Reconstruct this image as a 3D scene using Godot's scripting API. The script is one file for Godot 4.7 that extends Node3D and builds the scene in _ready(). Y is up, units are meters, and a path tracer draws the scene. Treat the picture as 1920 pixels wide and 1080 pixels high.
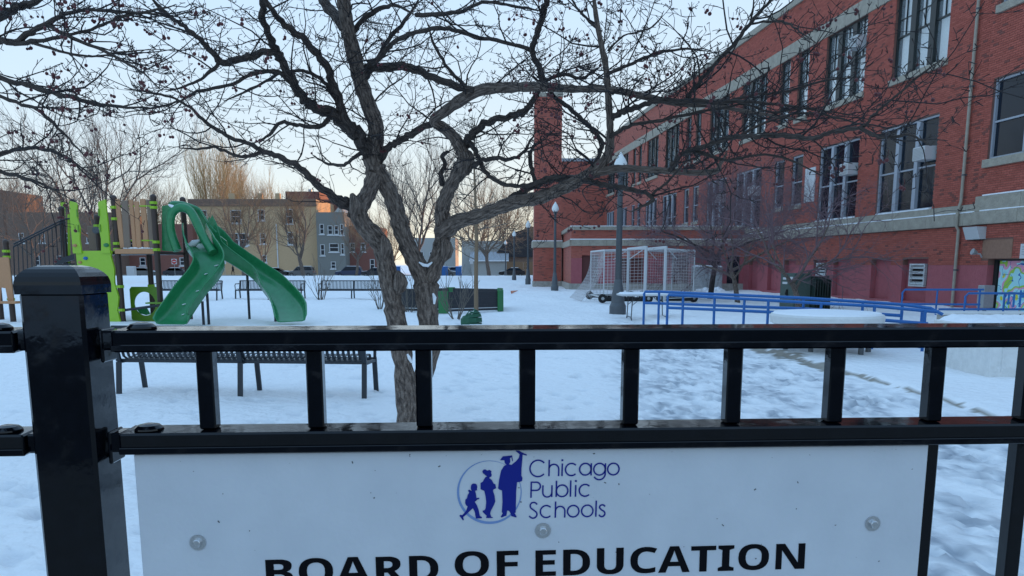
extends Node3D

var rng := RandomNumberGenerator.new()
var used := {}
var M := {}

# ---------------------------------------------------------------- mesh collector
class Mb:
	var v := PackedVector3Array()
	var n := PackedVector3Array()
	var uv := PackedVector2Array()
	var c := PackedColorArray()
	var ix := PackedInt32Array()
	var tint := Color(1, 1, 1)

	func vert(p: Vector3, no: Vector3, t := Vector2.ZERO) -> int:
		v.append(p)
		n.append(no)
		uv.append(t)
		c.append(tint)
		return v.size() - 1

	func tri(a: Vector3, b: Vector3, d: Vector3) -> void:   # counter-clockwise seen from outside
		var no := (b - a).cross(d - a).normalized()
		var i := vert(a, no)
		vert(b, no)
		vert(d, no)
		ix.append_array([i, i + 2, i + 1])

	func quad(a: Vector3, b: Vector3, d: Vector3, e: Vector3) -> void:
		var no := (d - a).cross(e - b).normalized()
		var w := a.distance_to(b)
		var h := a.distance_to(e)
		var i := vert(a, no, Vector2(0, h))
		vert(b, no, Vector2(w, h))
		vert(d, no, Vector2(w, 0))
		vert(e, no, Vector2(0, 0))
		ix.append_array([i, i + 2, i + 1, i, i + 3, i + 2])

	func box(at: Vector3, size: Vector3, bs := Basis.IDENTITY) -> void:
		var x := bs.x * size.x * 0.5
		var y := bs.y * size.y * 0.5
		var z := bs.z * size.z * 0.5
		quad(at - x - y + z, at + x - y + z, at + x + y + z, at - x + y + z)
		quad(at + x - y - z, at - x - y - z, at - x + y - z, at + x + y - z)
		quad(at + x - y + z, at + x - y - z, at + x + y - z, at + x + y + z)
		quad(at - x - y - z, at - x - y + z, at - x + y + z, at - x + y - z)
		quad(at - x + y + z, at + x + y + z, at + x + y - z, at - x + y - z)
		quad(at - x - y - z, at + x - y - z, at + x - y + z, at - x - y + z)

	# a box with chamfered edges
	func bevel(at: Vector3, size: Vector3, b: float, bs := Basis.IDENTITY) -> void:
		var h := size * 0.5
		var q := func(sx: float, sy: float, sz: float, ax: int) -> Vector3:
			var p := Vector3(sx * (h.x - b), sy * (h.y - b), sz * (h.z - b))
			if ax == 0: p.x = sx * h.x
			elif ax == 1: p.y = sy * h.y
			else: p.z = sz * h.z
			return at + bs * p
		for s in [-1.0, 1.0]:
			var f := [[q.call(s, -1, -1, 0), q.call(s, 1, -1, 0), q.call(s, 1, 1, 0), q.call(s, -1, 1, 0)],
				[q.call(-1, s, -1, 1), q.call(-1, s, 1, 1), q.call(1, s, 1, 1), q.call(1, s, -1, 1)],
				[q.call(-1, -1, s, 2), q.call(1, -1, s, 2), q.call(1, 1, s, 2), q.call(-1, 1, s, 2)]]
			for k in f:
				if s > 0: quad(k[0], k[1], k[2], k[3])
				else: quad(k[3], k[2], k[1], k[0])
		for s in [-1.0, 1.0]:
			for t in [-1.0, 1.0]:
				fix(q.call(-1, s, t, 1), q.call(1, s, t, 1), q.call(1, s, t, 2), q.call(-1, s, t, 2), at)
				fix(q.call(s, -1, t, 0), q.call(s, 1, t, 0), q.call(s, 1, t, 2), q.call(s, -1, t, 2), at)
				fix(q.call(s, t, -1, 0), q.call(s, t, 1, 0), q.call(s, t, 1, 1), q.call(s, t, -1, 1), at)
				for r in [-1.0, 1.0]:
					var a: Vector3 = q.call(s, t, r, 0)
					var d: Vector3 = q.call(s, t, r, 1)
					var e: Vector3 = q.call(s, t, r, 2)
					if (d - a).cross(e - a).dot(a - at) > 0: tri(a, d, e)
					else: tri(a, e, d)

	func fix(a: Vector3, b: Vector3, d: Vector3, e: Vector3, inside: Vector3) -> void:
		if (d - a).cross(e - b).dot((a + d) * 0.5 - inside) > 0: quad(a, b, d, e)
		else: quad(e, d, b, a)

	func bar(a: Vector3, b: Vector3, w: float, h: float, up := Vector3.UP) -> void:
		var z := (b - a).normalized()
		if absf(z.dot(up)) > 0.98: up = Vector3.RIGHT
		var x := up.cross(z).normalized()
		box((a + b) * 0.5, Vector3(w, h, a.distance_to(b)), Basis(x, z.cross(x), z))

	func tube(p: Array, r: Array, sides := 6, cap := true) -> void:
		var m := p.size()
		if m < 2: return
		var t: Vector3 = (p[1] - p[0]).normalized()
		var x := t.cross(Vector3.UP if absf(t.y) < 0.9 else Vector3.RIGHT).normalized()
		var base := v.size()
		var along := 0.0
		for i in m:
			var t2: Vector3 = (p[mini(i + 1, m - 1)] - p[maxi(i - 1, 0)]).normalized()
			x = (x - t2 * x.dot(t2)).normalized()
			var y := t2.cross(x)
			var rr: float = r[mini(i, r.size() - 1)]
			if i > 0: along += p[i].distance_to(p[i - 1])
			for k in sides:
				var a := TAU * k / sides
				var no := x * cos(a) + y * sin(a)
				vert(p[i] + no * rr, no, Vector2(float(k) / sides, along))
		for i in m - 1:
			for k in sides:
				var k2 := (k + 1) % sides
				var a := base + i * sides + k
				var b := base + i * sides + k2
				ix.append_array([a, a + sides, b, b, a + sides, b + sides])
		if cap:
			for e in [0, m - 1]:
				var no2: Vector3 = (p[0] - p[1]).normalized() if e == 0 else (p[m - 1] - p[m - 2]).normalized()
				var c0 := vert(p[e], no2)
				var ring := v.size()
				for k in sides: vert(v[base + e * sides + k], no2)
				for k in sides:
					var k2 := (k + 1) % sides
					if e == 0: ix.append_array([c0, ring + k, ring + k2])
					else: ix.append_array([c0, ring + k2, ring + k])

	# profile: Vector2(radius, height), bottom to top
	func lathe(prof: Array, sides := 16, at := Vector3.ZERO, bs := Basis.IDENTITY) -> void:
		var m := prof.size()
		for i in m - 1:
			var d: Vector2 = prof[i + 1] - prof[i]
			if d.length() < 1e-6: continue
			var no2 := Vector2(d.y, -d.x).normalized()
			var base := v.size()
			for k in sides + 1:
				var a := TAU * k / sides
				var o := Vector3(cos(a), 0, sin(a))
				for j in 2:
					var q: Vector2 = prof[i + j]
					vert(at + bs * (o * q.x + Vector3.UP * q.y), bs * (o * no2.x + Vector3.UP * no2.y).normalized(), Vector2(float(k) / sides, q.y))
			for k in sides:
				var a := base + k * 2
				ix.append_array([a, a + 2, a + 1, a + 1, a + 2, a + 3])

	# flat outline in local x,y extruded along local z from z0 to z1
	func extrude(poly: Array, z0: float, z1: float, at := Vector3.ZERO, bs := Basis.IDENTITY) -> void:
		var p := PackedVector2Array(poly)
		if not Geometry2D.is_polygon_clockwise(p): pass
		else: p.reverse()
		var t := Geometry2D.triangulate_polygon(p)
		for s in 2:
			var z := z1 if s == 0 else z0
			var no := bs.z * (1.0 if s == 0 else -1.0)
			var b := v.size()
			for q in p: vert(at + bs * Vector3(q.x, q.y, z), no, q)
			for i in range(0, t.size(), 3):
				var q0 := p[t[i]]
				var ccw := (p[t[i + 1]] - q0).cross(p[t[i + 2]] - q0) > 0
				if ccw == (s == 0): ix.append_array([b + t[i], b + t[i + 2], b + t[i + 1]])
				else: ix.append_array([b + t[i], b + t[i + 1], b + t[i + 2]])
		for i in p.size():
			var a := p[i]
			var d := p[(i + 1) % p.size()]
			quad(at + bs * Vector3(a.x, a.y, z0), at + bs * Vector3(d.x, d.y, z0), at + bs * Vector3(d.x, d.y, z1), at + bs * Vector3(a.x, a.y, z1))

	# flat ribbon along a 2D line (lettering strokes)
	func ribbon(line: Array, w: float, z0: float, z1: float, closed := false) -> void:
		var m := line.size()
		var l := []
		var r := []
		for i in m:
			var a: Vector2 = line[(i - 1 + m) % m] if closed else line[maxi(i - 1, 0)]
			var b: Vector2 = line[(i + 1) % m] if closed else line[mini(i + 1, m - 1)]
			var s := (b - a).normalized().orthogonal() * w * 0.5
			l.append(line[i] - s)
			r.append(line[i] + s)
		for i in (m if closed else m - 1):
			var j := (i + 1) % m
			var a := Vector3(l[i].x, l[i].y, z1)
			var b := Vector3(r[i].x, r[i].y, z1)
			var d := Vector3(r[j].x, r[j].y, z1)
			var e := Vector3(l[j].x, l[j].y, z1)
			if (d - a).cross(e - b).z > 0: quad(a, b, d, e)
			else: quad(e, d, b, a)

	func mesh() -> ArrayMesh:
		var a := []
		a.resize(Mesh.ARRAY_MAX)
		a[Mesh.ARRAY_VERTEX] = v
		a[Mesh.ARRAY_NORMAL] = n
		a[Mesh.ARRAY_TEX_UV] = uv
		a[Mesh.ARRAY_COLOR] = c
		a[Mesh.ARRAY_INDEX] = ix
		var m := ArrayMesh.new()
		m.add_surface_from_arrays(Mesh.PRIMITIVE_TRIANGLES, a)
		return m

# ---------------------------------------------------------------- nodes
func numbered(called: String) -> String:
	var k: int = used.get(called, -1) + 1
	used[called] = k
	return called if k == 0 else "%s_%03d" % [called, k]

func tag(o: Node, label: String, category: String, group := "") -> Node:
	o.set_meta("label", label)
	o.set_meta("category", category)
	if group: o.set_meta("group", group)
	return o

func thing(called: String, label: String, category: String, at := Vector3.ZERO, turn := 0.0, group := "") -> Node3D:
	var o := Node3D.new()
	o.name = numbered(called)
	add_child(o)
	o.position = at
	o.rotation_degrees.y = turn
	tag(o, label, category, group)
	return o

func obj(called: String, mb: Mb, mat: Material, parent: Node = null) -> MeshInstance3D:
	return inst(called, mb.mesh(), mat, parent)

func inst(called: String, m: Mesh, mat: Material, parent: Node = null, at := Vector3.ZERO) -> MeshInstance3D:
	var o := MeshInstance3D.new()
	o.mesh = m
	o.material_override = mat
	o.position = at
	if parent == null:
		o.name = numbered(called)
		add_child(o)
	else:
		o.name = called
		parent.add_child(o, true)
	return o

func stuff(o: Node) -> Node:
	o.set_meta("kind", "stuff")
	return o

func struct(called: String, mb: Mb, mat: Material) -> MeshInstance3D:
	var o := obj(called, mb, mat)
	o.set_meta("kind", "structure")
	return o

func copy(src: Node3D, label: String, at: Vector3, turn := 0.0, sc := 1.0) -> Node3D:
	var d: Node3D = src.duplicate()
	d.name = numbered(String(src.name).rstrip("0123456789").rstrip("_"))
	add_child(d)
	d.position = at
	d.rotation_degrees.y = turn
	d.scale = Vector3.ONE * sc
	d.set_meta("label", label)
	return d

# ---------------------------------------------------------------- materials
func lin(r: float, g: float, b: float) -> Color:
	return Color(r, g, b).linear_to_srgb()

func noise_tex(f: float, ramp: Array, sd := 1, kind := FastNoiseLite.TYPE_SIMPLEX_SMOOTH, size := 256, oct := 5) -> NoiseTexture2D:
	var t := NoiseTexture2D.new()
	t.width = size
	t.height = size
	t.seamless = true
	var q := FastNoiseLite.new()
	q.noise_type = kind
	q.seed = sd
	q.frequency = f
	q.fractal_octaves = oct
	t.noise = q
	if ramp.size():
		var gr := Gradient.new()
		gr.offsets = PackedFloat32Array(range(ramp.size()).map(func(i): return i / float(ramp.size() - 1)))
		gr.colors = PackedColorArray(ramp)
		t.color_ramp = gr
	return t

func nrm_tex(f: float, strength: float, sd := 1, size := 256, kind := FastNoiseLite.TYPE_SIMPLEX_SMOOTH) -> NoiseTexture2D:
	var t := noise_tex(f, [], sd, kind, size)
	t.as_normal_map = true
	t.bump_strength = strength
	return t

# base colour a (linear), second colour b mottled in; triplanar scale s repeats per metre
func mat(a: Color, rough := 0.7, metal := 0.0, b = null, s := 1.0, f := 0.02, bump := 0.0, bf := 0.05, sd := 3, world := false) -> StandardMaterial3D:
	var m := StandardMaterial3D.new()
	m.roughness = rough
	m.metallic = metal
	if b == null:
		m.albedo_color = a
	else:
		m.albedo_texture = noise_tex(f, [a, a.lerp(b, 0.5), b], sd)
	if bump > 0:
		m.normal_enabled = true
		m.normal_texture = nrm_tex(bf, 8.0, sd + 7)
		m.normal_scale = bump
	if b != null or bump > 0:
		m.uv1_triplanar = true
		m.uv1_world_triplanar = world
		m.uv1_scale = Vector3.ONE * s
	return m

# furrowed bark: noise stretched along the limb
func bark_material() -> StandardMaterial3D:
	var m := StandardMaterial3D.new()
	m.roughness = 0.93
	m.albedo_texture = noise_tex(0.03, [lin(0.035, 0.027, 0.023), lin(0.12, 0.090, 0.074), lin(0.25, 0.195, 0.16), lin(0.35, 0.285, 0.24)], 5, FastNoiseLite.TYPE_SIMPLEX_SMOOTH, 512, 6)
	m.normal_enabled = true
	m.normal_texture = nrm_tex(0.042, 18.0, 9, 512)
	m.normal_scale = 1.6
	m.uv1_scale = Vector3(1.0, 0.62, 1)
	return m

func make_materials() -> void:
	var snow := mat(Color.WHITE, 0.75, 0.0, null, 0.7, 0.02, 0.55, 0.03, 11, true)
	snow.vertex_color_use_as_albedo = true
	M.ground = snow
	M.snow = mat(lin(0.80, 0.83, 0.87), 0.7, 0.0, lin(0.86, 0.88, 0.9), 1.5, 0.02, 0.4, 0.04, 12, true)
	M.black = mat(lin(0.0016, 0.0022, 0.0042), 0.05, 0.0, lin(0.003, 0.004, 0.007), 6.0, 0.02, 0.022, 0.012, 21)
	M.black.metallic_specular = 0.42
	M.black.roughness = 1.0
	M.black.roughness_texture = noise_tex(0.008, [Color(0.04, 0.04, 0.04), Color(0.05, 0.05, 0.05), Color(0.09, 0.09, 0.09), Color(0.34, 0.34, 0.34)], 29)
	M.sign = mat(lin(0.52, 0.56, 0.61), 0.42, 0.0, lin(0.57, 0.61, 0.66), 3.0, 0.01, 0.03, 0.08, 22)
	M.ink_blue = mat(lin(0.012, 0.022, 0.22), 0.4)
	M.ring_blue = mat(lin(0.16, 0.27, 0.52), 0.4)
	M.ink_black = mat(lin(0.004, 0.004, 0.006), 0.6)
	M.ink_black.metallic_specular = 0.2
	M.ink_blue.metallic_specular = 0.25
	M.bolt = mat(lin(0.50, 0.53, 0.56), 0.28, 0.85, lin(0.66, 0.68, 0.70), 40.0, 0.03, 0.1, 0.05, 23)
	M.bark = bark_material()
	M.bark_plain = mat(lin(0.055, 0.042, 0.036), 0.92, 0.0, lin(0.16, 0.125, 0.105), 3.2, 0.025, 1.3, 0.045, 31)
	M.bark_limb = bark_material()
	M.bark_limb.albedo_color = lin(0.42, 0.42, 0.44)
	M.bark_dark = mat(lin(0.020, 0.016, 0.016), 0.9, 0.0, lin(0.055, 0.044, 0.042), 6.0, 0.03, 0.6, 0.06, 32)
	M.twig = mat(lin(0.022, 0.017, 0.018), 0.85)
	M.twig_purple = mat(lin(0.155, 0.100, 0.112), 0.85)
	M.twig_tan = mat(lin(0.21, 0.145, 0.09), 0.85)
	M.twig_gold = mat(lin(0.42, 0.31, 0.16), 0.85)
	M.patch = mat(lin(0.25, 0.135, 0.09), 0.9, 0.0, lin(0.30, 0.17, 0.115), 1.0, 0.03)
	M.twig_grey = mat(lin(0.135, 0.118, 0.100), 0.85)
	M.fruit = mat(lin(0.085, 0.012, 0.014), 0.45)
	M.stone = mat(lin(0.30, 0.27, 0.22), 0.85, 0.0, lin(0.40, 0.36, 0.29), 0.8, 0.015, 0.4, 0.05, 41)
	M.concrete = mat(lin(0.28, 0.26, 0.23), 0.9, 0.0, lin(0.40, 0.38, 0.34), 0.9, 0.02, 0.4, 0.05, 42)
	M.soil = mat(lin(0.10, 0.075, 0.05), 0.95, 0.0, lin(0.22, 0.18, 0.12), 2.0, 0.03, 0.8, 0.06, 43)
	M.white_stone = mat(lin(0.62, 0.63, 0.62), 0.8, 0.0, lin(0.72, 0.73, 0.72), 1.2, 0.02, 0.3, 0.06, 44)
	M.frame_dark = mat(lin(0.018, 0.022, 0.022), 0.5)
	M.frame_light = mat(lin(0.34, 0.37, 0.42), 0.5)
	M.frame_grey = mat(lin(0.20, 0.20, 0.19), 0.6)
	M.blind = mat(lin(0.62, 0.66, 0.66), 0.9)
	M.glass_dark = mat(lin(0.010, 0.017, 0.028), 0.06)
	M.glass_dark.metallic_specular = 0.36
	M.glass = StandardMaterial3D.new()
	M.glass.albedo_color = Color(0.9, 0.95, 0.97, 0.12)
	M.glass.roughness = 0.03
	M.curtain = mat(lin(0.07, 0.10, 0.14), 0.9)
	M.glass_low = StandardMaterial3D.new()
	M.glass_low.albedo_color = Color(0.10, 0.16, 0.22, 0.45)
	M.glass_low.roughness = 0.04
	M.glass_low.metallic_specular = 0.30
	M.glass_low.transparency = BaseMaterial3D.TRANSPARENCY_ALPHA
	M.glass.transparency = BaseMaterial3D.TRANSPARENCY_ALPHA
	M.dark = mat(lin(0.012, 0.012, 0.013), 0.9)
	M.plastic_white = mat(lin(0.46, 0.48, 0.49), 0.5, 0.0, lin(0.56, 0.57, 0.57), 3.0, 0.03)
	M.metal_grey = mat(lin(0.30, 0.32, 0.33), 0.5, 0.3, lin(0.36, 0.38, 0.39), 2.0, 0.02)
	M.blue = mat(lin(0.008, 0.105, 0.34), 0.4, 0.0, lin(0.014, 0.135, 0.41), 4.0, 0.03, 0.1, 0.05, 45)
	M.lamp_grey = mat(lin(0.075, 0.085, 0.095), 0.55, 0.1, lin(0.11, 0.12, 0.13), 3.0, 0.03, 0.2, 0.06, 46)
	M.globe = mat(lin(0.78, 0.80, 0.78), 0.35)
	M.globe.backlight_enabled = true
	M.globe.backlight = Color(0.5, 0.5, 0.5)
	M.trans_green = mat(lin(0.045, 0.075, 0.065), 0.55, 0.0, lin(0.055, 0.09, 0.078), 2.0, 0.02, 0.1, 0.06, 47)
	M.trans_dark = mat(lin(0.022, 0.040, 0.035), 0.6)
	M.lime = mat(lin(0.26, 0.47, 0.018), 0.42, 0.0, lin(0.29, 0.51, 0.025), 1.5, 0.02)
	M.lime_dark = mat(lin(0.13, 0.28, 0.02), 0.45)
	M.slide = mat(lin(0.014, 0.175, 0.062), 0.27, 0.0, lin(0.026, 0.23, 0.088), 1.3, 0.015, 0.06, 0.05, 48)
	M.brown_post = mat(lin(0.040, 0.022, 0.016), 0.45)
	M.wood = mat(lin(0.44, 0.225, 0.115), 0.75, 0.0, lin(0.50, 0.265, 0.14), 5.0, 0.02, 0.2, 0.06, 49)
	M.wood_grey = mat(lin(0.21, 0.145, 0.105), 0.8, 0.0, lin(0.22, 0.165, 0.125), 5.0, 0.02, 0.2, 0.06, 50)
	M.bench = mat(lin(0.014, 0.020, 0.028), 0.45)
	M.pit_black = mat(lin(0.020, 0.021, 0.026), 0.6, 0.0, lin(0.032, 0.034, 0.042), 2.0, 0.02)
	M.pit_green = mat(lin(0.020, 0.16, 0.050), 0.5, 0.0, lin(0.030, 0.20, 0.065), 3.0, 0.03)
	M.net = mat(lin(0.55, 0.52, 0.52), 0.9)
	M.goal_white = mat(lin(0.55, 0.57, 0.58), 0.5)
	M.rubber = mat(lin(0.012, 0.012, 0.013), 0.85)
	M.tarp_green = mat(lin(0.012, 0.085, 0.045), 0.65, 0.0, lin(0.02, 0.11, 0.06), 4.0, 0.04, 0.6, 0.05, 51)
	M.asphalt = mat(lin(0.10, 0.105, 0.115), 0.85, 0.0, lin(0.30, 0.31, 0.33), 0.15, 0.03, 0.3, 0.05, 52)
	M.asphalt_dark = mat(lin(0.045, 0.047, 0.05), 0.85, 0.0, lin(0.07, 0.072, 0.075), 0.5, 0.03, 0.3, 0.05, 53)
	M.tan_brick = mat(lin(0.42, 0.285, 0.165), 0.9, 0.0, lin(0.49, 0.34, 0.20), 0.5, 0.03)
	M.grey_siding = mat(lin(0.16, 0.16, 0.15), 0.85, 0.0, lin(0.19, 0.19, 0.175), 0.6, 0.03)
	M.red_brick_far = mat(lin(0.16, 0.065, 0.050), 0.9, 0.0, lin(0.22, 0.09, 0.07), 0.5, 0.03)
	M.brown_far = mat(lin(0.13, 0.085, 0.065), 0.9, 0.0, lin(0.20, 0.13, 0.10), 0.4, 0.03)
	M.pale_wall = mat(lin(0.34, 0.34, 0.33), 0.9, 0.0, lin(0.40, 0.40, 0.38), 0.5, 0.03)
	M.dark_roof = mat(lin(0.030, 0.028, 0.033), 0.9)
	M.grey_roof = mat(lin(0.20, 0.21, 0.23), 0.9, 0.0, lin(0.42, 0.44, 0.47), 0.3, 0.03)
	M.trim_white = mat(lin(0.55, 0.56, 0.57), 0.7)
	M.fence_wood = mat(lin(0.18, 0.11, 0.065), 0.9, 0.0, lin(0.24, 0.15, 0.09), 1.0, 0.03)
	M.plate_red = mat(lin(0.45, 0.03, 0.03), 0.5)

# clear winter evening: blue overhead, a cream band along the horizon, warmest towards the low sun
func evening_sky() -> ImageTexture:
	var im := Image.create(512, 256, false, Image.FORMAT_RGBF)
	for y in 256:
		var el := 90.0 - (y + 0.5) * 180.0 / 256.0
		for x in 512:
			var az := (x + 0.5) * 360.0 / 512.0   # 0 looks along -z
			var off := absf(wrapf(az - 38.0, -180.0, 180.0))
			var warm := exp(-pow(off / 95.0, 2.0))
			var c: Color
			if el >= 0.0:
				var zen := Color(0.25, 0.425, 0.665)
				var low := Color(0.44, 0.53, 0.55).lerp(Color(0.60, 0.585, 0.47), warm)
				c = zen.lerp(low, exp(-el / 16.0))
				c = c.lerp(Color(1.0, 0.78, 0.42), 0.75 * exp(-pow(off / 55.0, 2.0)) * exp(-el / 2.6))
			else:
				c = Color(0.36, 0.40, 0.47).lerp(Color(0.5, 0.52, 0.56), exp(el / 6.0))
			im.set_pixel(x, y, c)
	return ImageTexture.create_from_image(im)

func _ready() -> void:
	rng.seed = 4711
	# camera: a 4:3 picture's lens, cropped to its upper part
	var cam := Camera3D.new()
	cam.name = "camera"
	cam.projection = Camera3D.PROJECTION_FRUSTUM
	cam.near = 0.05
	cam.far = 3000.0
	cam.size = 1080.0 / 1442.0 * cam.near
	cam.frustum_offset = Vector2(0, 180.0 / 1442.0 * cam.near)
	cam.position = Vector3(0, 1.4, 0)
	cam.rotation_degrees.x = -8.8297
	add_child(cam)
	cam.current = true
	var sky_m := PanoramaSkyMaterial.new()
	sky_m.panorama = evening_sky()
	var sky := Sky.new()
	sky.sky_material = sky_m
	var env := Environment.new()
	env.background_mode = Environment.BG_SKY
	env.sky = sky
	env.background_energy_multiplier = 1.0
	env.tonemap_mode = Environment.TONE_MAPPER_LINEAR
	env.tonemap_exposure = 1.78
	env.sdfgi_enabled = true
	env.ssao_enabled = true
	env.ssil_enabled = true
	var we := WorldEnvironment.new()
	we.name = "world_environment"
	we.environment = env
	add_child(we)
	var sun := DirectionalLight3D.new()
	sun.name = "sun"
	sun.light_energy = 1.1
	sun.light_color = Color(1.0, 0.70, 0.40)
	sun.light_angular_distance = 0.5
	sun.shadow_enabled = true
	var el := deg_to_rad(3.5)
	var az := deg_to_rad(42.0)
	var to_sun := Vector3(sin(az) * cos(el), sin(el), -cos(az) * cos(el))
	add_child(sun)
	sun.look_at_from_position(Vector3.ZERO, -to_sun)
	make_materials()
	build_ground()
	build_school()
	build_fence()
	build_crab_trees()
	build_playground()
	build_furniture()
	build_background()


# ---------------------------------------------------------------- snow-covered ground
func ground_h(x: float, d: float, no: FastNoiseLite) -> float:
	var h := no.get_noise_2d(x * 0.35, d * 0.35) * 0.05 * clampf(d / 14.0, 0.25, 2.0)
	h += no.get_noise_2d(x * 2.1 + 90.0, d * 2.1) * 0.014
	if d > 96.0: h -= 0.55 * smoothstep(96.0, 121.0, d)
	return h

func path_left(d: float) -> float: return 0.35 + d * 0.105 + 0.06 * sin(d * 1.7)
func path_right(d: float) -> float: return 4.98 - d * 0.072

func build_ground() -> void:
	var no := FastNoiseLite.new()
	no.seed = 5
	no.frequency = 1.0
	no.fractal_octaves = 3
	var xs := []
	var x := -150.0
	while x < 90.0:
		xs.append(x)
		var a := absf(x - 1.0)
		x += 0.042 if absf(x - 2.6) < 2.6 else 0.07 if a < 5.2 else (0.16 if a < 12.0 else (0.6 if a < 30.0 else 5.0))
	var ds := []
	var d := 0.45
	while d < 122.0:
		ds.append(d)
		d += 1.2 if d < 1.5 else (0.042 if d < 10.0 else 0.07 if d < 13.5 else (0.13 if d < 22.0 else (0.35 if d < 45.0 else 2.0)))
	var nx := xs.size()
	var nd := ds.size()
	var h := PackedFloat32Array()
	var w := PackedFloat32Array()   # wear: 0 clean snow, 1 trodden grey ice
	h.resize(nx * nd)
	w.resize(nx * nd)
	for j in nd:
		for i in nx:
			var px: float = xs[i]
			var pd: float = ds[j]
			var e := ground_h(px, pd, no)
			var tr := smoothstep(-0.35, 0.35, px - path_left(pd)) * smoothstep(-0.45, 0.25, path_right(pd) - px - 0.25)
			tr *= smoothstep(27.0, 9.0, pd) * smoothstep(0.5, 2.0, pd)
			var wn := no.get_noise_2d(px * 1.6, pd * 0.8 + 40.0) * 0.5 + 0.5
			var fine := no.get_noise_2d(px * 7.0, pd * 3.6 + 11.0) * 0.5 + 0.5
			w[j * nx + i] = tr * clampf((wn - 0.30) * 2.6, 0.0, 1.0) * clampf(fine * 2.4 - 0.62, 0.0, 1.0)
			e += tr * (-0.035 + (fine - 0.5) * 0.03 + no.get_noise_2d(px * 13.0, pd * 9.0) * 0.012)
			# the walk's right-hand edge: a shallow kerb
			if pd > 2.0 and pd < 30.0: e += 0.05 * smoothstep(0.0, 0.12, px - path_right(pd)) * smoothstep(30.0, 20.0, pd)
			h[j * nx + i] = e
	# footprints and tread marks
	var prints := []
	for k in 1500:
		var pd := 2.6 + pow(rng.randf(), 1.3) * 17.0
		var u := rng.randf()
		var px := lerpf(path_left(pd), path_right(pd) - 0.3, u)
		if k % 4 == 0: px = rng.randf_range(-3.2, path_left(pd) + 0.4)
		if k % 9 == 0: px = rng.randf_range(-7.0, 1.0)
		prints.append([px, pd, rng.randf_range(-0.6, 0.6), rng.randf_range(0.008, 0.03)])
	prints.append([3.763, 7.859, 0.3, 0.05])
	prints.append([3.516, 7.274, 0.2, 0.05])
	for p in prints:
		var i0 := xs.bsearch(p[0] - 0.2)
		var j0 := ds.bsearch(p[1] - 0.2)
		for j in range(j0, nd):
			if ds[j] > p[1] + 0.2: break
			for i in range(i0, nx):
				if xs[i] > p[0] + 0.2: break
				var dx: float = xs[i] - p[0]
				var dd: float = ds[j] - p[1]
				var a := dx * cos(p[2]) + dd * sin(p[2])
				var b := -dx * sin(p[2]) + dd * cos(p[2])
				var q := sqrt(a * a / 0.0030 + b * b / 0.0150)
				if q < 1.0:
					h[j * nx + i] -= p[3]
					w[j * nx + i] = minf(1.0, w[j * nx + i] + 0.10 + p[3] * 5.0)
				elif q < 1.45: h[j * nx + i] += p[3] * 0.35
	var clean := Color(0.86, 0.865, 0.87)
	var worn := Color(0.22, 0.25, 0.30)
	var soil := Color(0.16, 0.135, 0.10)
	var soil2 := Color(0.26, 0.23, 0.18)
	var mb := Mb.new()
	for j in nd:
		for i in nx:
			var hx: float = (h[j * nx + mini(i + 1, nx - 1)] - h[j * nx + maxi(i - 1, 0)]) / (xs[mini(i + 1, nx - 1)] - xs[maxi(i - 1, 0)])
			var hd: float = (h[mini(j + 1, nd - 1) * nx + i] - h[maxi(j - 1, 0) * nx + i]) / (ds[mini(j + 1, nd - 1)] - ds[maxi(j - 1, 0)])
			mb.tint = clean.lerp(worn, clampf(w[j * nx + i], 0.0, 1.0) * 0.8)
			# bare soil and dead grass showing along the walk's edges
			var sd: float = ds[j]
			if sd > 5.0 and sd < 17.0:
				var off: float = absf(xs[i] - path_right(sd) - 0.03)
				var wide := 0.045 + 0.15 * smoothstep(9.5, 11.2, sd) * smoothstep(15.5, 12.5, sd)
				var n1 := no.get_noise_2d(xs[i] * 2.4 + 7.0, sd * 2.0) * 0.6 + no.get_noise_2d(xs[i] * 9.0, sd * 7.0 + 31.0) * 0.5
				var so := smoothstep(0.0, 0.22, (1.0 - off / wide) * 0.75 + n1 - 0.18)
				var offl: float = absf(xs[i] - path_left(sd))
				so = maxf(so, smoothstep(0.0, 0.2, (1.0 - offl / 0.05) * 0.7 + n1 - 0.1) * smoothstep(9.5, 8.0, sd)) if offl < 0.3 else so
				mb.tint = mb.tint.lerp(soil.lerp(soil2, clampf(n1 + 0.5, 0.0, 1.0)), so * 0.9)
			mb.vert(Vector3(xs[i], h[j * nx + i], -ds[j]), Vector3(-hx, 1, hd).normalized())
	for j in nd - 1:
		for i in nx - 1:
			var a := j * nx + i
			mb.ix.append_array([a, a + nx, a + 1, a + 1, a + nx, a + nx + 1])
	struct("snow_ground", mb, M.ground)
	# the land that runs on to the horizon, and the street beyond the yard
	var far := Mb.new()
	far.quad(Vector3(-1500, -0.9, 600), Vector3(1500, -0.9, 600), Vector3(1500, -0.9, -2200), Vector3(-1500, -0.9, -2200))
	struct("ground", far, M.snow)
	var st := Mb.new()
	st.quad(Vector3(-150, -0.62, -119), Vector3(90, -0.62, -119), Vector3(90, -0.62, -140), Vector3(-150, -0.62, -140))
	struct("road", st, M.asphalt)
	# the pavement and street on this side, where the picture was taken
	var nr := Mb.new()
	nr.box(Vector3(-20, -0.2, 1.4), Vector3(240, 0.4, 3.6))
	struct("near_pavement", nr, M.concrete)
	var ns := Mb.new()
	ns.quad(Vector3(-140, -0.13, 14.5), Vector3(100, -0.13, 14.5), Vector3(100, -0.13, 3.1), Vector3(-140, -0.13, 3.1))
	struct("near_road", ns, M.asphalt_dark)
	var pv := Mb.new()
	pv.box(Vector3(-30, -0.68, -142.0), Vector3(240, 0.36, 4.0))
	struct("pavement", pv, M.concrete)

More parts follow.
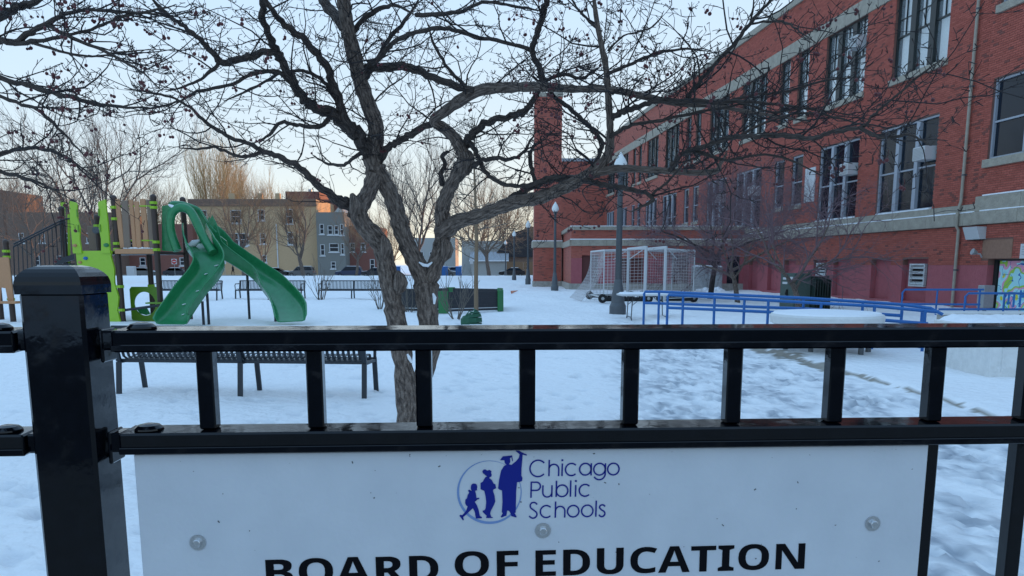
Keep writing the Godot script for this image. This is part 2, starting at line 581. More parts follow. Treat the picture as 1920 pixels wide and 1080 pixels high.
# a heap of snow with a soft uneven top, on a w by d surface
func snow_heap(mb: Mb, at: Vector3, w: float, d: float, h: float, sd: int, bs := Basis.IDENTITY) -> void:
	var no := FastNoiseLite.new()
	no.seed = sd
	no.frequency = 2.2
	var nx := maxi(6, int(w / 0.07))
	var nz := maxi(6, int(d / 0.07))
	nx = mini(nx, 40)
	nz = mini(nz, 30)
	var base := mb.v.size()
	var f := func(u: float, v: float) -> Vector3:
		var x := (u - 0.5) * w
		var z := (v - 0.5) * d
		var e := minf(minf(u, 1.0 - u) * w, minf(v, 1.0 - v) * d)
		var k := clampf(e / (h * 1.3 + 0.02) + no.get_noise_2d(x * 3.0, z * 3.0) * 0.25 * clampf(e * 30.0, 0.0, 1.0), 0.0, 1.0)
		return at + bs * Vector3(x + no.get_noise_2d(z * 2.0, 5.0) * 0.02, h * (sqrt(k) * (0.8 + 0.35 * no.get_noise_2d(x, z)) + 0.12 * no.get_noise_2d(x * 4.0, z * 4.0) * k), z + no.get_noise_2d(x * 2.0, 9.0) * 0.02)
	for j in nz + 1:
		for i in nx + 1:
			var u := i / float(nx)
			var v := j / float(nz)
			var p: Vector3 = f.call(u, v)
			var px: Vector3 = f.call(u + 0.01, v) - f.call(u - 0.01, v)
			var pz: Vector3 = f.call(u, v + 0.01) - f.call(u, v - 0.01)
			mb.vert(p, pz.cross(px).normalized())
	for j in nz:
		for i in nx:
			var a := base + j * (nx + 1) + i
			mb.ix.append_array([a, a + 1, a + nx + 1, a + 1, a + nx + 2, a + nx + 1])


# ---------------------------------------------------------------- the school
const COURSE := 0.0675
const UNIT := 0.213

func brick_texture() -> ImageTexture:
	var im := Image.create(512, 512, false, Image.FORMAT_RGB8)
	var r := RandomNumberGenerator.new()
	r.seed = 77
	im.fill(lin(0.24, 0.115, 0.09))
	# 32 courses, 12 bricks a course
	for j in 32:
		for i in range(-1, 13):
			var t := r.randf()
			var c := lin(0.335, 0.080, 0.056).lerp(lin(0.44, 0.112, 0.080), t)
			if r.randf() < 0.08: c = lin(0.20, 0.066, 0.052)
			var x := int((i + (0.5 if j % 2 else 0.0)) * 512.0 / 12.0)
			im.fill_rect(Rect2i(x + 2, j * 16 + 2, 40, 13), c)
	return ImageTexture.create_from_image(im)

# a wall in the plane z = z of the parent with rectangular openings [x0, x1, y0, y1] whose reveals go back by deep
func wall_panel(called: String, x0: float, x1: float, y0: float, y1: float, z: float, holes: Array, deep: float, m: Material, parent: Node) -> void:
	var mb := Mb.new()
	var xs := [x0, x1]
	var ys := [y0, y1]
	for o in holes:
		for k in 2:
			if o[k] > x0 and o[k] < x1: xs.append(o[k])
			if o[2 + k] > y0 and o[2 + k] < y1: ys.append(o[2 + k])
	xs.sort()
	ys.sort()
	for i in xs.size() - 1:
		for j in ys.size() - 1:
			if xs[i + 1] - xs[i] < 1e-4 or ys[j + 1] - ys[j] < 1e-4: continue
			var cx: float = (xs[i] + xs[i + 1]) / 2
			var cy: float = (ys[j] + ys[j + 1]) / 2
			var open := false
			for o in holes:
				if cx > o[0] and cx < o[1] and cy > o[2] and cy < o[3]: open = true
			if not open: mb.quad(Vector3(xs[i], ys[j], z), Vector3(xs[i + 1], ys[j], z), Vector3(xs[i + 1], ys[j + 1], z), Vector3(xs[i], ys[j + 1], z))
	for o in holes:
		var a: float = o[0]
		var b: float = o[1]
		var c: float = maxf(o[2], y0)
		var d: float = minf(o[3], y1)
		if d <= c: continue
		mb.quad(Vector3(a, c, z), Vector3(a, c, z - deep), Vector3(a, d, z - deep), Vector3(a, d, z))
		mb.quad(Vector3(b, c, z - deep), Vector3(b, c, z), Vector3(b, d, z), Vector3(b, d, z - deep))
		if o[3] <= y1: mb.quad(Vector3(a, d, z), Vector3(a, d, z - deep), Vector3(b, d, z - deep), Vector3(b, d, z))
		if o[2] >= y0: mb.quad(Vector3(a, c, z - deep), Vector3(a, c, z), Vector3(b, c, z), Vector3(b, c, z - deep))
	obj(called, mb, m, parent)

# one window: frame mesh with panes (and blinds) as its children
func school_window(parent: Node, x0: float, x1: float, y0: float, y1: float, z: float, lights: int, fm: Material, blind: bool, mullion: float, seedk: int) -> void:
	var fr := Mb.new()
	var w := x1 - x0
	var h := y1 - y0
	var e := 0.07
	fr.box(Vector3(x0 + e / 2, y0 + h / 2, z), Vector3(e, h, 0.10))
	fr.box(Vector3(x1 - e / 2, y0 + h / 2, z), Vector3(e, h, 0.10))
	fr.box(Vector3((x0 + x1) / 2, y1 - e / 2, z), Vector3(w - 2 * e, e, 0.10))
	fr.box(Vector3((x0 + x1) / 2, y0 + e / 2, z), Vector3(w - 2 * e, e, 0.10))
	var each := (w - 2 * e - mullion * (lights - 1)) / lights
	var panes := []
	for k in lights:
		var a := x0 + e + k * (each + mullion)
		if k > 0: fr.box(Vector3(a - mullion / 2, y0 + h / 2, z + 0.012), Vector3(mullion, h - 2 * e, 0.16))
		var mid := y0 + h * (0.47 if not blind else 0.5)
		fr.box(Vector3(a + each / 2, mid, z - 0.004), Vector3(each, 0.055, 0.075))
		if blind:
			fr.box(Vector3(a + each / 2, (mid + y1 - e) / 2 + 0.012, z - 0.006), Vector3(0.028, y1 - e - mid - 0.055, 0.05))
			fr.box(Vector3(a + each / 2, mid + (y1 - mid) * 0.42, z - 0.009), Vector3(each, 0.026, 0.045))
		panes.append([a, a + each, y0 + e, mid - 0.0275])
		panes.append([a, a + each, mid + 0.0275, y1 - e])
	var win := obj("window", fr, fm, parent)
	for q in panes:
		var p := Mb.new()
		p.box(Vector3((q[0] + q[1]) / 2, (q[2] + q[3]) / 2, z - 0.03), Vector3(q[1] - q[0], q[3] - q[2], 0.006))
		obj("pane", p, M.glass if blind else (M.glass_dark if lights < 3 else M.glass_low), win)
	if not blind and lights == 3:
		# half-drawn curtains in the dark rooms
		for k in lights:
			var a := x0 + e + k * (each + mullion)
			var cw: float = each * [0.34, 0.22, 0.5, 0.28][(seedk * 2 + k) % 4]
			var b := Mb.new()
			var n := maxi(3, int(cw / 0.06))
			for i in n:
				b.box(Vector3(a + each - (i + 0.5) * cw / n, y0 + h / 2 - 0.02, z - 0.20 - 0.02 * (i % 2)), Vector3(cw / n + 0.008, h - 0.2, 0.01), Basis(Vector3.UP, 0.5 if i % 2 else -0.5))
			obj("curtain", b, M.curtain, win)
	if blind:
		for k in lights:
			var a := x0 + e + k * (each + mullion)
			var low := y0 + e + (0.0 if (seedk + k) % 3 else 0.1)
			var b := Mb.new()
			# vertical blind slats that hang a hand behind the pane
			var n := int(each / 0.1)
			for i in n:
				var sx := a + (i + 0.5) * each / n
				b.box(Vector3(sx, (low + y1 - e) / 2, z - 0.16), Vector3(each / n * 0.93, y1 - e - low, 0.004), Basis(Vector3.UP, 0.12))
			obj("blind", b, M.blind, win)

func ac_unit(root: Node3D, x: float, y: float, z: float, label: String) -> void:
	var at := root.transform * Vector3(x, y, z)
	var t := thing("air_conditioner", label, "air conditioner", at, root.rotation_degrees.y, "air conditioners in the school windows")
	var b := Mb.new()
	b.bevel(Vector3(0, 0.24, 0), Vector3(0.66, 0.46, 0.62), 0.02)
	obj("casing", b, M.plastic_white, t)
	var gmb := Mb.new()
	for k in 8: gmb.box(Vector3(0, 0.07 + k * 0.048, 0.315), Vector3(0.56, 0.012, 0.012))
	for k in 7: gmb.box(Vector3(-0.335, 0.07 + k * 0.05, 0.05), Vector3(0.012, 0.02, 0.36))
	obj("grille", gmb, M.metal_grey, t)

func build_school() -> void:
	var root := thing("school_building", "long red brick school with stone bands and tall windows along the right side", "school", Vector3(14.518, 0.000, -25.307), -84.2867)
	var bt := StandardMaterial3D.new()
	bt.albedo_texture = brick_texture()
	bt.roughness = 0.9
	bt.uv1_scale = Vector3(1.0 / (UNIT * 12), 1.0 / (COURSE * 32), 1)
	M.brick_wall = bt
	M.mortar = mat(lin(0.19, 0.10, 0.08), 0.95)
	M.paint_red = mat(lin(0.33, 0.085, 0.10), 0.75, 0.0, lin(0.38, 0.10, 0.115), 0.7, 0.02, 0.15, 0.06, 61)
	M.paint_dark = mat(lin(0.11, 0.035, 0.032), 0.85)
	# openings; x runs towards the camera, so x = -s
	var up := []
	var low := []
	for k in 5:
		var s := k * 14.2
		up.append_array([[s + 1.45, s + 4.6, 3], [s + 6.5, s + 9.65, 3], [s + 11.2, s + 12.25, 1], [s + 13.1, s + 14.1, 1]])
		low.append_array([[s + 1.6, s + 5.05, 3], [s + 6.5, s + 9.7, 3], [s + 11.25, s + 12.35, 1], [s + 13.15, s + 14.2, 1]])
	var far_s := 53.0
	up = up.filter(func(o): return o[1] < far_s)
	low = low.filter(func(o): return o[1] < far_s)
	var holes_up := []
	var holes_low := []
	for o in up: holes_up.append([-o[1], -o[0], 8.12, 11.05])
	for o in low: holes_low.append([-o[1], -o[0], 3.28 if o[2] == 3 else 4.15, 6.42])
	# recessed, bricked-in basement openings
	var blind_holes := []
	for o in [[1.55, 3.02], [3.75, 5.05], [6.55, 7.95], [8.5, 9.7], [11.4, 12.6], [13.3, 14.5], [15.75, 16.9]]:
		blind_holes.append([-o[1], -o[0], 0.1, 1.6])
	var e0 := 0.78    # the pavilion starts here
	wall_panel("lower_wall", -far_s, e0, 1.38, 2.62, 0.0, blind_holes, 0.2, M.mortar, root)
	wall_panel("painted_wall", -far_s, e0, -0.3, 1.38, 0.004, blind_holes, 0.2, M.paint_red, root)
	wall_panel("middle_wall", -far_s, -30.0, 3.28, 11.05, 0.0, (holes_low + holes_up).filter(func(o): return o[0] < -30.0), 0.22, M.brick_wall, root)
	wall_panel("middle_wall", -30.0, e0, 3.28, 11.05, 0.0, (holes_low + holes_up).filter(func(o): return o[1] > -30.0), 0.22, M.mortar, root)
	wall_panel("parapet_wall", -far_s, -30.0, 11.68, 13.3, 0.0, [], 0.2, M.brick_wall, root)
	wall_panel("parapet_wall", -30.0, e0, 11.68, 13.3, 0.0, [], 0.2, M.mortar, root)
	# pavilion nearer the camera, a hand proud of the rest
	var px1 := 19.0
	var pav_hole := [[1.05, 3.9, 4.55, 6.9], [6.0, 9.0, 4.55, 6.9], [1.05, 3.9, 9.0, 11.0], [6.0, 9.0, 9.0, 11.0]]
	var door_hole := [[1.5, 3.7, -0.2, 1.56]]
	wall_panel("pavilion_lower_wall", e0, px1, 1.38, 2.62, 0.12, door_hole, 0.4, M.mortar, root)
	wall_panel("pavilion_painted_wall", e0, px1, -0.3, 1.38, 0.124, door_hole, 0.4, M.paint_red, root)
	wall_panel("pavilion_wall", e0, px1, 3.48, 11.05, 0.12, pav_hole, 0.22, M.mortar, root)
	wall_panel("pavilion_parapet", e0, px1, 11.68, 13.3, 0.12, [], 0.2, M.mortar, root)
	var side := Mb.new()
	side.quad(Vector3(e0, -0.3, 0), Vector3(e0, -0.3, 0.12), Vector3(e0, 13.3, 0.12), Vector3(e0, 13.3, 0))
	obj("pavilion_corner", side, M.brick_wall, root)
	# the rest of the block: back, ends, roof; dark rooms behind the glass
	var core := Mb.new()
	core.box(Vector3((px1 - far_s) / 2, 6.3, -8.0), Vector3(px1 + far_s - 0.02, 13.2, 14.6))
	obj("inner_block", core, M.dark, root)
	var back := Mb.new()
	back.box(Vector3((px1 - far_s) / 2, 6.5, -15.5), Vector3(px1 + far_s, 13.6, 0.4))
	back.box(Vector3(-far_s - 0.2, 6.5, -7.6), Vector3(0.4, 13.6, 15.2))
	back.box(Vector3(px1 + 0.2, 6.5, -7.6), Vector3(0.4, 13.6, 15.44))
	obj("end_wall", back, M.brick_wall, root)
	var rf := Mb.new()
	rf.box(Vector3((px1 - far_s) / 2, 13.0, -7.8), Vector3(px1 + far_s, 0.1, 15.2))
	obj("roof", rf, M.grey_roof, root)
	# stone ledges, band, coping
	for q in [["stone_ledge", 2.62, 3.02, 0.13], ["stone_ledge", 3.02, 3.28, 0.07], ["stone_band", 11.05, 11.68, 0.05], ["stone_coping", 13.3, 13.62, 0.10]]:
		var sb := Mb.new()
		var x := -far_s
		while x < e0 - 0.01:
			var x2 := minf(x + 1.9, e0)
			sb.bevel(Vector3((x + x2) / 2, (q[1] + q[2]) / 2, q[3] / 2 - 0.1), Vector3(x2 - x - 0.008, q[2] - q[1] - 0.004, q[3] + 0.2), 0.012)
			x = x2
		obj(q[0], sb, M.stone, root)
		var sp := Mb.new()
		x = e0
		var hi: float = q[2] + (0.2 if q[1] == 3.02 else 0.0)
		while x < px1 - 0.01:
			var x2 := minf(x + 1.9, px1)
			sp.bevel(Vector3((x + x2) / 2, (q[1] + hi) / 2, q[3] / 2 + 0.03), Vector3(x2 - x - 0.008, hi - q[1] - 0.004, q[3] + 0.2), 0.012)
			x = x2
		obj(q[0], sp, M.stone, root)
	# snow lying on the ledges
	var sn := Mb.new()
	sn.tint = Color.WHITE
	var xx := -16.9
	while xx < 9.0:
		var zz := 0.07 if xx < e0 else 0.19
		sn.bevel(Vector3(xx + 0.2, 3.034, zz + 0.03), Vector3(0.42, 0.03 + rng.randf() * 0.022, 0.075), 0.008)
		var inwin := false
		for o in low:
			if o[2] == 3 and xx + 0.2 > -o[1] and xx + 0.2 < -o[0]: inwin = true
		if inwin or xx > e0: sn.bevel(Vector3(xx + 0.2, (3.295 if xx < e0 else 3.495), zz - (0.04 if xx < e0 else 0.03)), Vector3(0.42, 0.04 + rng.randf() * 0.02, 0.10), 0.008)
		xx += 0.4
	var sno := obj("snow_on_ledge", sn, M.snow, root)
	stuff(sno)
	# window sills, windows
	var k := 0
	for o in up:
		var sl := Mb.new()
		sl.bevel(Vector3(-(o[0] + o[1]) / 2, 8.02, -0.02), Vector3(o[1] - o[0] + 0.16, 0.22, 0.24), 0.012)
		obj("window_sill", sl, M.stone, root)
		school_window(root, -o[1], -o[0], 8.13, 11.045, -0.14, o[2], M.frame_dark, true, 0.30, k)
		k += 1
	for o in low:
		if o[2] == 1:
			var sl := Mb.new()
			sl.bevel(Vector3(-(o[0] + o[1]) / 2, 4.06, -0.02), Vector3(o[1] - o[0] + 0.12, 0.18, 0.22), 0.012)
			obj("window_sill", sl, M.stone, root)
		school_window(root, -o[1], -o[0], 3.285 if o[2] == 3 else 4.155, 6.415, -0.10, o[2], M.frame_light, false, 0.20, k)
		k += 1
	for o in pav_hole:
		var sl := Mb.new()
		sl.bevel(Vector3((o[0] + o[1]) / 2, o[2] - 0.11, 0.10), Vector3(o[1] - o[0] + 0.2, 0.24, 0.24), 0.012)
		obj("window_sill", sl, M.stone, root)
		school_window(root, o[0], o[1], o[2] + 0.005, o[3] - 0.005, 0.0, 2, M.frame_light, false, 0.09, k)
		k += 1
	# brick fillings in the recesses
	for o in blind_holes:
		var fi := Mb.new()
		fi.quad(Vector3(o[0], o[2], -0.195), Vector3(o[1], o[2], -0.195), Vector3(o[1], o[3], -0.195), Vector3(o[0], o[3], -0.195))
		obj("recess_filling", fi, M.paint_red, root)
	# a boarded white panel in the wall between two windows
	var bp := Mb.new()
	bp.bevel(Vector3(-10.45, 4.95, 0.02), Vector3(0.95, 1.5, 0.06), 0.01)
	obj("white_panel", bp, M.trim_white, root)
	build_bricks(root, holes_low + holes_up, blind_holes, pav_hole, door_hole, e0)
	# air conditioners
	for q in [[-6.98, 4.98, 0.06, "white air conditioner high in the lower window right of the white panel"],
			[-2.05, 4.92, 0.06, "large white air conditioner in the nearest tall lower window"],
			[-16.3, 4.98, 0.10, "white air conditioner in the lower window left of the two narrow ones"],
			[-6.96, 9.85, 0.02, "white air conditioner in the upper window below the stone band"],
			[-21.0, 5.0, 0.10, "small far white air conditioner in the lower windows behind branches"]]:
		ac_unit(root, q[0], q[1], q[2], q[3])
	# drainpipe
	var dp := thing("drainpipe", "thin pale drainpipe running down the whole brick facade", "drainpipe", root.transform * Vector3(0.0, 0, 0.0), root.rotation_degrees.y)
	var pm := Mb.new()
	pm.tube([Vector3(0, 0.02, 0.10), Vector3(0, 1.5, 0.10), Vector3(0, 2.5, 0.10), Vector3(0, 2.62, 0.19), Vector3(0, 3.1, 0.19), Vector3(0, 3.4, 0.10), Vector3(0, 13.2, 0.10)], [0.048], 10)
	obj("pipe", pm, M.stone, dp)
	for y in [1.2, 4.2, 6.9, 9.2, 11.3]:
		var cl := Mb.new()
		cl.lathe([Vector2(0.062, 0), Vector2(0.062, 0.05)], 10, Vector3(0, y, 0.10))
		cl.box(Vector3(0, y + 0.025, 0.045), Vector3(0.16, 0.05, 0.01))
		obj("clamp", cl, M.lamp_grey, dp)
	# louvred vents
	for q in [[-2.22, 1.03, 0.82, 0.74, "large white louvred vent in the basement wall above the railing"], [-9.1, 1.19, 0.8, 0.5, "small white louvred vent above the green transformer"]]:
		var vt := thing("louvre_vent", q[4], "vent", root.transform * Vector3(q[0], q[1], -0.08), root.rotation_degrees.y, "white vents in the basement wall")
		var f := Mb.new()
		f.box(Vector3(-q[2] / 2, 0, 0), Vector3(0.06, q[3], 0.1))
		f.box(Vector3(q[2] / 2, 0, 0), Vector3(0.06, q[3], 0.1))
		f.box(Vector3(0, q[3] / 2, 0.002), Vector3(q[2] + 0.06, 0.06, 0.1))
		f.box(Vector3(0, -q[3] / 2, 0.002), Vector3(q[2] + 0.06, 0.06, 0.1))
		obj("frame", f, M.plastic_white, vt)
		var bk := Mb.new()
		bk.box(Vector3(0, 0, -0.06), Vector3(q[2], q[3], 0.02))
		obj("backing", bk, M.dark, vt)
		for i in 4:
			var l := Mb.new()
			l.box(Vector3(0, -q[3] / 2 + q[3] * (i + 0.5) / 4, 0.0), Vector3(q[2] - 0.06, 0.012, q[3] / 4 * 0.75), Basis(Vector3.RIGHT, 0.75))
			obj("slat", l, M.plastic_white, vt)
	# wall fittings by the painted door
	var wl := thing("wall_lamp", "angular white wall lamp housing under the stone ledge near the door", "lamp", root.transform * Vector3(1.0, 2.25, 0.12), root.rotation_degrees.y)
	var h1 := Mb.new()
	h1.extrude([Vector2(0, 0.30), Vector2(0.34, 0.30), Vector2(0.20, -0.08), Vector2(0, -0.08)], -0.32, 0.32, Vector3.ZERO, Basis(Vector3(0, 0, 1), Vector3.UP, Vector3(-1, 0, 0)))
	obj("housing", h1, M.plastic_white, wl)
	var h2 := Mb.new()
	h2.box(Vector3(0, -0.10, 0.10), Vector3(0.56, 0.02, 0.16))
	obj("lens", h2, M.dark, wl)
	var pt := Mb.new()
	pt.bevel(Vector3(1.85, 1.86, 0.13), Vector3(1.25, 0.56, 0.03), 0.005)
	obj("concrete_patch", pt, M.patch, root)
	var fl := thing("floodlight", "small grey floodlight on a bracket beside the painted door", "floodlight", root.transform * Vector3(1.25, 1.72, 0.15), root.rotation_degrees.y)
	var f1 := Mb.new()
	f1.tube([Vector3(0, -0.1, 0), Vector3(0, 0, 0.06), Vector3(-0.05, 0.02, 0.16)], [0.025], 8)
	obj("arm", f1, M.metal_grey, fl)
	var f2 := Mb.new()
	f2.lathe([Vector2(0.0, -0.02), Vector2(0.05, 0.0), Vector2(0.10, 0.12), Vector2(0.10, 0.15), Vector2(0, 0.15)], 12, Vector3(-0.05, 0.03, 0.14), Basis(Vector3.BACK, 0.4) * Basis(Vector3.RIGHT, 1.2))
	obj("lamp_head", f2, M.metal_grey, fl)
	# painted door
	var door := Mb.new()
	door.bevel(Vector3(2.66, 0.74, -0.16), Vector3(1.96, 1.62, 0.06), 0.008)
	var dm := StandardMaterial3D.new()
	dm.albedo_texture = mural_texture()
	dm.roughness = 0.6
	dm.uv1_scale = Vector3(1.0 / 1.96, 1.0 / 1.62, 1)
	var dr := obj("painted_door", door, dm, root)
	dr.set_meta("label", "door painted with a bright mural of yellow, pink and blue")
	var df := Mb.new()
	df.box(Vector3(1.57, 0.72, -0.15), Vector3(0.14, 1.66, 0.12))
	df.box(Vector3(2.63, 1.535, -0.15), Vector3(1.96, 0.05, 0.11))
	obj("door_frame", df, M.frame_dark, root)
	var sg := thing("wall_plate", "small white plate on the brick wall above the painted door", "sign", root.transform * Vector3(3.0, 1.78, 0.125), root.rotation_degrees.y)
	var s1 := Mb.new()
	s1.bevel(Vector3(0, 0, 0.012), Vector3(0.4, 0.42, 0.02), 0.004)
	obj("plate", s1, M.trim_white, sg)
	var s2 := Mb.new()
	for i in 4: s2.box(Vector3(-0.02 * (i % 2), 0.12 - i * 0.07, 0.0235), Vector3(0.26 - 0.05 * (i % 2), 0.018, 0.002))
	obj("print", s2, M.metal_grey, sg)
	build_wing(root)

func mural_texture() -> ImageTexture:
	var im := Image.create(256, 256, false, Image.FORMAT_RGB8)
	var no := FastNoiseLite.new()
	no.seed = 9
	no.frequency = 0.011
	no.fractal_octaves = 2
	var cols := [Color(0.86, 0.84, 0.22), Color(0.62, 0.85, 0.90), Color(0.72, 0.90, 0.92), Color(0.88, 0.62, 0.72), Color(0.62, 0.80, 0.30), Color(0.66, 0.88, 0.90)]
	for y in 256:
		for x in 256:
			var q := no.get_noise_2d(x, y * 0.8) * 0.5 + 0.5
			var c: Color = cols[clampi(int(q * 9.0) - 1, 0, 5)]
			var s := absf(no.get_noise_2d(x * 1.3 + 400, y * 1.1 + 90))
			if s < 0.035: c = Color(0.10, 0.36, 0.66)
			im.set_pixel(x, y, c)
	# big blue brush letters low on the door
	for st in [[60, 150, 12, 60], [60, 150, 40, 12], [88, 150, 12, 70], [120, 140, 12, 78], [150, 140, 12, 78], [120, 160, 42, 14], [176, 150, 12, 66], [176, 150, 40, 12], [204, 150, 12, 66]]:
		im.fill_rect(Rect2i(st[0], st[1], st[2], st[3]), Color(0.12, 0.45, 0.72))
	return ImageTexture.create_from_image(im)

# real bricks, laid in front of the mortar as far along the wall as one can tell them apart
func build_bricks(root: Node3D, holes: Array, blind_holes: Array, pav_hole: Array, door_hole: Array, e0: float) -> void:
	var r := RandomNumberGenerator.new()
	r.seed = 99
	var spots := []
	for zone in [[-30.0, e0, 3.285, 11.05, 0.0, holes], [-17.0, e0, 1.385, 2.62, 0.0, blind_holes], [-30.0, e0, 11.685, 13.3, 0.0, []],
			[e0, 4.4, 3.485, 11.05, 0.12, pav_hole], [e0, 4.4, 1.385, 2.62, 0.12, door_hole + [[1.22, 2.48, 1.57, 2.15]]], [e0, 4.4, 11.685, 13.3, 0.12, []]]:
		var row := 0
		var y: float = zone[2] + COURSE / 2
		while y < zone[3] - 0.02:
			var x: float = zone[0] + (0.0 if row % 2 else UNIT / 2)
			while x < zone[1] + UNIT:
				var x0 := maxf(x - UNIT / 2 + 0.005, zone[0] + 0.002)
				var x1 := minf(x + UNIT / 2 - 0.005, zone[1] - 0.002)
				for o in zone[5]:
					if y > o[2] - 0.03 and y < o[3] + 0.03:
						if x0 < o[0] and x1 > o[0]: x1 = o[0]
						elif x0 < o[1] and x1 > o[1]: x0 = o[1]
						elif x0 >= o[0] and x1 <= o[1]: x1 = x0
				if x1 - x0 > 0.04:
					var c := Color(0.335, 0.080, 0.056).lerp(Color(0.44, 0.112, 0.080), r.randf())
					if r.randf() < 0.07: c = Color(0.20, 0.066, 0.052)
					spots.append([Vector3((x0 + x1) / 2, y, zone[4] + 0.002 + r.randf() * 0.004), (x1 - x0) / (UNIT - 0.01), c])
				x += UNIT
			row += 1
			y += COURSE
	var bm := Mb.new()
	bm.bevel(Vector3.ZERO, Vector3(UNIT - 0.01, COURSE - 0.011, 0.02), 0.003)
	var mesh := bm.mesh()
	var mb := mat(Color.WHITE, 0.9, 0.0, null, 6.0, 0.03, 0.35, 0.06, 71)
	mb.vertex_color_use_as_albedo = true
	# the nearest three hundred are pieces of their own, children of the wall
	spots.sort_custom(func(a, b): return a[0].distance_squared_to(Vector3(6, 1.4, 9)) < b[0].distance_squared_to(Vector3(6, 1.4, 9)))
	var shades := []
	for i in 5:
		shades.append(mat(Color(0.335, 0.080, 0.056).lerp(Color(0.44, 0.112, 0.080), i / 4.0).linear_to_srgb(), 0.9, 0.0, null, 6.0, 0.03, 0.35, 0.06, 71))
	var wall: Node = root.find_child("pavilion_lower_wall", false, false)
	var n := 0
	var rest := []
	for s in spots:
		var p: Vector3 = s[0]
		if n < 300 and p.x < 3.4 and p.y < 9.0:
			var o := inst("brick", mesh, shades[r.randi() % 5], wall, p)
			o.scale = Vector3(s[1], 1, 1)
			n += 1
		else: rest.append(s)
	var mm := MultiMesh.new()
	mm.transform_format = MultiMesh.TRANSFORM_3D
	mm.use_colors = true
	mm.mesh = mesh
	mm.instance_count = rest.size()
	for i in rest.size():
		mm.set_instance_transform(i, Transform3D(Basis.from_scale(Vector3(rest[i][1], 1, 1)), rest[i][0]))
		mm.set_instance_color(i, rest[i][2])
	var mi := MultiMeshInstance3D.new()
	mi.name = "brickwork"
	mi.multimesh = mm
	mi.material_override = mb
	mi.set_meta("kind", "stuff")
	root.add_child(mi)

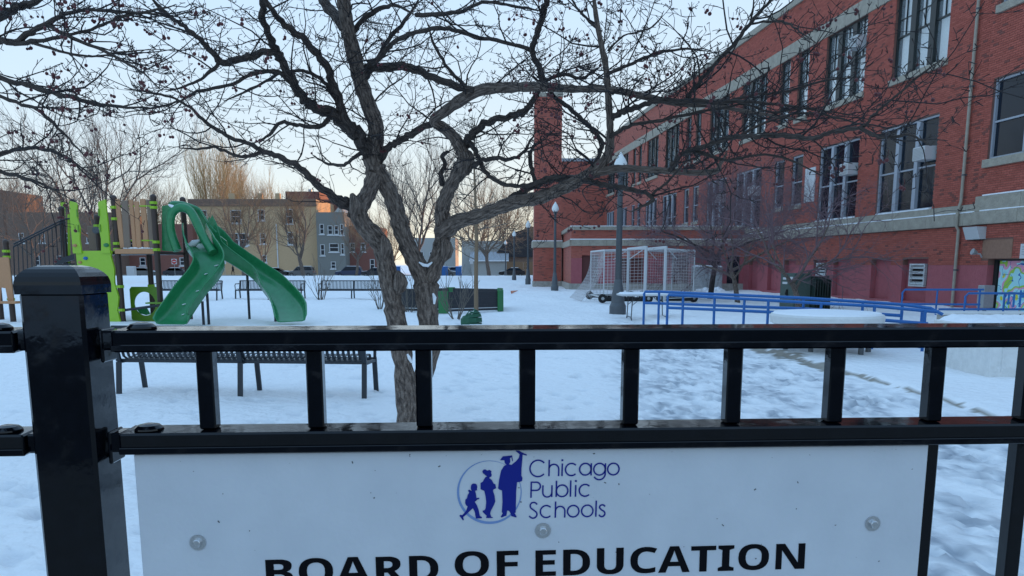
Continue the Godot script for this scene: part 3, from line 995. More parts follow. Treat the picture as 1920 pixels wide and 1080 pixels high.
# the low wing that stands out from the far end, with the chimney
func build_wing(root: Node3D) -> void:
	var z0 := -42.86
	var r := thing("school_wing", "low red brick wing of the school with two stone bands behind the goals", "building", Vector3(3.25, 0, z0), 0.0)
	# local x to the right, z towards the camera
	var wd := 9.7
	var hs := [[0.6, 1.5, 0.25, 1.9], [5.6, 6.5, 0.0, 1.9], [7.6, 8.3, 0.0, 1.9], [8.6, 9.3, 0.0, 1.9], [2.6, 4.0, 0.3, 1.75]]
	wall_panel("painted_wall", 0, wd, -0.3, 1.75, 0.0, hs, 0.18, M.paint_red, r)
	wall_panel("brick_wall", 0, wd, 1.75, 2.42, 0.0, hs, 0.18, M.brick_wall, r)
	wall_panel("upper_wall", 0, wd, 2.74, 3.28, 0.0, [], 0.18, M.brick_wall, r)
	var bs := Mb.new()
	bs.bevel(Vector3(wd / 2, 0.05, -0.03), Vector3(wd + 0.1, 0.62, 0.14), 0.01)
	bs.bevel(Vector3(-0.03, 0.05, -5.1), Vector3(0.14, 0.62, 10.0), 0.01)
	obj("concrete_base", bs, M.concrete, r)
	var sb := Mb.new()
	for q in [[2.58, 0.34, 0.10], [3.36, 0.20, 0.14]]:
		var x := 0.0
		while x < wd - 0.01:
			sb.bevel(Vector3(x + 0.97 * 0.5, q[0], q[2] / 2 - 0.1), Vector3(0.962, q[1], q[2] + 0.2), 0.012)
			x += 0.97
		sb.bevel(Vector3(-q[2] / 2 + 0.1, q[0], -5.12), Vector3(q[2] + 0.2, q[1] - 0.004, 10.1), 0.012)
	obj("stone_ledge", sb, M.stone, r)
	var sn := Mb.new()
	sn.bevel(Vector3(wd / 2 - 0.02, 2.77, 0.05), Vector3(wd + 0.1, 0.05, 0.09), 0.008)
	sn.bevel(Vector3(wd / 2 - 0.02, 3.475, -0.0), Vector3(wd + 0.1, 0.04, 0.2), 0.008)
	stuff(obj("snow_on_ledge", sn, M.snow, r))
	var lf := Mb.new()
	lf.quad(Vector3(0, -0.3, -10.2), Vector3(0, -0.3, 0), Vector3(0, 3.3, 0), Vector3(0, 3.3, -10.2))
	obj("side_wall", lf, M.brick_wall, r)
	var fill := Mb.new()
	fill.box(Vector3(wd / 2 + 0.1, 1.6, -5.3), Vector3(wd - 0.2, 3.4, 10.1))
	obj("inner_block", fill, M.paint_dark, r)
	var rf := Mb.new()
	rf.box(Vector3(wd / 2, 3.36, -5.2), Vector3(wd - 0.4, 0.1, 10.0))
	obj("roof", rf, M.snow, r)
	for o in [[0.6, 1.5], [5.6, 6.5]]:
		var d := Mb.new()
		d.bevel(Vector3((o[0] + o[1]) / 2, 1.0, -0.15), Vector3(0.9, 1.8, 0.05), 0.006)
		obj("door", d, M.paint_dark, r)
	for o in [[7.6, 8.3], [8.6, 9.3]]:
		var d := Mb.new()
		d.box(Vector3((o[0] + o[1]) / 2, 0.95, -0.15), Vector3(0.7, 1.85, 0.03))
		var w := obj("window", d, M.frame_dark, r)
		for y in [0.5, 1.4]:
			var p := Mb.new()
			p.box(Vector3((o[0] + o[1]) / 2, y, -0.13), Vector3(0.58, 0.8, 0.008))
			obj("pane", p, M.glass_dark, w)
	# stair tower above and behind the wing
	var t := thing("stair_tower", "plain red brick stair tower rising behind the low wing", "building", Vector3(4.550, 0.000, -78.000), 0.0)
	wall_panel("wall", 0, 5.2, 0.0, 11.4, 0.0, [], 0.1, M.brick_wall, t)
	var tw := Mb.new()
	tw.quad(Vector3(0, 0, -16), Vector3(0, 0, 0), Vector3(0, 11.4, 0), Vector3(0, 11.4, -16))
	tw.quad(Vector3(5.2, 0, 0), Vector3(5.2, 0, -16), Vector3(5.2, 11.4, -16), Vector3(5.2, 11.4, 0))
	tw.quad(Vector3(5.2, 0, -16), Vector3(0, 0, -16), Vector3(0, 11.4, -16), Vector3(5.2, 11.4, -16))
	obj("side_wall", tw, M.brick_wall, t)
	var tc := Mb.new()
	tc.bevel(Vector3(2.6, 11.55, -8), Vector3(5.4, 0.3, 16.2), 0.03)
	obj("coping", tc, M.grey_roof, t)
	# chimney
	var c := thing("chimney", "tall square red brick chimney at the school's far end", "chimney", Vector3(2.246, 0.000, -50.200), 0.0)
	c.position.y = 0.0
	var cw := 1.75
	var cm := Mb.new()
	for q in [[0.3, 2.45, 0.0], [2.85, 11.6, -0.03]]:
		var hw: float = cw / 2 + q[2]
		for s in 4:
			var b := Basis(Vector3.UP, s * PI / 2)
			cm.quad(b * Vector3(-hw, q[0], hw), b * Vector3(hw, q[0], hw), b * Vector3(hw, q[1], hw), b * Vector3(-hw, q[1], hw))
	obj("stack", cm, M.brick_wall, c)
	var cb := Mb.new()
	cb.bevel(Vector3(0, 0.1, 0), Vector3(cw + 0.08, 0.5, cw + 0.08), 0.02)
	obj("base", cb, M.concrete, c)
	var cl := Mb.new()
	cl.bevel(Vector3(0, 2.65, 0), Vector3(cw + 0.2, 0.4, cw + 0.2), 0.03)
	obj("stone_ledge", cl, M.stone, c)
	var cs := Mb.new()
	cs.bevel(Vector3(0, 2.875, 0.0), Vector3(cw + 0.16, 0.05, cw + 0.16), 0.015)
	stuff(obj("snow_on_ledge", cs, M.snow, c))
	var ct := Mb.new()
	ct.bevel(Vector3(0, 11.7, 0), Vector3(cw + 0.06, 0.25, cw + 0.06), 0.03)
	obj("cap", ct, M.stone, c)


# ---------------------------------------------------------------- black metal fence and its sign
func arc(c: Vector2, r: float, a0: float, a1: float, n := 22) -> Array:
	var o := []
	for i in n + 1:
		var t := deg_to_rad(lerpf(a0, a1, i / float(n)))
		o.append(c + Vector2(cos(t), sin(t)) * r)
	return o

func build_fence() -> void:
	var f := thing("metal_fence", "glossy black metal fence with square pickets and a capped post", "fence", Vector3(0, 0, -1.2), 3.0)
	var zr := 0.030
	var top_y0: float = 1.2703
	var top_y1: float = 1.3045
	var mid_y0: float = 1.1130
	var mid_y1: float = 1.1482
	var rx0: float = -0.5990
	var rails := [[top_y0, top_y1], [mid_y0, mid_y1]]
	for q in rails:
		for side in 2:
			var a: float = rx0 if side == 0 else -2.6
			var b: float = 2.4 if side == 0 else -0.7394
			var m := Mb.new()
			m.bevel(Vector3((a + b) / 2, (q[0] + q[1]) / 2, 0), Vector3(b - a, q[1] - q[0] - 0.0015, zr * 1.9), 0.003, Basis(Vector3.RIGHT, 0.045))
			# the channel's rolled lower lip
			m.bevel(Vector3((a + b) / 2, q[0] + 0.0065, zr + 0.0008), Vector3(b - a, 0.010, 0.003), 0.001)
			obj("rail", m, M.black, f)
			# bracket to the post, and the dome head of its bolt
			var e := a if side == 0 else b
			var s := -1.0 if side == 0 else 1.0
			var k := Mb.new()
			k.bevel(Vector3(e + s * 0.0085, (q[0] + q[1]) / 2, 0), Vector3(0.018, (q[1] - q[0]) * 0.86, zr * 1.4), 0.003)
			k.bevel(Vector3(e + s * 0.0175, (q[0] + q[1]) / 2 - 0.008, 0), Vector3(0.006, 0.05, zr * 1.5), 0.002)
			obj("bracket", k, M.black, f)
			var h := Mb.new()
			h.lathe([Vector2(0.0215, 0), Vector2(0.0210, 0.0025), Vector2(0.016, 0.0068), Vector2(0.008, 0.0088), Vector2(0.0, 0.0092)], 18, Vector3(e - s * 0.036, q[1], 0.004))
			obj("bolt_head", h, M.black, f)
	# pickets
	var px := [-0.4710, -0.3057, -0.1379, 0.0236, 0.1878, 0.3532, 0.5201, 0.6854, 0.8433]
	var step: float = 0.1625
	var q := px.duplicate()
	for k in 3: q.append(px[px.size() - 1] + step * (k + 1))
	for k in 8: q.append(-0.7394 - 0.10 - step * k)
	for x in q:
		for seg in [[mid_y1, top_y0], [0.06, mid_y0]]:
			var m := Mb.new()
			m.bevel(Vector3(x, (seg[0] + seg[1]) / 2, 0), Vector3(0.0250, seg[1] - seg[0], 0.0250), 0.0022)
			obj("picket", m, M.black, f)
	# post with its domed cap
	var pc: float = -0.6738
	var pw: float = 0.0908
	var pt: float = 1.3603
	for c in [pc, pc - 2.5]:
		var m := Mb.new()
		m.bevel(Vector3(c, (pt - 0.1) / 2, 0), Vector3(pw, pt + 0.1, 0.085), 0.005)
		obj("post", m, M.black, f)
		var cm := Mb.new()
		var prof := [[0.0, 1.005], [0.013, 1.012], [0.018, 1.0], [0.025, 0.955], [0.031, 0.86], [0.036, 0.74], [0.0395, 0.58], [0.0415, 0.38], [0.042, 0.12]]
		for i in prof.size() - 1:
			for s in 4:
				var b := Basis(Vector3.UP, s * PI / 2)
				var w0: float = pw / 2 * prof[i][1] + 0.0015
				var w1: float = pw / 2 * prof[i + 1][1] + 0.0015
				cm.quad(b * Vector3(-w0, prof[i][0], w0), b * Vector3(w0, prof[i][0], w0), b * Vector3(w1, prof[i + 1][0], w1), b * Vector3(-w1, prof[i + 1][0], w1))
		cm.quad(Vector3(-0.008, 0.042, 0.008), Vector3(0.008, 0.042, 0.008), Vector3(0.008, 0.042, -0.008), Vector3(-0.008, 0.042, -0.008))
		var cap := obj("cap", cm, M.black, f)
		cap.position = Vector3(c, pt - 0.003, 0)
	# sign
	var s := thing("school_sign", "white metal school board sign bolted to the black fence", "sign", Vector3(0, 0, -1.2), 3.0)
	var sx0: float = -0.5819
	var sx1: float = 0.6739
	var sy1: float = mid_y0 - 0.0016
	var pm := Mb.new()
	pm.bevel(Vector3((sx0 + sx1) / 2, sy1 - 0.32, 0.0195), Vector3(sx1 - sx0, 0.64, 0.003), 0.0008)
	obj("panel", pm, M.sign, s)
	for b in [Vector2(-0.4940, 0.9698), Vector2(0.0485, 0.9793), Vector2(0.5901, 0.9810)]:
		var m := Mb.new()
		m.lathe([Vector2(0.0128, 0), Vector2(0.0128, 0.0014), Vector2(0.0075, 0.0016), Vector2(0.0075, 0.0030), Vector2(0.0, 0.0030)], 20, Vector3(b.x, b.y, 0.0211), Basis(Vector3.RIGHT, PI / 2))
		m.lathe([Vector2(0.0066, 0.0030), Vector2(0.0066, 0.0072), Vector2(0.0056, 0.0080), Vector2(0.0, 0.0080)], 6, Vector3(b.x, b.y, 0.0211), Basis(Vector3.RIGHT, PI / 2))
		obj("bolt", m, M.bolt, s)
	# specks of grime
	var fk := Mb.new()
	for i in 46:
		var c := Vector3(lerpf(sx0 + 0.02, sx1 - 0.02, rng.randf()), sy1 - 0.006 - 0.20 * pow(rng.randf(), 2.2), 0.0212)
		var r := 0.0004 + 0.0011 * pow(rng.randf(), 2.0)
		fk.bar(c, c + Vector3(rng.randf() - 0.5, rng.randf() - 0.5, 0) * r * 5.0 + Vector3(0.0003, 0, 0), r * 1.3, 0.0003, Vector3.BACK)
	stuff(obj("grime_fleck", fk, M.lamp_grey, s))
	# the words below
	var words := [["BOARD", Vector2(-0.3918, 0.9387), Vector2(-0.1196, 0.8916)], ["OF", Vector2(-0.0933, 0.9450), Vector2(0.0092, 0.8960)], ["EDUCATION", Vector2(0.0366, 0.9451), Vector2(0.4800, 0.8975)]]
	var font := SystemFont.new()
	font.font_names = PackedStringArray(["Droid Sans"])
	font.font_weight = 700
	var cap_h: float = 0.0432
	for w in words:
		var tm := TextMesh.new()
		tm.text = w[0]
		tm.font = font
		tm.font_size = 64
		tm.pixel_size = 0.001
		tm.depth = 0.0008
		tm.curve_step = 1.0
		tm.horizontal_alignment = HORIZONTAL_ALIGNMENT_LEFT
		var bb := tm.get_aabb()
		var o := inst("lettering", tm, M.ink_black, s)
		var x0: float = w[1].x
		var x1: float = w[2].x
		var sc := Vector3((x1 - x0) / bb.size.x, cap_h / (0.001 * 64 * 0.714), 1)
		var base: float = w[1].y - cap_h
		# the whole sign text leans a touch
		o.transform = Transform3D(Basis(Vector3.BACK, 0.0079) * Basis.from_scale(sc), Vector3(x0, 0, 0.0214))
		var b2 := o.transform * tm.get_aabb()
		o.position.x += x0 - b2.position.x
		o.position.y = base - (tm.get_aabb().position.y * sc.y) - (0.0004 if w[0] == "BOARD" else 0.0)
	# logo: a crescent ring, three walking figures, three lines of thin lettering
	var z0 := 0.0211
	var ring := Mb.new()
	var outer: Array = [Vector2(0.0142, 1.0430), Vector2(0.0140, 1.0384), Vector2(0.0134, 1.0339), Vector2(0.0125, 1.0295), Vector2(0.0111, 1.0252), Vector2(0.0094, 1.0210), Vector2(0.0073, 1.0170), Vector2(0.0049, 1.0131), Vector2(0.0022, 1.0096), Vector2(-0.0009, 1.0062), Vector2(-0.0042, 1.0032), Vector2(-0.0078, 1.0005), Vector2(-0.0116, 0.9981), Vector2(-0.0155, 0.9960), Vector2(-0.0197, 0.9943), Vector2(-0.0240, 0.9930), Vector2(-0.0284, 0.9921), Vector2(-0.0329, 0.9916), Vector2(-0.0373, 0.9915), Vector2(-0.0418, 0.9918), Vector2(-0.0463, 0.9924), Vector2(-0.0507, 0.9935), Vector2(-0.0549, 0.9950), Vector2(-0.0591, 0.9968), Vector2(-0.0630, 0.9990), Vector2(-0.0668, 1.0015), Vector2(-0.0703, 1.0044), Vector2(-0.0736, 1.0075), Vector2(-0.0766, 1.0109), Vector2(-0.0792, 1.0146), Vector2(-0.0816, 1.0185), Vector2(-0.0836, 1.0225), Vector2(-0.0853, 1.0268), Vector2(-0.0866, 1.0311), Vector2(-0.0875, 1.0356), Vector2(-0.0880, 1.0401), Vector2(-0.0882, 1.0446), Vector2(-0.0879, 1.0491), Vector2(-0.0873, 1.0536), Vector2(-0.0863, 1.0579), Vector2(-0.0849, 1.0622), Vector2(-0.0832, 1.0664), Vector2(-0.0811, 1.0703), Vector2(-0.0787, 1.0741), Vector2(-0.0759, 1.0776), Vector2(-0.0729, 1.0808), Vector2(-0.0696, 1.0838), Vector2(-0.0661, 1.0865), Vector2(-0.0623, 1.0889), Vector2(-0.0584, 1.0909), Vector2(-0.0543, 1.0925), Vector2(-0.0500, 1.0938), Vector2(-0.0457, 1.0947), Vector2(-0.0413, 1.0952), Vector2(-0.0369, 1.0954), Vector2(-0.0324, 1.0951), Vector2(-0.0280, 1.0945), Vector2(-0.0237, 1.0935), Vector2(-0.0195, 1.0920), Vector2(-0.0154, 1.0903), Vector2(-0.0114, 1.0882), Vector2(-0.0077, 1.0857), Vector2(-0.0042, 1.0829), Vector2(-0.0009, 1.0798), Vector2(0.0021, 1.0765), Vector2(0.0049, 1.0728), Vector2(0.0073, 1.0690), Vector2(0.0093, 1.0650), Vector2(0.0111, 1.0608), Vector2(0.0124, 1.0564), Vector2(0.0134, 1.0520), Vector2(0.0140, 1.0475)]
	var inner: Array = [Vector2(0.0128, 1.0446), Vector2(0.0126, 1.0403), Vector2(0.0121, 1.0360), Vector2(0.0112, 1.0318), Vector2(0.0099, 1.0276), Vector2(0.0082, 1.0237), Vector2(0.0063, 1.0198), Vector2(0.0040, 1.0162), Vector2(0.0013, 1.0128), Vector2(-0.0016, 1.0096), Vector2(-0.0047, 1.0067), Vector2(-0.0081, 1.0041), Vector2(-0.0117, 1.0018), Vector2(-0.0156, 0.9999), Vector2(-0.0195, 0.9983), Vector2(-0.0236, 0.9970), Vector2(-0.0278, 0.9962), Vector2(-0.0321, 0.9957), Vector2(-0.0363, 0.9956), Vector2(-0.0406, 0.9958), Vector2(-0.0449, 0.9965), Vector2(-0.0490, 0.9975), Vector2(-0.0531, 0.9989), Vector2(-0.0571, 1.0006), Vector2(-0.0608, 1.0027), Vector2(-0.0644, 1.0051), Vector2(-0.0678, 1.0078), Vector2(-0.0709, 1.0108), Vector2(-0.0738, 1.0141), Vector2(-0.0763, 1.0176), Vector2(-0.0786, 1.0213), Vector2(-0.0805, 1.0251), Vector2(-0.0821, 1.0292), Vector2(-0.0833, 1.0333), Vector2(-0.0842, 1.0375), Vector2(-0.0847, 1.0418), Vector2(-0.0848, 1.0461), Vector2(-0.0846, 1.0504), Vector2(-0.0840, 1.0547), Vector2(-0.0831, 1.0589), Vector2(-0.0817, 1.0630), Vector2(-0.0801, 1.0669), Vector2(-0.0781, 1.0707), Vector2(-0.0758, 1.0742), Vector2(-0.0732, 1.0776), Vector2(-0.0703, 1.0807), Vector2(-0.0672, 1.0836), Vector2(-0.0638, 1.0861), Vector2(-0.0602, 1.0884), Vector2(-0.0564, 1.0903), Vector2(-0.0525, 1.0918), Vector2(-0.0485, 1.0931), Vector2(-0.0443, 1.0939), Vector2(-0.0401, 1.0944), Vector2(-0.0359, 1.0946), Vector2(-0.0317, 1.0943), Vector2(-0.0275, 1.0937), Vector2(-0.0234, 1.0927), Vector2(-0.0193, 1.0914), Vector2(-0.0154, 1.0897), Vector2(-0.0116, 1.0877), Vector2(-0.0081, 1.0853), Vector2(-0.0047, 1.0827), Vector2(-0.0015, 1.0797), Vector2(0.0013, 1.0765), Vector2(0.0039, 1.0731), Vector2(0.0062, 1.0694), Vector2(0.0082, 1.0656), Vector2(0.0098, 1.0616), Vector2(0.0111, 1.0574), Vector2(0.0120, 1.0532), Vector2(0.0126, 1.0489)]
	for i in 72:
		var j := (i + 1) % 72
		var a := Vector3(outer[i].x, outer[i].y, z0 + 0.0004)
		var b := Vector3(outer[j].x, outer[j].y, z0 + 0.0004)
		var c := Vector3(inner[j].x, inner[j].y, z0 + 0.0004)
		var d := Vector3(inner[i].x, inner[i].y, z0 + 0.0004)
		ring.quad(d, c, b, a)
	obj("ring_emblem", ring, M.ring_blue, s)
	var small: Array = [Vector2(-0.0661, 1.0547), Vector2(-0.0645, 1.0575), Vector2(-0.0616, 1.0587), Vector2(-0.0581, 1.0578), Vector2(-0.0565, 1.0556), Vector2(-0.0560, 1.0525), Vector2(-0.0566, 1.0501), Vector2(-0.0564, 1.0475), Vector2(-0.0597, 1.0466), Vector2(-0.0584, 1.0425), Vector2(-0.0575, 1.0348), Vector2(-0.0530, 1.0351), Vector2(-0.0534, 1.0329), Vector2(-0.0577, 1.0320), Vector2(-0.0604, 1.0284), Vector2(-0.0570, 1.0232), Vector2(-0.0541, 1.0151), Vector2(-0.0522, 1.0050), Vector2(-0.0489, 1.0031), Vector2(-0.0493, 1.0013), Vector2(-0.0585, 1.0011), Vector2(-0.0604, 1.0121), Vector2(-0.0633, 1.0183), Vector2(-0.0684, 1.0133), Vector2(-0.0757, 1.0063), Vector2(-0.0790, 1.0039), Vector2(-0.0777, 0.9992), Vector2(-0.0791, 0.9982), Vector2(-0.0847, 1.0060), Vector2(-0.0833, 1.0076), Vector2(-0.0800, 1.0070), Vector2(-0.0737, 1.0144), Vector2(-0.0716, 1.0214), Vector2(-0.0738, 1.0229), Vector2(-0.0755, 1.0266), Vector2(-0.0751, 1.0322), Vector2(-0.0725, 1.0346), Vector2(-0.0715, 1.0397), Vector2(-0.0689, 1.0437), Vector2(-0.0706, 1.0471), Vector2(-0.0691, 1.0487), Vector2(-0.0669, 1.0463), Vector2(-0.0646, 1.0462), Vector2(-0.0663, 1.0497)]
	var girl: Array = [Vector2(-0.0480, 1.0781), Vector2(-0.0461, 1.0807), Vector2(-0.0434, 1.0813), Vector2(-0.0403, 1.0792), Vector2(-0.0364, 1.0804), Vector2(-0.0335, 1.0779), Vector2(-0.0341, 1.0753), Vector2(-0.0331, 1.0727), Vector2(-0.0339, 1.0695), Vector2(-0.0364, 1.0685), Vector2(-0.0370, 1.0669), Vector2(-0.0333, 1.0643), Vector2(-0.0302, 1.0580), Vector2(-0.0273, 1.0565), Vector2(-0.0263, 1.0503), Vector2(-0.0301, 1.0487), Vector2(-0.0314, 1.0465), Vector2(-0.0287, 1.0380), Vector2(-0.0276, 1.0286), Vector2(-0.0302, 1.0222), Vector2(-0.0341, 1.0147), Vector2(-0.0359, 1.0096), Vector2(-0.0343, 1.0035), Vector2(-0.0316, 1.0024), Vector2(-0.0320, 1.0014), Vector2(-0.0424, 1.0016), Vector2(-0.0414, 1.0053), Vector2(-0.0476, 1.0115), Vector2(-0.0478, 1.0135), Vector2(-0.0445, 1.0149), Vector2(-0.0431, 1.0179), Vector2(-0.0421, 1.0281), Vector2(-0.0432, 1.0382), Vector2(-0.0449, 1.0463), Vector2(-0.0509, 1.0492), Vector2(-0.0509, 1.0593), Vector2(-0.0474, 1.0611), Vector2(-0.0434, 1.0685), Vector2(-0.0403, 1.0696), Vector2(-0.0415, 1.0720), Vector2(-0.0432, 1.0733), Vector2(-0.0471, 1.0753)]
	var grad: Array = [Vector2(-0.0200, 1.0958), Vector2(-0.0157, 1.1019), Vector2(-0.0009, 1.1033), Vector2(0.0004, 1.0939), Vector2(-0.0007, 1.0939), Vector2(-0.0021, 1.1005), Vector2(-0.0042, 1.0987), Vector2(-0.0038, 1.0929), Vector2(-0.0060, 1.0890), Vector2(-0.0021, 1.0879), Vector2(0.0053, 1.0938), Vector2(0.0096, 1.0993), Vector2(0.0109, 1.1049), Vector2(0.0045, 1.1102), Vector2(0.0057, 1.1112), Vector2(0.0104, 1.1105), Vector2(0.0142, 1.1081), Vector2(0.0224, 1.1042), Vector2(0.0217, 1.1026), Vector2(0.0156, 1.1043), Vector2(0.0151, 1.0957), Vector2(0.0139, 1.0827), Vector2(0.0137, 1.0700), Vector2(0.0155, 1.0666), Vector2(0.0149, 1.0615), Vector2(0.0112, 1.0600), Vector2(0.0069, 1.0596), Vector2(0.0055, 1.0435), Vector2(0.0048, 1.0100), Vector2(0.0028, 1.0090), Vector2(0.0062, 1.0034), Vector2(0.0058, 1.0016), Vector2(-0.0021, 1.0040), Vector2(-0.0037, 1.0091), Vector2(-0.0060, 1.0128), Vector2(-0.0088, 1.0133), Vector2(-0.0100, 1.0051), Vector2(-0.0178, 1.0020), Vector2(-0.0192, 1.0032), Vector2(-0.0159, 1.0089), Vector2(-0.0174, 1.0114), Vector2(-0.0162, 1.0276), Vector2(-0.0170, 1.0467), Vector2(-0.0205, 1.0476), Vector2(-0.0232, 1.0500), Vector2(-0.0216, 1.0641), Vector2(-0.0183, 1.0791), Vector2(-0.0138, 1.0861), Vector2(-0.0099, 1.0884), Vector2(-0.0126, 1.0911), Vector2(-0.0132, 1.0957)]
	for q2 in [small, girl, grad]:
		var m := Mb.new()
		m.extrude(q2, z0 + 0.0002, z0 + 0.0009)
		obj("figure_emblem", m, M.ink_blue, s)
	var o0: Vector2 = Vector2(-0.1179, 1.1252)
	var ex: Vector2 = (Vector2(0.1935, 1.1214) - o0) / 1600.0
	var ey: Vector2 = (Vector2(-0.1209, 0.9228) - o0) / 1000.0
	var rows := [["c_big,815,206,66,-42,-318", "l,905,137,905,268", "a,944,213,40,180,360", "l,984,213,984,268", "l,1012,166,1012,268", "d,1012,140", "a,1088,215,49,-45,-315", "o,1202,213,47", "l,1250,165,1250,263", "o,1318,213,47", "l,1366,165,1366,252", "a,1318,250,48,0,150", "o,1432,212,47"],
		["l,762,312,762,443", "l,762,317,804,317", "a,804,350,33,-90,90", "l,804,383,762,383", "l,858,342,858,400", "a,895,400,37,180,0", "l,932,342,932,437", "l,968,305,968,437", "o,1016,387,47", "l,1085,303,1085,436", "l,1127,340,1127,436", "d,1127,308", "a,1205,384,48,-45,-315"],
		["s,814,498,796,483,772,484,758,500,762,525,785,543,808,562,813,585,797,606,772,608,750,592", "a,890,556,49,-45,-315", "l,965,474,965,607", "a,1004,553,39,180,360", "l,1043,553,1043,606", "o,1112,554,47", "o,1228,552,47", "l,1300,468,1300,601", "s,1375,516,1357,503,1336,508,1330,526,1346,544,1367,557,1375,578,1360,598,1340,598,1326,584"]]
	for row in rows:
		for st in row:
			var p: PackedStringArray = st.split(",")
			var nums := []
			for i in range(1, p.size()): nums.append(p[i].to_float())
			var line := []
			var closed := false
			match p[0]:
				"l": line = [Vector2(nums[0], nums[1]), Vector2(nums[2], nums[3])]
				"a", "c_big": line = arc(Vector2(nums[0], nums[1]), nums[2], nums[3], nums[4])
				"o":
					line = arc(Vector2(nums[0], nums[1]), nums[2], 0, 352, 44)
					closed = true
				"d": line = [Vector2(nums[0] - 8, nums[1]), Vector2(nums[0] + 8, nums[1])]
				"s":
					var cv := Curve2D.new()
					for i in range(0, nums.size(), 2):
						var a := Vector2(nums[i], nums[i + 1])
						var pr := Vector2(nums[maxi(i - 2, 0)], nums[maxi(i - 1, 1)])
						var nx := Vector2(nums[mini(i + 2, nums.size() - 2)], nums[mini(i + 3, nums.size() - 1)])
						cv.add_point(a, (pr - nx) / 6.0, (nx - pr) / 6.0)
					line = Array(cv.tessellate(4, 3))
			var l2 := []
			for u in line: l2.append(o0 + ex * u.x + ey * u.y)
			var m := Mb.new()
			m.ribbon(l2, (16.0 if p[0] == "d" else 12.5) * ex.x, z0, z0 + 0.0006, closed)
			obj("thin_lettering", m, M.ink_blue, s)


# ---------------------------------------------------------------- trees
func smooth_line(p: Array, r: Array, per := 4) -> Array:
	var op := []
	var orr := []
	var m := p.size()
	for i in m - 1:
		var a: Vector3 = p[maxi(i - 1, 0)]
		var d: Vector3 = p[mini(i + 2, m - 1)]
		for k in per:
			var t := k / float(per)
			op.append(p[i].cubic_interpolate(p[i + 1], a, d, t))
			orr.append(lerpf(r[i], r[i + 1], t))
	op.append(p[m - 1])
	orr.append(r[m - 1])
	return [op, orr]

# a wandering shoot; returns its points
func shoot(from: Vector3, dir: Vector3, length: float, n: int, wander: float, lift: float) -> Array:
	var p := [from]
	var d := dir.normalized()
	for i in n:
		d = (d + Vector3(rng.randf() - 0.5, rng.randf() - 0.5, rng.randf() - 0.5) * wander + Vector3.UP * lift).normalized()
		p.append(p[i] + d * length / n)
	return p

func taper(a: float, b: float, n: int) -> Array:
	var o := []
	for i in n + 1: o.append(lerpf(a, b, i / float(n)))
	return o

# side growth along a limb: twigs, and spurs on the twigs; spots where fruit may hang are collected
func grow_along(mb: Mb, p: Array, r: Array, every: float, reach: float, level: int, fruit: Array, start := 0.0, flat := 0.5) -> void:
	var acc := 0.0
	var along := 0.0
	var total := 0.0
	for i in p.size() - 1: total += p[i].distance_to(p[i + 1])
	for i in p.size() - 1:
		var seg: float = p[i].distance_to(p[i + 1])
		acc += seg
		along += seg
		while acc > every:
			acc -= every * (0.6 + rng.randf() * 0.8)
			if along < start * total: continue
			var q: Vector3 = p[i].lerp(p[i + 1], rng.randf())
			var t: Vector3 = (p[i + 1] - p[i]).normalized()
			var side := t.cross(Vector3(rng.randf() - 0.5, rng.randf() - 0.5, rng.randf() - 0.5)).normalized()
			var d := (side + t * (0.35 + rng.randf() * 0.7)).normalized()
			d.y = d.y * flat + 0.08
			var ln := reach * (0.35 + rng.randf() * 0.9)
			var rr: float = minf(r[i] * 0.55, 0.0030 + 0.0062 * ln) if level > 0 else minf(r[i] * 0.6, 0.0026)
			if level > 0:
				var n := 6
				var sp := shoot(q, d, ln, n, 0.62, 0.05)
				var sr := taper(rr, 0.0022, n)
				mb.tube(sp, sr, 4, false)
				grow_along(mb, sp, sr, 0.085, reach * 0.42, level - 1, fruit, 0.12, flat)
				if rng.randf() < 0.5: fruit.append(sp[n])
			else:
				var n := 3
				var sp := shoot(q, d, ln * 0.8, n, 0.7, 0.06)
				mb.tube(sp, taper(rr, 0.0016, n), 3, false)
				# short spurs
				for k in 3:
					var u: Vector3 = sp[1 + rng.randi() % n]
					mb.tube([u, u + Vector3(rng.randf() - 0.5, rng.randf() - 0.3, rng.randf() - 0.5).normalized() * (0.015 + rng.randf() * 0.03)], [0.0028, 0.0022], 3, false)
				if rng.randf() < 0.35: fruit.append(sp[n])

# small crooks, as a crabapple's limbs have
func kinked(s: Array) -> Array:
	for i in range(1, s[0].size() - 1):
		var a: float = s[1][i] * 0.32 + 0.002
		s[0][i] += Vector3(rng.randf() - 0.5, rng.randf() - 0.5, rng.randf() - 0.5) * 2.0 * a
	return s

func knobby(p: Array, r: Array) -> Array:
	var o := []
	for i in r.size(): o.append(r[i] * (1.0 + 0.12 * sin(i * 2.3) * rng.randf() + (rng.randf() - 0.5) * 0.14))
	return o

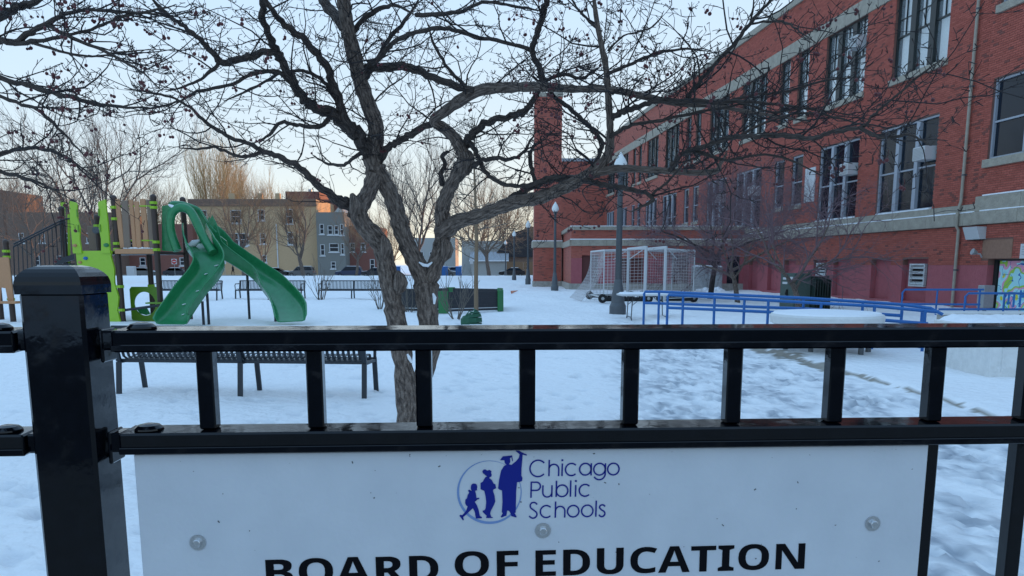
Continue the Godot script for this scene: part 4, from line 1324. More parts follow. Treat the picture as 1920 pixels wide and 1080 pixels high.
func hang_fruit(spots: Array, share: float, parent: Node) -> void:
	var fm := Mb.new()
	fm.lathe([Vector2(0, -0.008), Vector2(0.0055, -0.006), Vector2(0.0082, -0.001), Vector2(0.0075, 0.004), Vector2(0.004, 0.0075), Vector2(0, 0.0082)], 7)
	fm.tube([Vector3(0, 0.007, 0), Vector3(0.003, 0.022, 0.002), Vector3(0.001, 0.036, 0)], [0.0011], 3, false)
	var use := []
	for s in spots:
		if rng.randf() < share:
			for k in 1 + rng.randi() % 3: use.append(s + Vector3((rng.randf() - 0.5) * 0.05, -0.035 - rng.randf() * 0.02, (rng.randf() - 0.5) * 0.05))
	var mm := MultiMesh.new()
	mm.transform_format = MultiMesh.TRANSFORM_3D
	mm.mesh = fm.mesh()
	mm.instance_count = use.size()
	for i in use.size():
		mm.set_instance_transform(i, Transform3D(Basis.from_euler(Vector3(rng.randf() * 0.5, rng.randf() * TAU, rng.randf() * 0.5)) * Basis.from_scale(Vector3.ONE * (0.95 + rng.randf() * 0.5)), use[i]))
	var mi := MultiMeshInstance3D.new()
	mi.name = "fruit"
	mi.multimesh = mm
	mi.material_override = M.fruit
	mi.set_meta("kind", "stuff")
	parent.add_child(mi, true)

func build_crab_trees() -> void:
	var t := thing("crabapple_tree", "bare twin-trunked crabapple tree with spreading limbs right behind the fence", "tree")
	var fruit := []
	var twigs := Mb.new()
	# trunks and heavy limbs
	var trunks := [
		[[Vector3(-0.866, -0.112, -6.350), Vector3(-0.885, 0.081, -6.420), Vector3(-0.912, 0.390, -6.500), Vector3(-0.949, 0.706, -6.550), Vector3(-1.000, 0.976, -6.600), Vector3(-1.024, 1.135, -6.600), Vector3(-1.056, 1.315, -6.600), Vector3(-1.088, 1.516, -6.580), Vector3(-1.143, 1.625, -6.550), Vector3(-1.220, 1.710, -6.500), Vector3(-1.260, 1.815, -6.450), Vector3(-1.232, 1.904, -6.500), Vector3(-1.190, 2.008, -6.600), Vector3(-1.156, 2.135, -6.650)], [0.1133, 0.0941, 0.0891, 0.0856, 0.0862, 0.0799, 0.0778, 0.0776, 0.0793, 0.0767, 0.0719, 0.0684, 0.0673, 0.0721], "trunk"],
		[[Vector3(-0.886, -0.124, -6.500), Vector3(-0.864, 0.135, -6.620), Vector3(-0.774, 0.454, -6.700), Vector3(-0.709, 0.690, -6.700), Vector3(-0.723, 0.927, -6.650), Vector3(-0.734, 1.110, -6.650), Vector3(-0.736, 1.246, -6.650)], [0.0912, 0.0844, 0.0854, 0.0854, 0.0848, 0.0911, 0.1102], "trunk"],
		[[Vector3(-0.742, 1.201, -6.650), Vector3(-0.802, 1.382, -6.650), Vector3(-0.873, 1.517, -6.650), Vector3(-0.933, 1.673, -6.650), Vector3(-0.967, 1.806, -6.660), Vector3(-1.008, 1.940, -6.680), Vector3(-1.076, 2.074, -6.700), Vector3(-1.154, 2.193, -6.700), Vector3(-1.173, 2.302, -6.700), Vector3(-1.147, 2.436, -6.700), Vector3(-1.135, 2.557, -6.650), Vector3(-1.175, 2.683, -6.600), Vector3(-1.213, 2.828, -6.500), Vector3(-1.232, 2.967, -6.400), Vector3(-1.249, 3.100, -6.300), Vector3(-1.257, 3.227, -6.200), Vector3(-1.255, 3.347, -6.100), Vector3(-1.251, 3.534, -6.000), Vector3(-1.213, 3.782, -5.900)], [0.0848, 0.0805, 0.0763, 0.0763, 0.0764, 0.0745, 0.0769, 0.0854, 0.0769, 0.0662, 0.0657, 0.0652, 0.0601, 0.0592, 0.0542, 0.0534, 0.0505, 0.0459, 0.0338], "limb"],
		[[Vector3(-0.733, 1.201, -6.650), Vector3(-0.676, 1.359, -6.660), Vector3(-0.610, 1.517, -6.660), Vector3(-0.587, 1.695, -6.640), Vector3(-0.586, 1.847, -6.600), Vector3(-0.540, 1.977, -6.550), Vector3(-0.473, 2.088, -6.500), Vector3(-0.408, 2.172, -6.450), Vector3(-0.362, 2.235, -6.420), Vector3(-0.403, 2.303, -6.400), Vector3(-0.458, 2.398, -6.350), Vector3(-0.538, 2.463, -6.300), Vector3(-0.616, 2.511, -6.250), Vector3(-0.536, 2.558, -6.200), Vector3(-0.372, 2.644, -6.100), Vector3(-0.219, 2.688, -6.000), Vector3(0.000, 2.682, -5.900), Vector3(0.192, 2.664, -5.800), Vector3(0.427, 2.627, -5.700), Vector3(0.668, 2.602, -5.600), Vector3(0.960, 2.525, -5.500), Vector3(1.130, 2.470, -5.400), Vector3(1.338, 2.434, -5.300), Vector3(1.592, 2.371, -5.200), Vector3(1.903, 2.300, -5.100)], [0.0848, 0.0743, 0.0679, 0.0656, 0.0610, 0.0564, 0.0539, 0.0699, 0.0655, 0.0510, 0.0445, 0.0442, 0.0359, 0.0395, 0.0428, 0.0402, 0.0376, 0.0351, 0.0272, 0.0232, 0.0228, 0.0207, 0.0152, 0.0116, 0.0033], "limb"],
		[[Vector3(-0.595, 1.650, -6.620), Vector3(-0.512, 1.713, -6.550), Vector3(-0.442, 1.754, -6.500), Vector3(-0.278, 1.791, -6.400), Vector3(-0.115, 1.843, -6.300), Vector3(0.042, 1.889, -6.200), Vector3(0.194, 1.906, -6.100), Vector3(0.340, 1.953, -6.000), Vector3(0.442, 1.995, -5.950), Vector3(0.529, 2.040, -5.900), Vector3(0.622, 2.092, -5.850), Vector3(0.689, 2.169, -5.800), Vector3(0.708, 2.260, -5.750), Vector3(0.699, 2.380, -5.700), Vector3(0.679, 2.534, -5.650), Vector3(0.648, 2.714, -5.550), Vector3(0.598, 2.861, -5.450), Vector3(0.549, 3.019, -5.350), Vector3(0.506, 3.187, -5.200)], [0.0802, 0.0710, 0.0601, 0.0551, 0.0542, 0.0514, 0.0486, 0.0516, 0.0474, 0.0451, 0.0447, 0.0351, 0.0293, 0.0254, 0.0252, 0.0212, 0.0191, 0.0153, 0.0046], "limb"],
		[[Vector3(0.574, 2.065, -5.880), Vector3(0.702, 2.082, -5.800), Vector3(0.800, 2.088, -5.750), Vector3(0.958, 2.068, -5.650), Vector3(1.105, 2.046, -5.550), Vector3(1.247, 2.023, -5.450), Vector3(1.375, 2.023, -5.350), Vector3(1.389, 2.062, -5.300), Vector3(1.412, 2.096, -5.300), Vector3(1.432, 2.141, -5.300)], [0.0375, 0.0314, 0.0275, 0.0234, 0.0212, 0.0191, 0.0188, 0.0135, 0.0118, 0.0034], "limb"],
	]
	var limbs := [
		[[Vector3(-1.284, 1.807, -6.460), Vector3(-1.352, 1.884, -6.400), Vector3(-1.440, 1.947, -6.300), Vector3(-1.506, 2.012, -6.200), Vector3(-1.581, 2.094, -6.100), Vector3(-1.653, 2.153, -6.000), Vector3(-1.749, 2.197, -5.950), Vector3(-1.847, 2.228, -5.900), Vector3(-1.903, 2.259, -5.800), Vector3(-2.008, 2.300, -5.700), Vector3(-2.093, 2.345, -5.600), Vector3(-2.142, 2.406, -5.500), Vector3(-2.209, 2.470, -5.450), Vector3(-2.293, 2.511, -5.400), Vector3(-2.389, 2.521, -5.300), Vector3(-2.504, 2.523, -5.200)], [0.0556, 0.0510, 0.0341, 0.0296, 0.0253, 0.0229, 0.0209, 0.0188, 0.0148, 0.0145, 0.0125, 0.0105, 0.0087, 0.0069, 0.0068, 0.0020]],
		[[Vector3(-1.847, 2.228, -5.900), Vector3(-1.923, 2.191, -5.850), Vector3(-1.985, 2.181, -5.800), Vector3(-2.081, 2.211, -5.750), Vector3(-2.138, 2.230, -5.700), Vector3(-2.214, 2.201, -5.600), Vector3(-2.303, 2.197, -5.500)], [0.0150, 0.0131, 0.0111, 0.0110, 0.0091, 0.0071, 0.0021]],
		[[Vector3(-1.179, 2.271, -6.700), Vector3(-1.220, 2.373, -6.650), Vector3(-1.270, 2.450, -6.600), Vector3(-1.329, 2.501, -6.550), Vector3(-1.395, 2.560, -6.500), Vector3(-1.459, 2.604, -6.450), Vector3(-1.574, 2.644, -6.400), Vector3(-1.644, 2.687, -6.350), Vector3(-1.685, 2.765, -6.300), Vector3(-1.714, 2.832, -6.280), Vector3(-1.763, 2.931, -6.250), Vector3(-1.798, 3.004, -6.200), Vector3(-1.820, 3.099, -6.100), Vector3(-1.831, 3.194, -6.000), Vector3(-1.791, 3.283, -5.900), Vector3(-1.736, 3.428, -5.800)], [0.0683, 0.0615, 0.0568, 0.0543, 0.0456, 0.0452, 0.0388, 0.0385, 0.0361, 0.0340, 0.0319, 0.0316, 0.0253, 0.0249, 0.0226, 0.0067]],
		[[Vector3(-1.783, 2.988, -6.200), Vector3(-1.881, 2.991, -6.150), Vector3(-1.980, 2.944, -6.100), Vector3(-2.072, 2.912, -6.050), Vector3(-2.155, 2.873, -6.000), Vector3(-2.203, 2.948, -5.900), Vector3(-2.255, 3.012, -5.800), Vector3(-2.312, 3.062, -5.700), Vector3(-2.352, 3.084, -5.600), Vector3(-2.389, 3.121, -5.550), Vector3(-2.434, 3.183, -5.500)], [0.0296, 0.0255, 0.0253, 0.0231, 0.0249, 0.0188, 0.0166, 0.0145, 0.0125, 0.0124, 0.0042]],
		[[Vector3(-2.155, 2.877, -6.000), Vector3(-2.219, 2.812, -5.950), Vector3(-2.270, 2.741, -5.900), Vector3(-2.361, 2.667, -5.800), Vector3(-2.455, 2.609, -5.700)], [0.0153, 0.0114, 0.0094, 0.0074, 0.0022]],
		[[Vector3(-1.285, 2.426, -6.580), Vector3(-1.335, 2.514, -6.500), Vector3(-1.372, 2.654, -6.450), Vector3(-1.407, 2.786, -6.400), Vector3(-1.458, 2.923, -6.350), Vector3(-1.521, 3.028, -6.250), Vector3(-1.585, 3.098, -6.150), Vector3(-1.664, 3.138, -6.050), Vector3(-1.710, 3.190, -5.950), Vector3(-1.746, 3.239, -5.850), Vector3(-1.777, 3.324, -5.700)], [0.0419, 0.0352, 0.0329, 0.0326, 0.0304, 0.0279, 0.0235, 0.0231, 0.0209, 0.0186, 0.0058]],
		[[Vector3(-1.260, 3.139, -6.300), Vector3(-1.339, 3.278, -6.400), Vector3(-1.434, 3.395, -6.500), Vector3(-1.529, 3.539, -6.600), Vector3(-1.583, 3.708, -6.600)], [0.0442, 0.0449, 0.0414, 0.0379, 0.0294]],
		[[Vector3(-1.116, 2.271, -6.700), Vector3(-1.044, 2.348, -6.600), Vector3(-0.956, 2.388, -6.550), Vector3(-0.869, 2.422, -6.500), Vector3(-0.748, 2.460, -6.400), Vector3(-0.656, 2.504, -6.350), Vector3(-0.558, 2.552, -6.300)], [0.0342, 0.0294, 0.0271, 0.0269, 0.0265, 0.0263, 0.0281]],
		[[Vector3(-1.178, 2.869, -6.500), Vector3(-1.149, 2.947, -6.450), Vector3(-1.013, 2.951, -6.400), Vector3(-0.859, 2.931, -6.350), Vector3(-0.728, 2.888, -6.300), Vector3(-0.574, 2.809, -6.200), Vector3(-0.444, 2.740, -6.100), Vector3(-0.278, 2.681, -6.000)], [0.0373, 0.0370, 0.0347, 0.0324, 0.0281, 0.0277, 0.0272, 0.0229]],
		[[Vector3(-0.404, 2.326, -6.420), Vector3(-0.340, 2.398, -6.350), Vector3(-0.269, 2.463, -6.300), Vector3(-0.157, 2.502, -6.200), Vector3(-0.032, 2.512, -6.100), Vector3(0.081, 2.530, -6.050), Vector3(0.128, 2.566, -6.000), Vector3(0.170, 2.625, -5.950), Vector3(0.219, 2.697, -5.900), Vector3(0.193, 2.822, -5.850), Vector3(0.141, 2.904, -5.800), Vector3(0.165, 2.967, -5.700), Vector3(0.196, 3.030, -5.650), Vector3(0.223, 3.119, -5.600), Vector3(0.236, 3.189, -5.500), Vector3(0.262, 3.353, -5.400)], [0.0409, 0.0324, 0.0281, 0.0257, 0.0233, 0.0251, 0.0229, 0.0209, 0.0207, 0.0205, 0.0203, 0.0200, 0.0198, 0.0214, 0.0210, 0.0055]],
		[[Vector3(-0.360, 2.348, -6.400), Vector3(-0.319, 2.341, -6.350), Vector3(-0.283, 2.264, -6.300), Vector3(-0.231, 2.156, -6.250), Vector3(-0.159, 2.069, -6.200), Vector3(-0.066, 2.014, -6.100), Vector3(0.057, 1.997, -6.050), Vector3(0.174, 2.008, -6.000), Vector3(0.281, 2.038, -5.950), Vector3(0.397, 2.052, -5.900)], [0.0204, 0.0202, 0.0181, 0.0179, 0.0158, 0.0156, 0.0154, 0.0153, 0.0171, 0.0068]],
		[[Vector3(-0.389, 2.176, -6.420), Vector3(-0.296, 2.186, -6.300), Vector3(-0.221, 2.206, -6.200), Vector3(-0.123, 2.205, -6.100), Vector3(-0.020, 2.184, -6.000), Vector3(0.060, 2.209, -5.950), Vector3(0.126, 2.290, -5.900), Vector3(0.172, 2.365, -5.850)], [0.0286, 0.0221, 0.0178, 0.0156, 0.0134, 0.0114, 0.0094, 0.0030]],
		[[Vector3(0.190, 2.000, -6.000), Vector3(0.167, 2.049, -6.050), Vector3(0.152, 2.150, -6.100), Vector3(0.143, 2.241, -6.100), Vector3(0.180, 2.312, -6.100)], [0.0172, 0.0154, 0.0175, 0.0156, 0.0039]],
		[[Vector3(-0.549, 1.943, -6.550), Vector3(-0.557, 2.034, -6.600), Vector3(-0.596, 2.091, -6.650), Vector3(-0.595, 2.175, -6.700), Vector3(-0.568, 2.219, -6.700), Vector3(-0.589, 2.326, -6.750), Vector3(-0.538, 2.346, -6.800)], [0.0251, 0.0231, 0.0212, 0.0192, 0.0171, 0.0194, 0.0052]],
		[[Vector3(-0.073, 1.847, -6.300), Vector3(0.021, 1.943, -6.350), Vector3(0.164, 2.027, -6.400), Vector3(0.317, 2.077, -6.350), Vector3(0.434, 2.065, -6.200), Vector3(0.505, 2.047, -6.000)], [0.0321, 0.0324, 0.0306, 0.0283, 0.0257, 0.0229]],
		[[Vector3(0.519, 2.031, -5.920), Vector3(0.606, 1.988, -5.800), Vector3(0.685, 1.962, -5.700), Vector3(0.782, 1.942, -5.600), Vector3(0.880, 1.907, -5.500), Vector3(0.942, 1.869, -5.400), Vector3(0.949, 1.822, -5.350), Vector3(0.873, 1.787, -5.300), Vector3(0.783, 1.742, -5.200)], [0.0226, 0.0203, 0.0200, 0.0178, 0.0158, 0.0138, 0.0136, 0.0084, 0.0027]],
		[[Vector3(0.946, 1.855, -5.400), Vector3(0.983, 1.900, -5.350), Vector3(1.016, 1.923, -5.300), Vector3(1.068, 1.985, -5.200), Vector3(1.113, 2.063, -5.100)], [0.0103, 0.0085, 0.0084, 0.0066, 0.0020]],
		[[Vector3(1.105, 2.049, -5.550), Vector3(1.120, 2.102, -5.450), Vector3(1.148, 2.130, -5.350), Vector3(1.196, 2.147, -5.250), Vector3(1.263, 2.156, -5.100), Vector3(1.321, 2.170, -5.000), Vector3(1.376, 2.174, -4.900), Vector3(1.476, 2.161, -4.800), Vector3(1.593, 2.148, -4.700), Vector3(1.661, 2.123, -4.600), Vector3(1.724, 2.110, -4.500), Vector3(1.771, 2.125, -4.450), Vector3(1.821, 2.129, -4.400), Vector3(1.885, 2.134, -4.300), Vector3(1.902, 2.166, -4.250), Vector3(1.919, 2.198, -4.200), Vector3(1.958, 2.249, -4.100), Vector3(2.017, 2.322, -4.000), Vector3(2.080, 2.387, -3.900)], [0.0212, 0.0191, 0.0171, 0.0167, 0.0146, 0.0159, 0.0156, 0.0138, 0.0135, 0.0132, 0.0129, 0.0113, 0.0112, 0.0096, 0.0068, 0.0067, 0.0052, 0.0051, 0.0015]],
		[[Vector3(1.870, 2.131, -4.300), Vector3(1.902, 2.090, -4.250), Vector3(1.929, 2.063, -4.200), Vector3(1.969, 2.058, -4.150), Vector3(2.019, 2.058, -4.100), Vector3(2.035, 2.047, -4.050), Vector3(2.052, 2.016, -4.000), Vector3(2.081, 1.983, -3.950)], [0.0110, 0.0095, 0.0094, 0.0079, 0.0065, 0.0052, 0.0051, 0.0015]],
		[[Vector3(0.702, 2.428, -5.700), Vector3(0.745, 2.439, -5.600), Vector3(0.823, 2.452, -5.500), Vector3(0.897, 2.467, -5.400), Vector3(0.994, 2.481, -5.350), Vector3(1.174, 2.444, -5.200), Vector3(1.422, 2.421, -5.100), Vector3(1.594, 2.391, -5.000), Vector3(1.825, 2.337, -4.900), Vector3(2.045, 2.284, -4.800)], [0.0182, 0.0178, 0.0193, 0.0172, 0.0171, 0.0149, 0.0114, 0.0080, 0.0062, 0.0018]],
		[[Vector3(0.700, 2.299, -5.720), Vector3(0.785, 2.345, -5.600), Vector3(0.880, 2.357, -5.500), Vector3(1.008, 2.360, -5.400), Vector3(1.199, 2.390, -5.300), Vector3(1.331, 2.398, -5.200), Vector3(1.491, 2.404, -5.100), Vector3(1.630, 2.340, -5.000), Vector3(1.856, 2.352, -4.900)], [0.0146, 0.0125, 0.0105, 0.0103, 0.0084, 0.0083, 0.0065, 0.0064, 0.0019]],
		[[Vector3(0.548, 2.052, -5.900), Vector3(0.634, 2.175, -5.900), Vector3(0.669, 2.297, -5.950), Vector3(0.609, 2.394, -6.000), Vector3(0.532, 2.479, -6.050), Vector3(0.446, 2.566, -6.100), Vector3(0.364, 2.625, -6.100), Vector3(0.283, 2.694, -6.100)], [0.0169, 0.0150, 0.0171, 0.0172, 0.0174, 0.0156, 0.0156, 0.0054]],
		[[Vector3(0.653, 2.690, -5.550), Vector3(0.726, 2.713, -5.500), Vector3(0.783, 2.716, -5.400), Vector3(0.872, 2.738, -5.300), Vector3(0.958, 2.748, -5.200), Vector3(1.106, 2.741, -5.100), Vector3(1.217, 2.696, -5.000)], [0.0142, 0.0123, 0.0103, 0.0101, 0.0083, 0.0065, 0.0019]],
		[[Vector3(1.148, 2.467, -5.400), Vector3(1.177, 2.514, -5.300), Vector3(1.204, 2.559, -5.200), Vector3(1.252, 2.625, -5.000), Vector3(1.308, 2.681, -4.800), Vector3(1.354, 2.750, -4.700), Vector3(1.382, 2.789, -4.600), Vector3(1.421, 2.836, -4.500), Vector3(1.450, 2.877, -4.300)], [0.0172, 0.0152, 0.0133, 0.0112, 0.0107, 0.0105, 0.0088, 0.0072, 0.0022]],
		[[Vector3(1.366, 2.756, -4.700), Vector3(1.372, 2.827, -4.650), Vector3(1.356, 2.896, -4.600)], [0.0060, 0.0059, 0.0018]],
		[[Vector3(1.378, 2.770, -4.700), Vector3(1.444, 2.755, -4.600), Vector3(1.516, 2.718, -4.500), Vector3(1.557, 2.642, -4.400), Vector3(1.609, 2.560, -4.300)], [0.0060, 0.0059, 0.0057, 0.0042, 0.0016]],
		[[Vector3(0.596, 2.938, -5.450), Vector3(0.521, 3.021, -5.500), Vector3(0.449, 3.095, -5.500), Vector3(0.394, 3.172, -5.500)], [0.0087, 0.0088, 0.0070, 0.0028]],
		[[Vector3(0.651, 2.833, -5.500), Vector3(0.743, 2.904, -5.400), Vector3(0.833, 2.896, -5.300), Vector3(0.919, 2.916, -5.200), Vector3(0.949, 2.965, -5.100)], [0.0070, 0.0052, 0.0051, 0.0050, 0.0013]],
		[[Vector3(0.145, 2.911, -5.800), Vector3(0.057, 2.944, -5.800), Vector3(-0.114, 2.980, -5.800), Vector3(-0.269, 3.022, -5.850), Vector3(-0.425, 3.080, -5.900), Vector3(-0.541, 3.091, -5.900), Vector3(-0.702, 3.080, -5.950), Vector3(-0.807, 3.057, -6.000), Vector3(-0.901, 3.039, -6.100), Vector3(-1.000, 2.977, -6.200), Vector3(-1.101, 2.943, -6.300)], [0.0129, 0.0129, 0.0129, 0.0131, 0.0150, 0.0150, 0.0152, 0.0172, 0.0175, 0.0198, 0.0221]],
		[[Vector3(-0.694, 3.182, -5.900), Vector3(-0.573, 3.174, -5.850), Vector3(-0.454, 3.162, -5.800), Vector3(-0.338, 3.165, -5.750), Vector3(-0.204, 3.209, -5.700), Vector3(-0.074, 3.176, -5.650), Vector3(0.073, 3.140, -5.600), Vector3(0.188, 3.104, -5.550)], [0.0150, 0.0149, 0.0148, 0.0128, 0.0109, 0.0090, 0.0089, 0.0035]],
		[[Vector3(-1.226, 3.178, -6.300), Vector3(-1.094, 3.265, -6.200), Vector3(-0.955, 3.295, -6.100), Vector3(-0.841, 3.279, -6.000), Vector3(-0.713, 3.189, -5.900)], [0.0201, 0.0178, 0.0156, 0.0115, 0.0045]],
		[[Vector3(-1.675, 2.749, -6.320), Vector3(-1.783, 2.852, -6.250), Vector3(-1.882, 2.868, -6.200), Vector3(-1.974, 2.817, -6.100), Vector3(-2.064, 2.737, -6.000), Vector3(-2.149, 2.682, -5.900), Vector3(-2.268, 2.631, -5.800), Vector3(-2.346, 2.551, -5.700), Vector3(-2.494, 2.478, -5.600), Vector3(-2.653, 2.434, -5.500)], [0.0201, 0.0159, 0.0158, 0.0136, 0.0115, 0.0113, 0.0092, 0.0073, 0.0054, 0.0021]],
		[[Vector3(-1.460, 2.592, -6.450), Vector3(-1.502, 2.509, -6.400), Vector3(-1.597, 2.472, -6.300), Vector3(-1.688, 2.479, -6.250), Vector3(-1.789, 2.490, -6.200), Vector3(-1.854, 2.383, -6.100), Vector3(-1.907, 2.305, -6.000)], [0.0206, 0.0184, 0.0161, 0.0139, 0.0138, 0.0117, 0.0038]],
		[[Vector3(-1.372, 2.633, -6.450), Vector3(-1.497, 2.828, -6.500), Vector3(-1.589, 2.910, -6.500), Vector3(-1.716, 2.943, -6.500), Vector3(-1.889, 2.910, -6.500), Vector3(-2.110, 2.796, -6.500), Vector3(-2.294, 2.685, -6.400)], [0.0185, 0.0166, 0.0145, 0.0124, 0.0104, 0.0104, 0.0033]],
		[[Vector3(-1.222, 2.828, -6.500), Vector3(-1.131, 3.016, -6.600), Vector3(-1.020, 3.229, -6.700), Vector3(-0.883, 3.389, -6.750), Vector3(-0.752, 3.612, -6.800)], [0.0186, 0.0168, 0.0171, 0.0151, 0.0043]],
		[[Vector3(-1.165, 2.436, -6.700), Vector3(-1.370, 2.284, -6.800), Vector3(-1.484, 2.252, -6.900), Vector3(-1.646, 2.288, -7.000), Vector3(-1.761, 2.356, -7.000)], [0.0214, 0.0152, 0.0132, 0.0112, 0.0036]],
		[[Vector3(0.215, 2.715, -5.900), Vector3(0.348, 2.759, -5.850), Vector3(0.498, 2.726, -5.800), Vector3(0.569, 2.754, -5.750), Vector3(0.620, 2.778, -5.700)], [0.0150, 0.0131, 0.0111, 0.0110, 0.0036]],
		[[Vector3(-0.301, 2.684, -6.050), Vector3(-0.407, 2.790, -6.150), Vector3(-0.511, 2.918, -6.200), Vector3(-0.591, 3.054, -6.200), Vector3(-0.649, 3.227, -6.200)], [0.0154, 0.0137, 0.0119, 0.0099, 0.0032]],
		[[Vector3(1.338, 2.430, -5.300), Vector3(1.517, 2.477, -5.200), Vector3(1.757, 2.488, -5.100), Vector3(1.951, 2.530, -5.000), Vector3(2.137, 2.523, -4.900)], [0.0101, 0.0083, 0.0065, 0.0064, 0.0019]],
		[[Vector3(1.376, 2.170, -4.900), Vector3(1.536, 2.247, -4.800), Vector3(1.689, 2.278, -4.700), Vector3(1.838, 2.241, -4.600), Vector3(2.042, 2.160, -4.500)], [0.0094, 0.0076, 0.0060, 0.0059, 0.0017]],
		[[Vector3(1.196, 2.144, -5.250), Vector3(1.370, 2.063, -5.100), Vector3(1.543, 2.083, -5.000), Vector3(1.711, 2.037, -4.900), Vector3(1.875, 1.930, -4.800)], [0.0117, 0.0081, 0.0064, 0.0062, 0.0018]],
	]
	for l in trunks:
		var s := smooth_line(l[0], l[1])
		var m := Mb.new()
		m.tube(s[0], knobby(s[0], s[1]), 14)
		obj(l[2], m, M.bark, t)
		if l[2] == "limb": grow_along(twigs, s[0], s[1], 0.15, 0.74, 2, fruit, 0.30)
	for l in limbs:
		var s := kinked(smooth_line(l[0], l[1]))
		var m := Mb.new()
		m.tube(s[0], knobby(s[0], s[1]).map(func(q): return q * 1.02 + 0.0005), 8)
		obj("limb", m, M.bark_limb, t)
		grow_along(twigs, s[0], s[1], 0.112, 0.58, 1, fruit, 0.05)
	# burrs and stubs on the trunk
	for q in [[Vector3(-0.946, 1.249, -6.520), 0.062], [Vector3(-1.048, 1.539, -6.450), 0.05], [Vector3(-0.555, 1.524, -6.550), 0.055], [Vector3(-1.273, 1.868, -6.350), 0.05], [Vector3(-0.385, 2.202, -6.360), 0.075]]:
		var m := Mb.new()
		var c: Vector3 = q[0]
		m.tube([c + Vector3(-0.02, -0.09, -0.03), c + Vector3(0, -0.05, 0), c + Vector3(0.012, 0, 0.01), c + Vector3(0, 0.05, 0), c + Vector3(-0.02, 0.09, -0.03)], [0.02, q[1] * 0.85, q[1], q[1] * 0.8, 0.02], 10)
		obj("burr", m, M.bark, t)
	stuff(obj("twigs", twigs, M.twig, t))
	var right := fruit.filter(func(p): return p.x > 0.0)
	var left := fruit.filter(func(p): return p.x <= 0.0)
	hang_fruit(right, 0.34, t)
	hang_fruit(left, 0.10, t)
	# snow caught in the forks
	var sn := Mb.new()
	sn.tube([Vector3(-0.782, 1.418, -6.560), Vector3(-0.743, 1.396, -6.530), Vector3(-0.707, 1.391, -6.530), Vector3(-0.674, 1.418, -6.560)], [0.006, 0.014, 0.014, 0.006], 8)
	sn.tube([Vector3(-0.667, 1.159, -6.540), Vector3(-0.653, 1.124, -6.530), Vector3(-0.659, 1.070, -6.540)], [0.008, 0.017, 0.008], 8)
	sn.tube([Vector3(-0.875, 0.659, -6.400), Vector3(-0.857, 0.624, -6.390), Vector3(-0.842, 0.586, -6.410)], [0.008, 0.015, 0.008], 8)
	stuff(obj("snow_in_fork", sn, M.snow, t))

	# its neighbour, rooted out of frame to the left, reaching in
	var u := thing("crabapple_tree", "bare fruit-laden crabapple branches reaching in from the left edge", "tree")
	var f2 := []
	var tw2 := Mb.new()
	var base := Vector3(-5.9, 0, -5.2)
	var s0 := smooth_line([base + Vector3(0, -0.1, 0), base + Vector3(0.05, 0.8, 0), base + Vector3(0.15, 1.5, -0.1), base + Vector3(0.5, 2.3, -0.1), base + Vector3(0.9, 2.9, 0)], [0.17, 0.14, 0.13, 0.11, 0.08])
	var tm := Mb.new()
	tm.tube(s0[0], knobby(s0[0], s0[1]), 12)
	obj("trunk", tm, M.bark, u)
